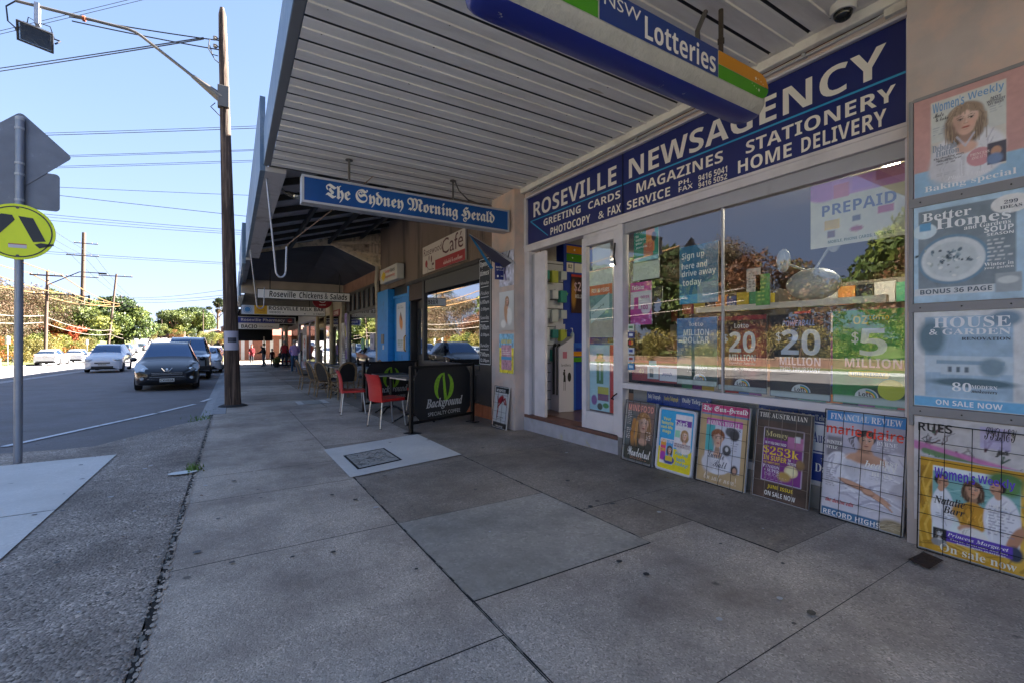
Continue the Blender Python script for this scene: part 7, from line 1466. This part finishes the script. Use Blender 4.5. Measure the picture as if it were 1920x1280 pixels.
for i, (k, m_, xx, yy, lb, aw) in enumerate((('fourwd', pgrey, -15.2, 97, 'dark four-wheel drive parked beyond the white hatchbacks', True), ('hatch', pblue, -15.0, 88, 'dark blue car parked beyond the white hatchbacks', True), ('hatch', pwhite, -15.6, 108, 'small white car behind the dark four-wheel drive', True), ('hatch', pgrey, -15.9, 118, 'grey car near the foot of the hill', True), ('fourwd', pgrey, -8.0, 112, 'grey four-wheel drive coming down the hill', False), ('hatch', psilver, -9.2, 124, 'silver car coming down the hill', False), ('hatch', pblue, -11.5, 168, 'dark blue car high on the distant hill', False), ('hatch', pwhite, -12.8, 180, 'white car high on the distant hill', False), ('hatch', pgrey, -2.2, 92, 'dark car parked far along the near kerb', False))): car(lb, k, m_, xx+0*shift(yy), yy, 0, aw, group='cars far down the road', fine=3)
bw_ = T('bicycle_wheel', 'bicycle wheel sticking out behind the car at the left edge', 'bicycle wheel', (-13.7, 46.7, zg(46)))
b = MB()
for r_, tk in ((.33, .025),): b.tube([(-13.75+r_*math.cos(R(a)), 46.7+r_*.4*math.sin(R(a)), zg(46)+.6+r_*math.sin(R(a))) for a in range(0, 361, 20)], tk, tyre, 6)
b.build('tyre', bw_)

# ------------------------------------------------------------------ trees, shrubs
def leaves(blobs, n, size, pal, seed=1, droop=0, shell=.55):
    """leaf quads spread through ellipsoid clumps; one mesh"""
    g = np.random.default_rng(seed); B = np.array(blobs, float)
    w = (B[:, 3]*B[:, 4]*B[:, 5])**.66; k = g.choice(len(B), n, p=w/w.sum())
    d = g.normal(size=(n, 3)); d /= np.linalg.norm(d, axis=1)[:, None]
    rr = shell+(1-shell)*g.random(n)**.7; rr = np.where(g.random(n) < .25, g.random(n)**.5, rr)
    jit = 1+.22*np.sin(d[:, 0]*7+k)*np.cos(d[:, 1]*6+k*2)*np.sin(d[:, 2]*5)
    P = B[k, :3]+d*B[k, 3:6]*(rr*jit)[:, None]
    nrm = d+g.normal(size=(n, 3))*.7; nrm /= np.linalg.norm(nrm, axis=1)[:, None]
    a = np.cross(nrm, g.normal(size=(n, 3))); a /= np.linalg.norm(a, axis=1)[:, None]; c = np.cross(nrm, a)
    s = size*g.uniform(.6, 1.4, n)[:, None]; a, c = a*s, c*s*.6
    V = np.stack([P-a, P-c*.9, P+a, P+c*.9], 1).reshape(-1, 3)
    pal = np.array([hx(p) for p in pal]); ck2 = g.random(len(B)); t = np.clip(ck2[k]*.6+g.random(n)*.5, 0, .999)*(len(pal)-1)
    i = t.astype(int); C = pal[i]*(1-(t-i))[:, None]+pal[np.minimum(i+1, len(pal)-1)]*(t-i)[:, None]; C = C*g.uniform(.32, .72, n)[:, None]
    me = bpy.data.meshes.new('crown'); me.vertices.add(4*n); me.vertices.foreach_set('co', V.ravel()); me.loops.add(4*n); me.loops.foreach_set('vertex_index', np.arange(4*n)); me.polygons.add(n); me.polygons.foreach_set('loop_start', np.arange(0, 4*n, 4)); me.polygons.foreach_set('loop_total', np.full(n, 4))
    at = me.color_attributes.new('Col', 'FLOAT_COLOR', 'POINT'); at.data.foreach_set('color', np.concatenate([np.repeat(C, 4, 0), np.ones((4*n, 1))], 1).astype(np.float32).ravel())
    me.materials.append(LEAF); me.update(); me.validate(); return me
bark = mat('bark', '#5a4636', .95, var=.3, vscale=4, bump=.6, bscale=12)
def clumps(n, R_, H, z0, seed, sz=(.22, .42), flat=.7):
    g = random.Random(seed); o = []
    for i in range(n):
        a = g.uniform(0, 6.283); u = g.random()**.5; zz = g.uniform(-1, 1); q = math.sqrt(max(0, 1-zz*zz))
        o.append((R_*.72*u*q*math.cos(a)*1.2, R_*.72*u*q*math.sin(a)*1.2, z0+H/2+zz*H*.4, R_*g.uniform(*sz), R_*g.uniform(*sz), R_*g.uniform(*sz)*flat))
    return o
def tree(name, label, R_, H, z0, n, size, pal, seed, ncl=16, trunk_r=.25, sz=(.22, .42), shell=.55):
    t = T(name, label, 'tree', (0, 0, 0)); B = clumps(ncl, R_, H, z0, seed, sz); g = random.Random(seed)
    b = MB().tube([(0, 0, -.5), (.05, 0, z0*.6), (.1, .1, z0+H*.35)], [trunk_r*1.2, trunk_r, trunk_r*.5], bark, 9)
    for q in B[:12]: s_ = g.uniform(.4, 1.0)*z0+.2*H*g.random(); b.tube([(0, 0, s_), (q[0]*.5, q[1]*.5, (s_+q[2])/2+.3), (q[0]*.92, q[1]*.92, q[2])], [trunk_r*.45, trunk_r*.25, trunk_r*.1], bark, 6)
    b.build('trunk', t, smooth=True)
    me = leaves(B, n, size, pal, seed, shell=shell); o = bpy.data.objects.new('crown', me); COL.objects.link(o); o.parent = t
    return t
def put(t, x, y, s=1, rz=0, dz=0, sz=None):
    t.location = (x+shift(y), y, zg(y)+far_rise(x)+dz if x < 0 else zg(y)+dz); t.scale = (s, s, s*(sz or 1)); t.rotation_euler = (0, 0, rz); return t
gA = ['#2f3a1c', '#46552a', '#66743a', '#8b9447', '#a5a552']; gB = ['#1f2c18', '#33452a', '#4a6033', '#6a7d42']; gR = ['#6b2f1e', '#9a4428', '#c05a30', '#8a6a34', '#5f6a2c']
gBr = ['#4a3a2c', '#6b5340', '#8a6c54', '#7a7050', '#5f5c3a']; gO = ['#4c4b26', '#77733a', '#9c8f4c', '#b7a45c']
TG = 'trees across the road'
t1_ = tree('leafy_tree', 'large round dark green tree at the bend of the road', 6.4, 8.5, 1.6, 15000, .26, gB+['#8f9a4c'], 3, 26, .5); put(t1_, -17.5, 122, 1.05, .3)
t2_ = tree('leafy_tree', 'sunlit yellow-green tree left of the big dark tree', 5, 6.5, 1.5, 11000, .22, gA, 5, 20, .35); put(t2_, -21, 103, 1, 1, -.3)
t3_ = tree('bare_autumn_tree', 'rusty pink-brown autumn tree behind the far lamp pole', 6.2, 7.5, 1.2, 26000, .085, gBr, 7, 26, .35, (.2, .45), .1); put(t3_, -25, 78, 1.12, 0)
t4_ = tree('autumn_tree', 'orange and red autumn tree between the brown tree and green trees', 3.4, 5, 1.0, 8000, .15, gR, 9, 14, .22); put(t4_, -20.2, 90, .9, 0)
t5_ = tree('autumn_tree', 'russet and olive tree across the road beside the hedge', 3.2, 4.2, .9, 12000, .09, ['#5a3c2a', '#7d5238', '#8f6244', '#6f6a3c', '#86804a'], 29, 20); put(t5_, -22.5, 58, 1, 0)
def cpy(t, label, x, y, s, rz, dz=0, sz=None): c = dup(t, None, rz, label, group=TG); return put(c, x, y, s, rz, dz, sz)
cpy(t3_, 'second rusty brown autumn tree at the left edge', -24, 66, .95, 2.2)
cpy(t3_, 'rusty brown autumn tree right of the far lamp pole', -24.5, 91, 1.05, 2.5); cpy(t2_, 'olive green tree behind the autumn trees', -29, 104, 1.25, 2.5); cpy(t1_, 'dark green tree mass behind the sunlit tree', -27, 118, .95, 2); cpy(t1_, 'dark green tree low behind the grass slope', -27, 140, 1.0, 4); cpy(t2_, 'yellow-green tree beside the big round dark tree', -19, 132, 1.15, 4.4, 0, 1.05)
cpy(t1_, 'distant dark green tree left of the far road', -19, 268, 1.7, 1, -1); cpy(t1_, 'distant dark green tree just right of the far road', 5, 245, 1.25, 2.2); cpy(t2_, 'distant yellow-green tree right of the far road', -2, 225, 1.4, 3); cpy(t1_, 'wide distant green tree behind the slim street light', 11, 255, 1.3, .5); cpy(t2_, 'distant round tree in front of the orange roof', -8, 215, .7, .5); cpy(t2_, 'distant pale green tree left of the orange roof', -15, 300, 1.9, 2.7)
gum = tree('gum_tree', 'tall sparse gum tree beyond the timber pole', 5, 6, 8, 3800, .3, ['#33402c', '#4a583c', '#6a7352'], 13, 14, .35, (.14, .26)); put(gum, 14, 235, 1.2, 0)
# trees facing the shops, seen mirrored in the glass
refl = [(t3_, -23, 4, .75), (t1_, -28, 10, .72), (t5_, -21.5, 8, 1.0), (t3_, -22.5, 19, .8), (t1_, -26, 27, .8), (t5_, -21.5, 16, 1.1), (t2_, -22, 33, .9), (t3_, -22, 44, .85), (t2_, -24, 53, .95), (t1_, -27, 38, .8), (t5_, -21, 50, 1.0), (t2_, -21, -4, .9), (t1_, -26, -14, .9)]
for i, (tt, x, y, s) in enumerate(refl): cpy(tt, ['brown tree', 'dark tree', 'russet tree', 'brown tree', 'dark tree', 'russet tree', 'olive tree', 'brown tree', 'olive tree', 'dark tree', 'russet tree', 'olive tree', 'dark tree'][i]+' across the road opposite the shops, %s' % ['opposite the near window', 'behind the opposite russet tree', 'low opposite the near window', 'opposite the shop door', 'behind the opposite brown trees', 'low opposite the shop door', 'opposite the cafe', 'opposite the milk bar', 'opposite the pharmacy', 'set back opposite the cafe', 'low opposite the pharmacy', 'opposite the rendered pillar', 'beyond the rendered pillar'][i], x, y, s*1.12, i*1.3)
# hedge shrubs along the far footpath, each a thing
def shrub(label, pal, seed, n=3800, size=.07):
    t = T('garden_shrub', label, 'shrub', (0, 0, 0)); g = random.Random(seed)
    B = [(g.uniform(-1.1, 1.1), g.uniform(-1.2, 1.2), g.uniform(.4, 2.3), g.uniform(.5, .8), g.uniform(.5, .8), g.uniform(.4, .7)) for _ in range(13)]
    b = MB()
    for q in B[:7]: b.tube([(0, 0, -.2), (q[0]*.5, q[1]*.5, q[2]*.5), (q[0], q[1], q[2])], [.06, .04, .015], bark, 5)
    b.build('stem', t); me = leaves(B, n, size, pal, seed); o = bpy.data.objects.new('foliage', me); COL.objects.link(o); o.parent = t; return t
shr = [shrub('yellow-green shrub in the far hedge, first of its row', gA+['#b8b04a'], 21), shrub('orange-flowering shrub in the far hedge, first of its row', ['#3f4a22', '#5f6a2c', '#8a8a3c', '#c05a30', '#5b6a2e'], 22), shrub('olive brown shrub in the far hedge, first of its row', gO+['#8a6a58'], 23)]
r = random.Random(6); k = 0; y = -6
while y < 100:
    s_ = r.uniform(.8, 1.25)*(1 if y > 40 else .8); x = -19.6+r.uniform(-.5, .5)
    o = shr[k % 3] if k < 3 else dup(shr[(k*7+int(y)) % 3], group='shrubs of the hedge across the road', label=['yellow-green', 'orange-flowering', 'olive brown'][(k*7+int(y)) % 3]+' hedge shrub across the road among its neighbours')
    if k < 3: o['group'] = 'shrubs of the hedge across the road'; o['label'] = ['yellow-green', 'orange-flowering', 'olive brown'][k]+' hedge shrub across the road among its neighbours'
    put(o, x, y, s_, r.uniform(0, 6)); y += 2.3*s_; k += 1
ORD = 'first second third fourth fifth sixth seventh eighth ninth tenth eleventh twelfth thirteenth fourteenth fifteenth sixteenth seventeenth eighteenth nineteenth twentieth twenty-first twenty-second twenty-third twenty-fourth'.split()
_h = {}
for o in sorted([o for o in bpy.data.objects if o.get('group') == 'shrubs of the hedge across the road'], key=lambda o: -o.location.y):
    c = o['label'].split(' hedge')[0]; n = _h.get(c, 0); _h[c] = n+1; o['label'] = '%s hedge shrub across the road, %s of its colour from the far end' % (c, ORD[min(n, 23)])
# low brick wall before the hedge
lw = T('low_brick_wall', 'low sunlit brick garden wall across the road below the hedge', 'wall', (-18.6, 25, zg(25)))
b = MB()
for a in range(-10, 56, 6): b.box(-18.7, a, zg(a)-.4, -18.5, a+6, zg(a+3)+.45, mat('wall_brick', '#664c3e', .9, var=.25, vscale=6)).box(-18.74, a, zg(a+3)+.452, -18.46, a+6, zg(a+3)+.52, mat('wall_cap', '#73604f', .9, var=.15))
b.build('wall', lw)
# palm
pm = T('palm_tree', 'tall palm with drooping fronds behind the crossing sign', 'tree', (0, 0, 0)); MB().tube([(0, 0, -.5), (.1, 0, 5), (0, 0, 9.8)], [.3, .24, .2], bark, 10).build('trunk', pm, smooth=True)
g_ = np.random.default_rng(3); V, F_, C_ = [], [], []
for q in range(46):
    az = g_.uniform(0, 6.283); el = g_.uniform(-.2, 1.3); L = g_.uniform(2.4, 3.3); d = np.array([math.cos(az), math.sin(az)]); side = np.array([-d[1], d[0], 0]); col = np.array(hx(['#3d4a26', '#56632f', '#7a7f3f', '#8a7a44'][q % 4]))
    for s_ in range(22):
        u = s_/21; rr = L*u*math.cos(el*.6); zz = 9.9+math.sin(el)*L*u-1.6*u*u*L*.45; base = np.array([d[0]*rr, d[1]*rr, zz]); ln = .62*math.sin(math.pi*min(.95, u+.1))+.1
        for sg in (-1, 1):
            tip = base+side*sg*ln+np.array([d[0]*.25, d[1]*.25, -.3*ln]); w_ = np.array([d[0], d[1], 0])*.05; i0 = len(V); V += [base-w_, base+w_, tip]; F_.append((i0, i0+1, i0+2)); C_ += [col*g_.uniform(.4, .9)]*3
me = bpy.data.meshes.new('crown'); me.from_pydata([tuple(v) for v in V], [], F_); at = me.color_attributes.new('Col', 'FLOAT_COLOR', 'POINT'); at.data.foreach_set('color', np.concatenate([np.array(C_), np.ones((len(V), 1))], 1).astype(np.float32).ravel()); me.materials.append(LEAF); o = bpy.data.objects.new('crown', me); COL.objects.link(o); o.parent = pm; put(pm, -29.5, 88, 1.12, 0)
# low shrubs by the distant houses
for i, (x, y) in enumerate(((-1, 140), (2, 150), (-13, 190), (0, 158), (-5, 200), (4, 120), (-2, 175))): c = dup(shr[i % 3], group='low shrubs by the distant road', label='low roadside shrub by the distant houses, %s from the left' % ['fifth', 'sixth', 'first', 'fourth', 'third', 'rightmost, nearest,', 'second'][i]); put(c, x, y, 1.3, i)

# ------------------------------------------------------------------ people
def person(name_label, x, y, rz, H, cols, pose, hair, extra=None):
    """one continuous skinned body; local: faces -y, feet at z=0"""
    k = H/1.7; J = {'pel': (0, 0, .95), 'sp': (0, .01, 1.12), 'ch': (0, .015, 1.32), 'nk': (0, .01, 1.47), 'hd': (0, -.01, 1.56), 'cr': (0, 0, 1.64)}
    rad = {'pel': .15, 'sp': .145, 'ch': .15, 'nk': .055, 'hd': .085, 'cr': .075}; E_ = [('pel', 'sp'), ('sp', 'ch'), ('ch', 'nk'), ('nk', 'hd'), ('hd', 'cr')]
    ll, lr, al, ar = pose['ll'], pose['lr'], pose['al'], pose['ar']
    for s_, L in (('L', ll), ('R', lr)):
        sx = -1 if s_ == 'L' else 1
        J['hip'+s_] = (sx*.09, 0, .9); J['kn'+s_] = (sx*.1, -.05+L*.2, .5); J['an'+s_] = (sx*.1, L*.42+(.06 if L > 0 else 0), .09+(.06 if L > .2 else 0)); J['to'+s_] = (sx*.11, L*.42-.16+(.06 if L > 0 else 0), .035)
        rad.update({'hip'+s_: .105, 'kn'+s_: .068, 'an'+s_: .05, 'to'+s_: .038}); E_ += [('pel', 'hip'+s_), ('hip'+s_, 'kn'+s_), ('kn'+s_, 'an'+s_), ('an'+s_, 'to'+s_)]
    for s_, A_ in (('L', al), ('R', ar)):
        sx = -1 if s_ == 'L' else 1
        J['sh'+s_] = (sx*.175, .01, 1.4); J['el'+s_] = (sx*.23, A_[0]*.15, 1.13); J['wr'+s_] = (sx*(.23-A_[2]*.1), A_[1]*.28+A_[0]*.15, .9+A_[2]*.25); w_ = Vector(J['wr'+s_]); e_ = Vector(J['el'+s_]); d = (w_-e_).normalized(); J['pa'+s_] = tuple(w_+d*.07)
        rad.update({'sh'+s_: .06, 'el'+s_: .045, 'wr'+s_: .03, 'pa'+s_: .032}); E_ += [('ch', 'sh'+s_), ('sh'+s_, 'el'+s_), ('el'+s_, 'wr'+s_), ('wr'+s_, 'pa'+s_)]
        sd = Vector((0, 1, 0))
        for q in range(5):
            n_ = 'f%d%s' % (q, s_); J[n_] = tuple(w_+d*(.155 if q else .1)+sd*((q-2.5)*.02 if q else -.05)); rad[n_] = .009; E_.append(('pa'+s_, n_))
    for n_, v in pose.get('mv', {}).items(): J[n_] = tuple(Vector(J[n_])+Vector(v))
    keys = list(J); me = bpy.data.meshes.new('b'); me.from_pydata([tuple(Vector(J[q])*k) for q in keys], [(keys.index(a), keys.index(b_)) for a, b_ in E_], [])
    o = bpy.data.objects.new('b', me); COL.objects.link(o); sk = o.modifiers.new('s', 'SKIN'); sk.branch_smoothing = .4
    for i, q in enumerate(keys): me.skin_vertices[0].data[i].radius = (rad[q]*k*pose.get('fat', 1)**(1 if q in ('pel', 'sp', 'ch', 'hipL', 'hipR') else 0),)*2
    me.skin_vertices[0].data[0].use_root = True; sb_ = o.modifiers.new('d', 'SUBSURF'); sb_.levels = 2; sb_.render_levels = 2
    ev = o.evaluated_get(bpy.context.evaluated_depsgraph_get()); m2 = bpy.data.meshes.new_from_object(ev); bpy.data.objects.remove(o)
    m2.shade_smooth(); mats = cols['m']; [m2.materials.append(q) for q in mats]
    for p in m2.polygons: p.material_index = cols['f'](p.center/k)
    t = T('person', name_label, 'person', (0, 0, 0)); bo = bpy.data.objects.new('body', m2); COL.objects.link(bo); bo.parent = t
    hb_ = MB().blob((0, .015*k, 1.66*k), (.092*k, .105*k, .1*k), hair, 14, 10)
    if pose.get('long'): hb_.blob((0, .04*k, 1.56*k), (.1*k, .07*k, .14*k), hair, 12, 8)
    hb_.build('hair', t, smooth=60)
    fz = (1.61*k); b = MB().blob((0, -.094*k, 1.585*k), (.012*k, .016*k, .02*k), mats[0], 8, 6)
    for sx in (-1, 1): b.blob((sx*.032*k, -.085*k, 1.61*k), (.012*k, .008*k, .007*k), ink('#221c1a'), 8, 6).blob((sx*.088*k, 0, 1.59*k), (.012*k, .02*k, .03*k), mats[0], 8, 6)
    b.blob((0, -.086*k, 1.54*k), (.024*k, .008*k, .006*k), ink('#8a4a44'), 8, 6).build('face', t, smooth=60)
    if extra: extra(t, k)
    t.location = (x, y, zg(y)); t.rotation_euler = (0, 0, rz); return t
sk_ = mat('skin', '#c4937a', .6); grh = mat('grey_hair', '#a8a39c', .8); drk = mat('dark_hair', '#2a211d', .7)
def outfit(top, bot, shoe, coat=None, sleeve=True):
    def f(c):
        if c.z > 1.46: return 0
        if c.z < .1: return 3
        arm = abs(c.x) > .19 and c.z < 1.36
        if arm and c.z < (.93): return 0
        if c.z > (coat or .96) or arm: return 1
        return 2
    return dict(m=[sk_, top, bot, shoe], f=f)
st_ = dict(ll=.0, lr=.0, al=(0, 0, 0), ar=(0, 0, 0))
person('woman in a lilac jumper and blue jeans walking away along the path', 2.72, 25.6, R(180), 1.66, outfit(mat('lilac_knit', '#b99cd8', .9), mat('blue_denim', '#31506e', .9, var=.15, vscale=20), ink('#b8b4ae'), .93), dict(ll=.35, lr=-.25, al=(-.4, -.6, .5), ar=(.2, -.5, .5), fat=1.12), grh)
person('woman in a dark red coat walking toward the camera at the far end', 1.45, 45.5, R(0), 1.62, outfit(mat('red_coat', '#7c1f2a', .9), mat('black_trousers', '#1b1b20', .9), blk, .72), dict(ll=.15, lr=-.2, al=(-.2, -.5, .4), ar=(-.2, -.4, .3), fat=1.1, long=1), mat('auburn', '#5a2f24', .8))
def bag(t, k): MB().blob((-.3*k, .12*k, 1.1*k), (.14*k, .16*k, .22*k), mat('white_bag', '#a9a8c4', .8), 12, 8).build('bag', t, smooth=60)
person('person in black top and grey trousers carrying a pale bag, bending forward by the stall', 1.95, 37.2, R(-70), 1.62, outfit(mat('black_top', '#15151a', .9), mat('grey_trousers', '#4a4a50', .9), blk), dict(ll=.3, lr=-.2, al=(-.8, -.9, .5), ar=(-.8, -.8, .6), mv={'nk': (0, -.12, -.03), 'hd': (0, -.2, -.06), 'cr': (0, -.22, -.07), 'ch': (0, -.06, -.01)}), drk, bag)
person('person in a red jacket half hidden behind the woman in the lilac jumper', 3.0, 34, R(170), 1.75, outfit(mat('red_jacket', '#a02a35', .9), mat('dark_jeans', '#232a38', .9), ink('#9a9a9a')), dict(ll=-.15, lr=.2, al=(-.2, -.4, .3), ar=(0, -.3, .3)), grh)
person('seated person in dark clothes low beside the flower stall', 2.55, 38.2, R(20), 1.25, outfit(mat('maroon_top', '#4a2228', .9), mat('black_trousers'), blk), st_, drk)
# flower stall
fs = T('flower_stall', 'low dark trolley stall with a red tray and boxes beside the path', 'stall', (3.1, 36, zg(36)))
z = zg(36); MB().box(2.75, 35.4, z+.62, 3.7, 36.8, z+.7, mat('stall_wood', '#8d8475', .7)).box(2.8, 35.5, z+.08, 3.65, 36.7, z+.18, pk).build('table', fs)
for x in (2.8, 3.62):
    for y in (35.5, 36.7): MB().tube([(x, y, z), (x, y, z+.65)], .025, pk).build('leg', fs)
MB().box(2.76, 35.35, z+.36, 3.5, 35.9, z+.46, mat('red_tray', '#a62c28', .5)).build('tray', fs)
for i in range(8):
    x, y = 2.85+.1*i, 35.6+.14*(i % 3); tag(MB().blob((x, y, z+.82+.1*(i % 3)), (.13, .14, .15), mat('black_bag', '#19191c', .5), 10, 7).build('black_bag', smooth=60), 'black bag heaped on the trolley stall, %s from the left' % ['leftmost', 'second', 'third', 'fourth', 'fifth', 'sixth', 'seventh', 'rightmost'][i], 'bag', 'black bags heaped on the stall')
pt = T('potted_plant', 'black pot with yellow-green leaves standing in front of the trolley stall', 'plant', (2.6, 35.2, z)); MB().lathe([(.13, 0), (.18, .3), (.17, .3)], (2.6, 35.2, zg(35.2)), pk, 16).build('pot', pt)
me = leaves([(0, 0, .45, .25, .25, .22), (.1, .05, .6, .15, .15, .15)], 500, .06, ['#7c8c2c', '#a8b03c', '#c9c84a', '#b8b8c4'], 3); o = bpy.data.objects.new('leaves', me); COL.objects.link(o); o.parent = pt
# small street clutter
tag(MB().box(3.2, 27.5, zg(27.5), 3.26, 28.2, zg(27.5)+1.1, ink('#a9a6a2')).tube([(3.23, 27.6, zg(27)), (3.23, 27.6, zg(27)+1.2)], .02, pk).build('display_board'), 'small display board standing outside the pharmacy', 'board')
SC.cycles.use_denoising = True
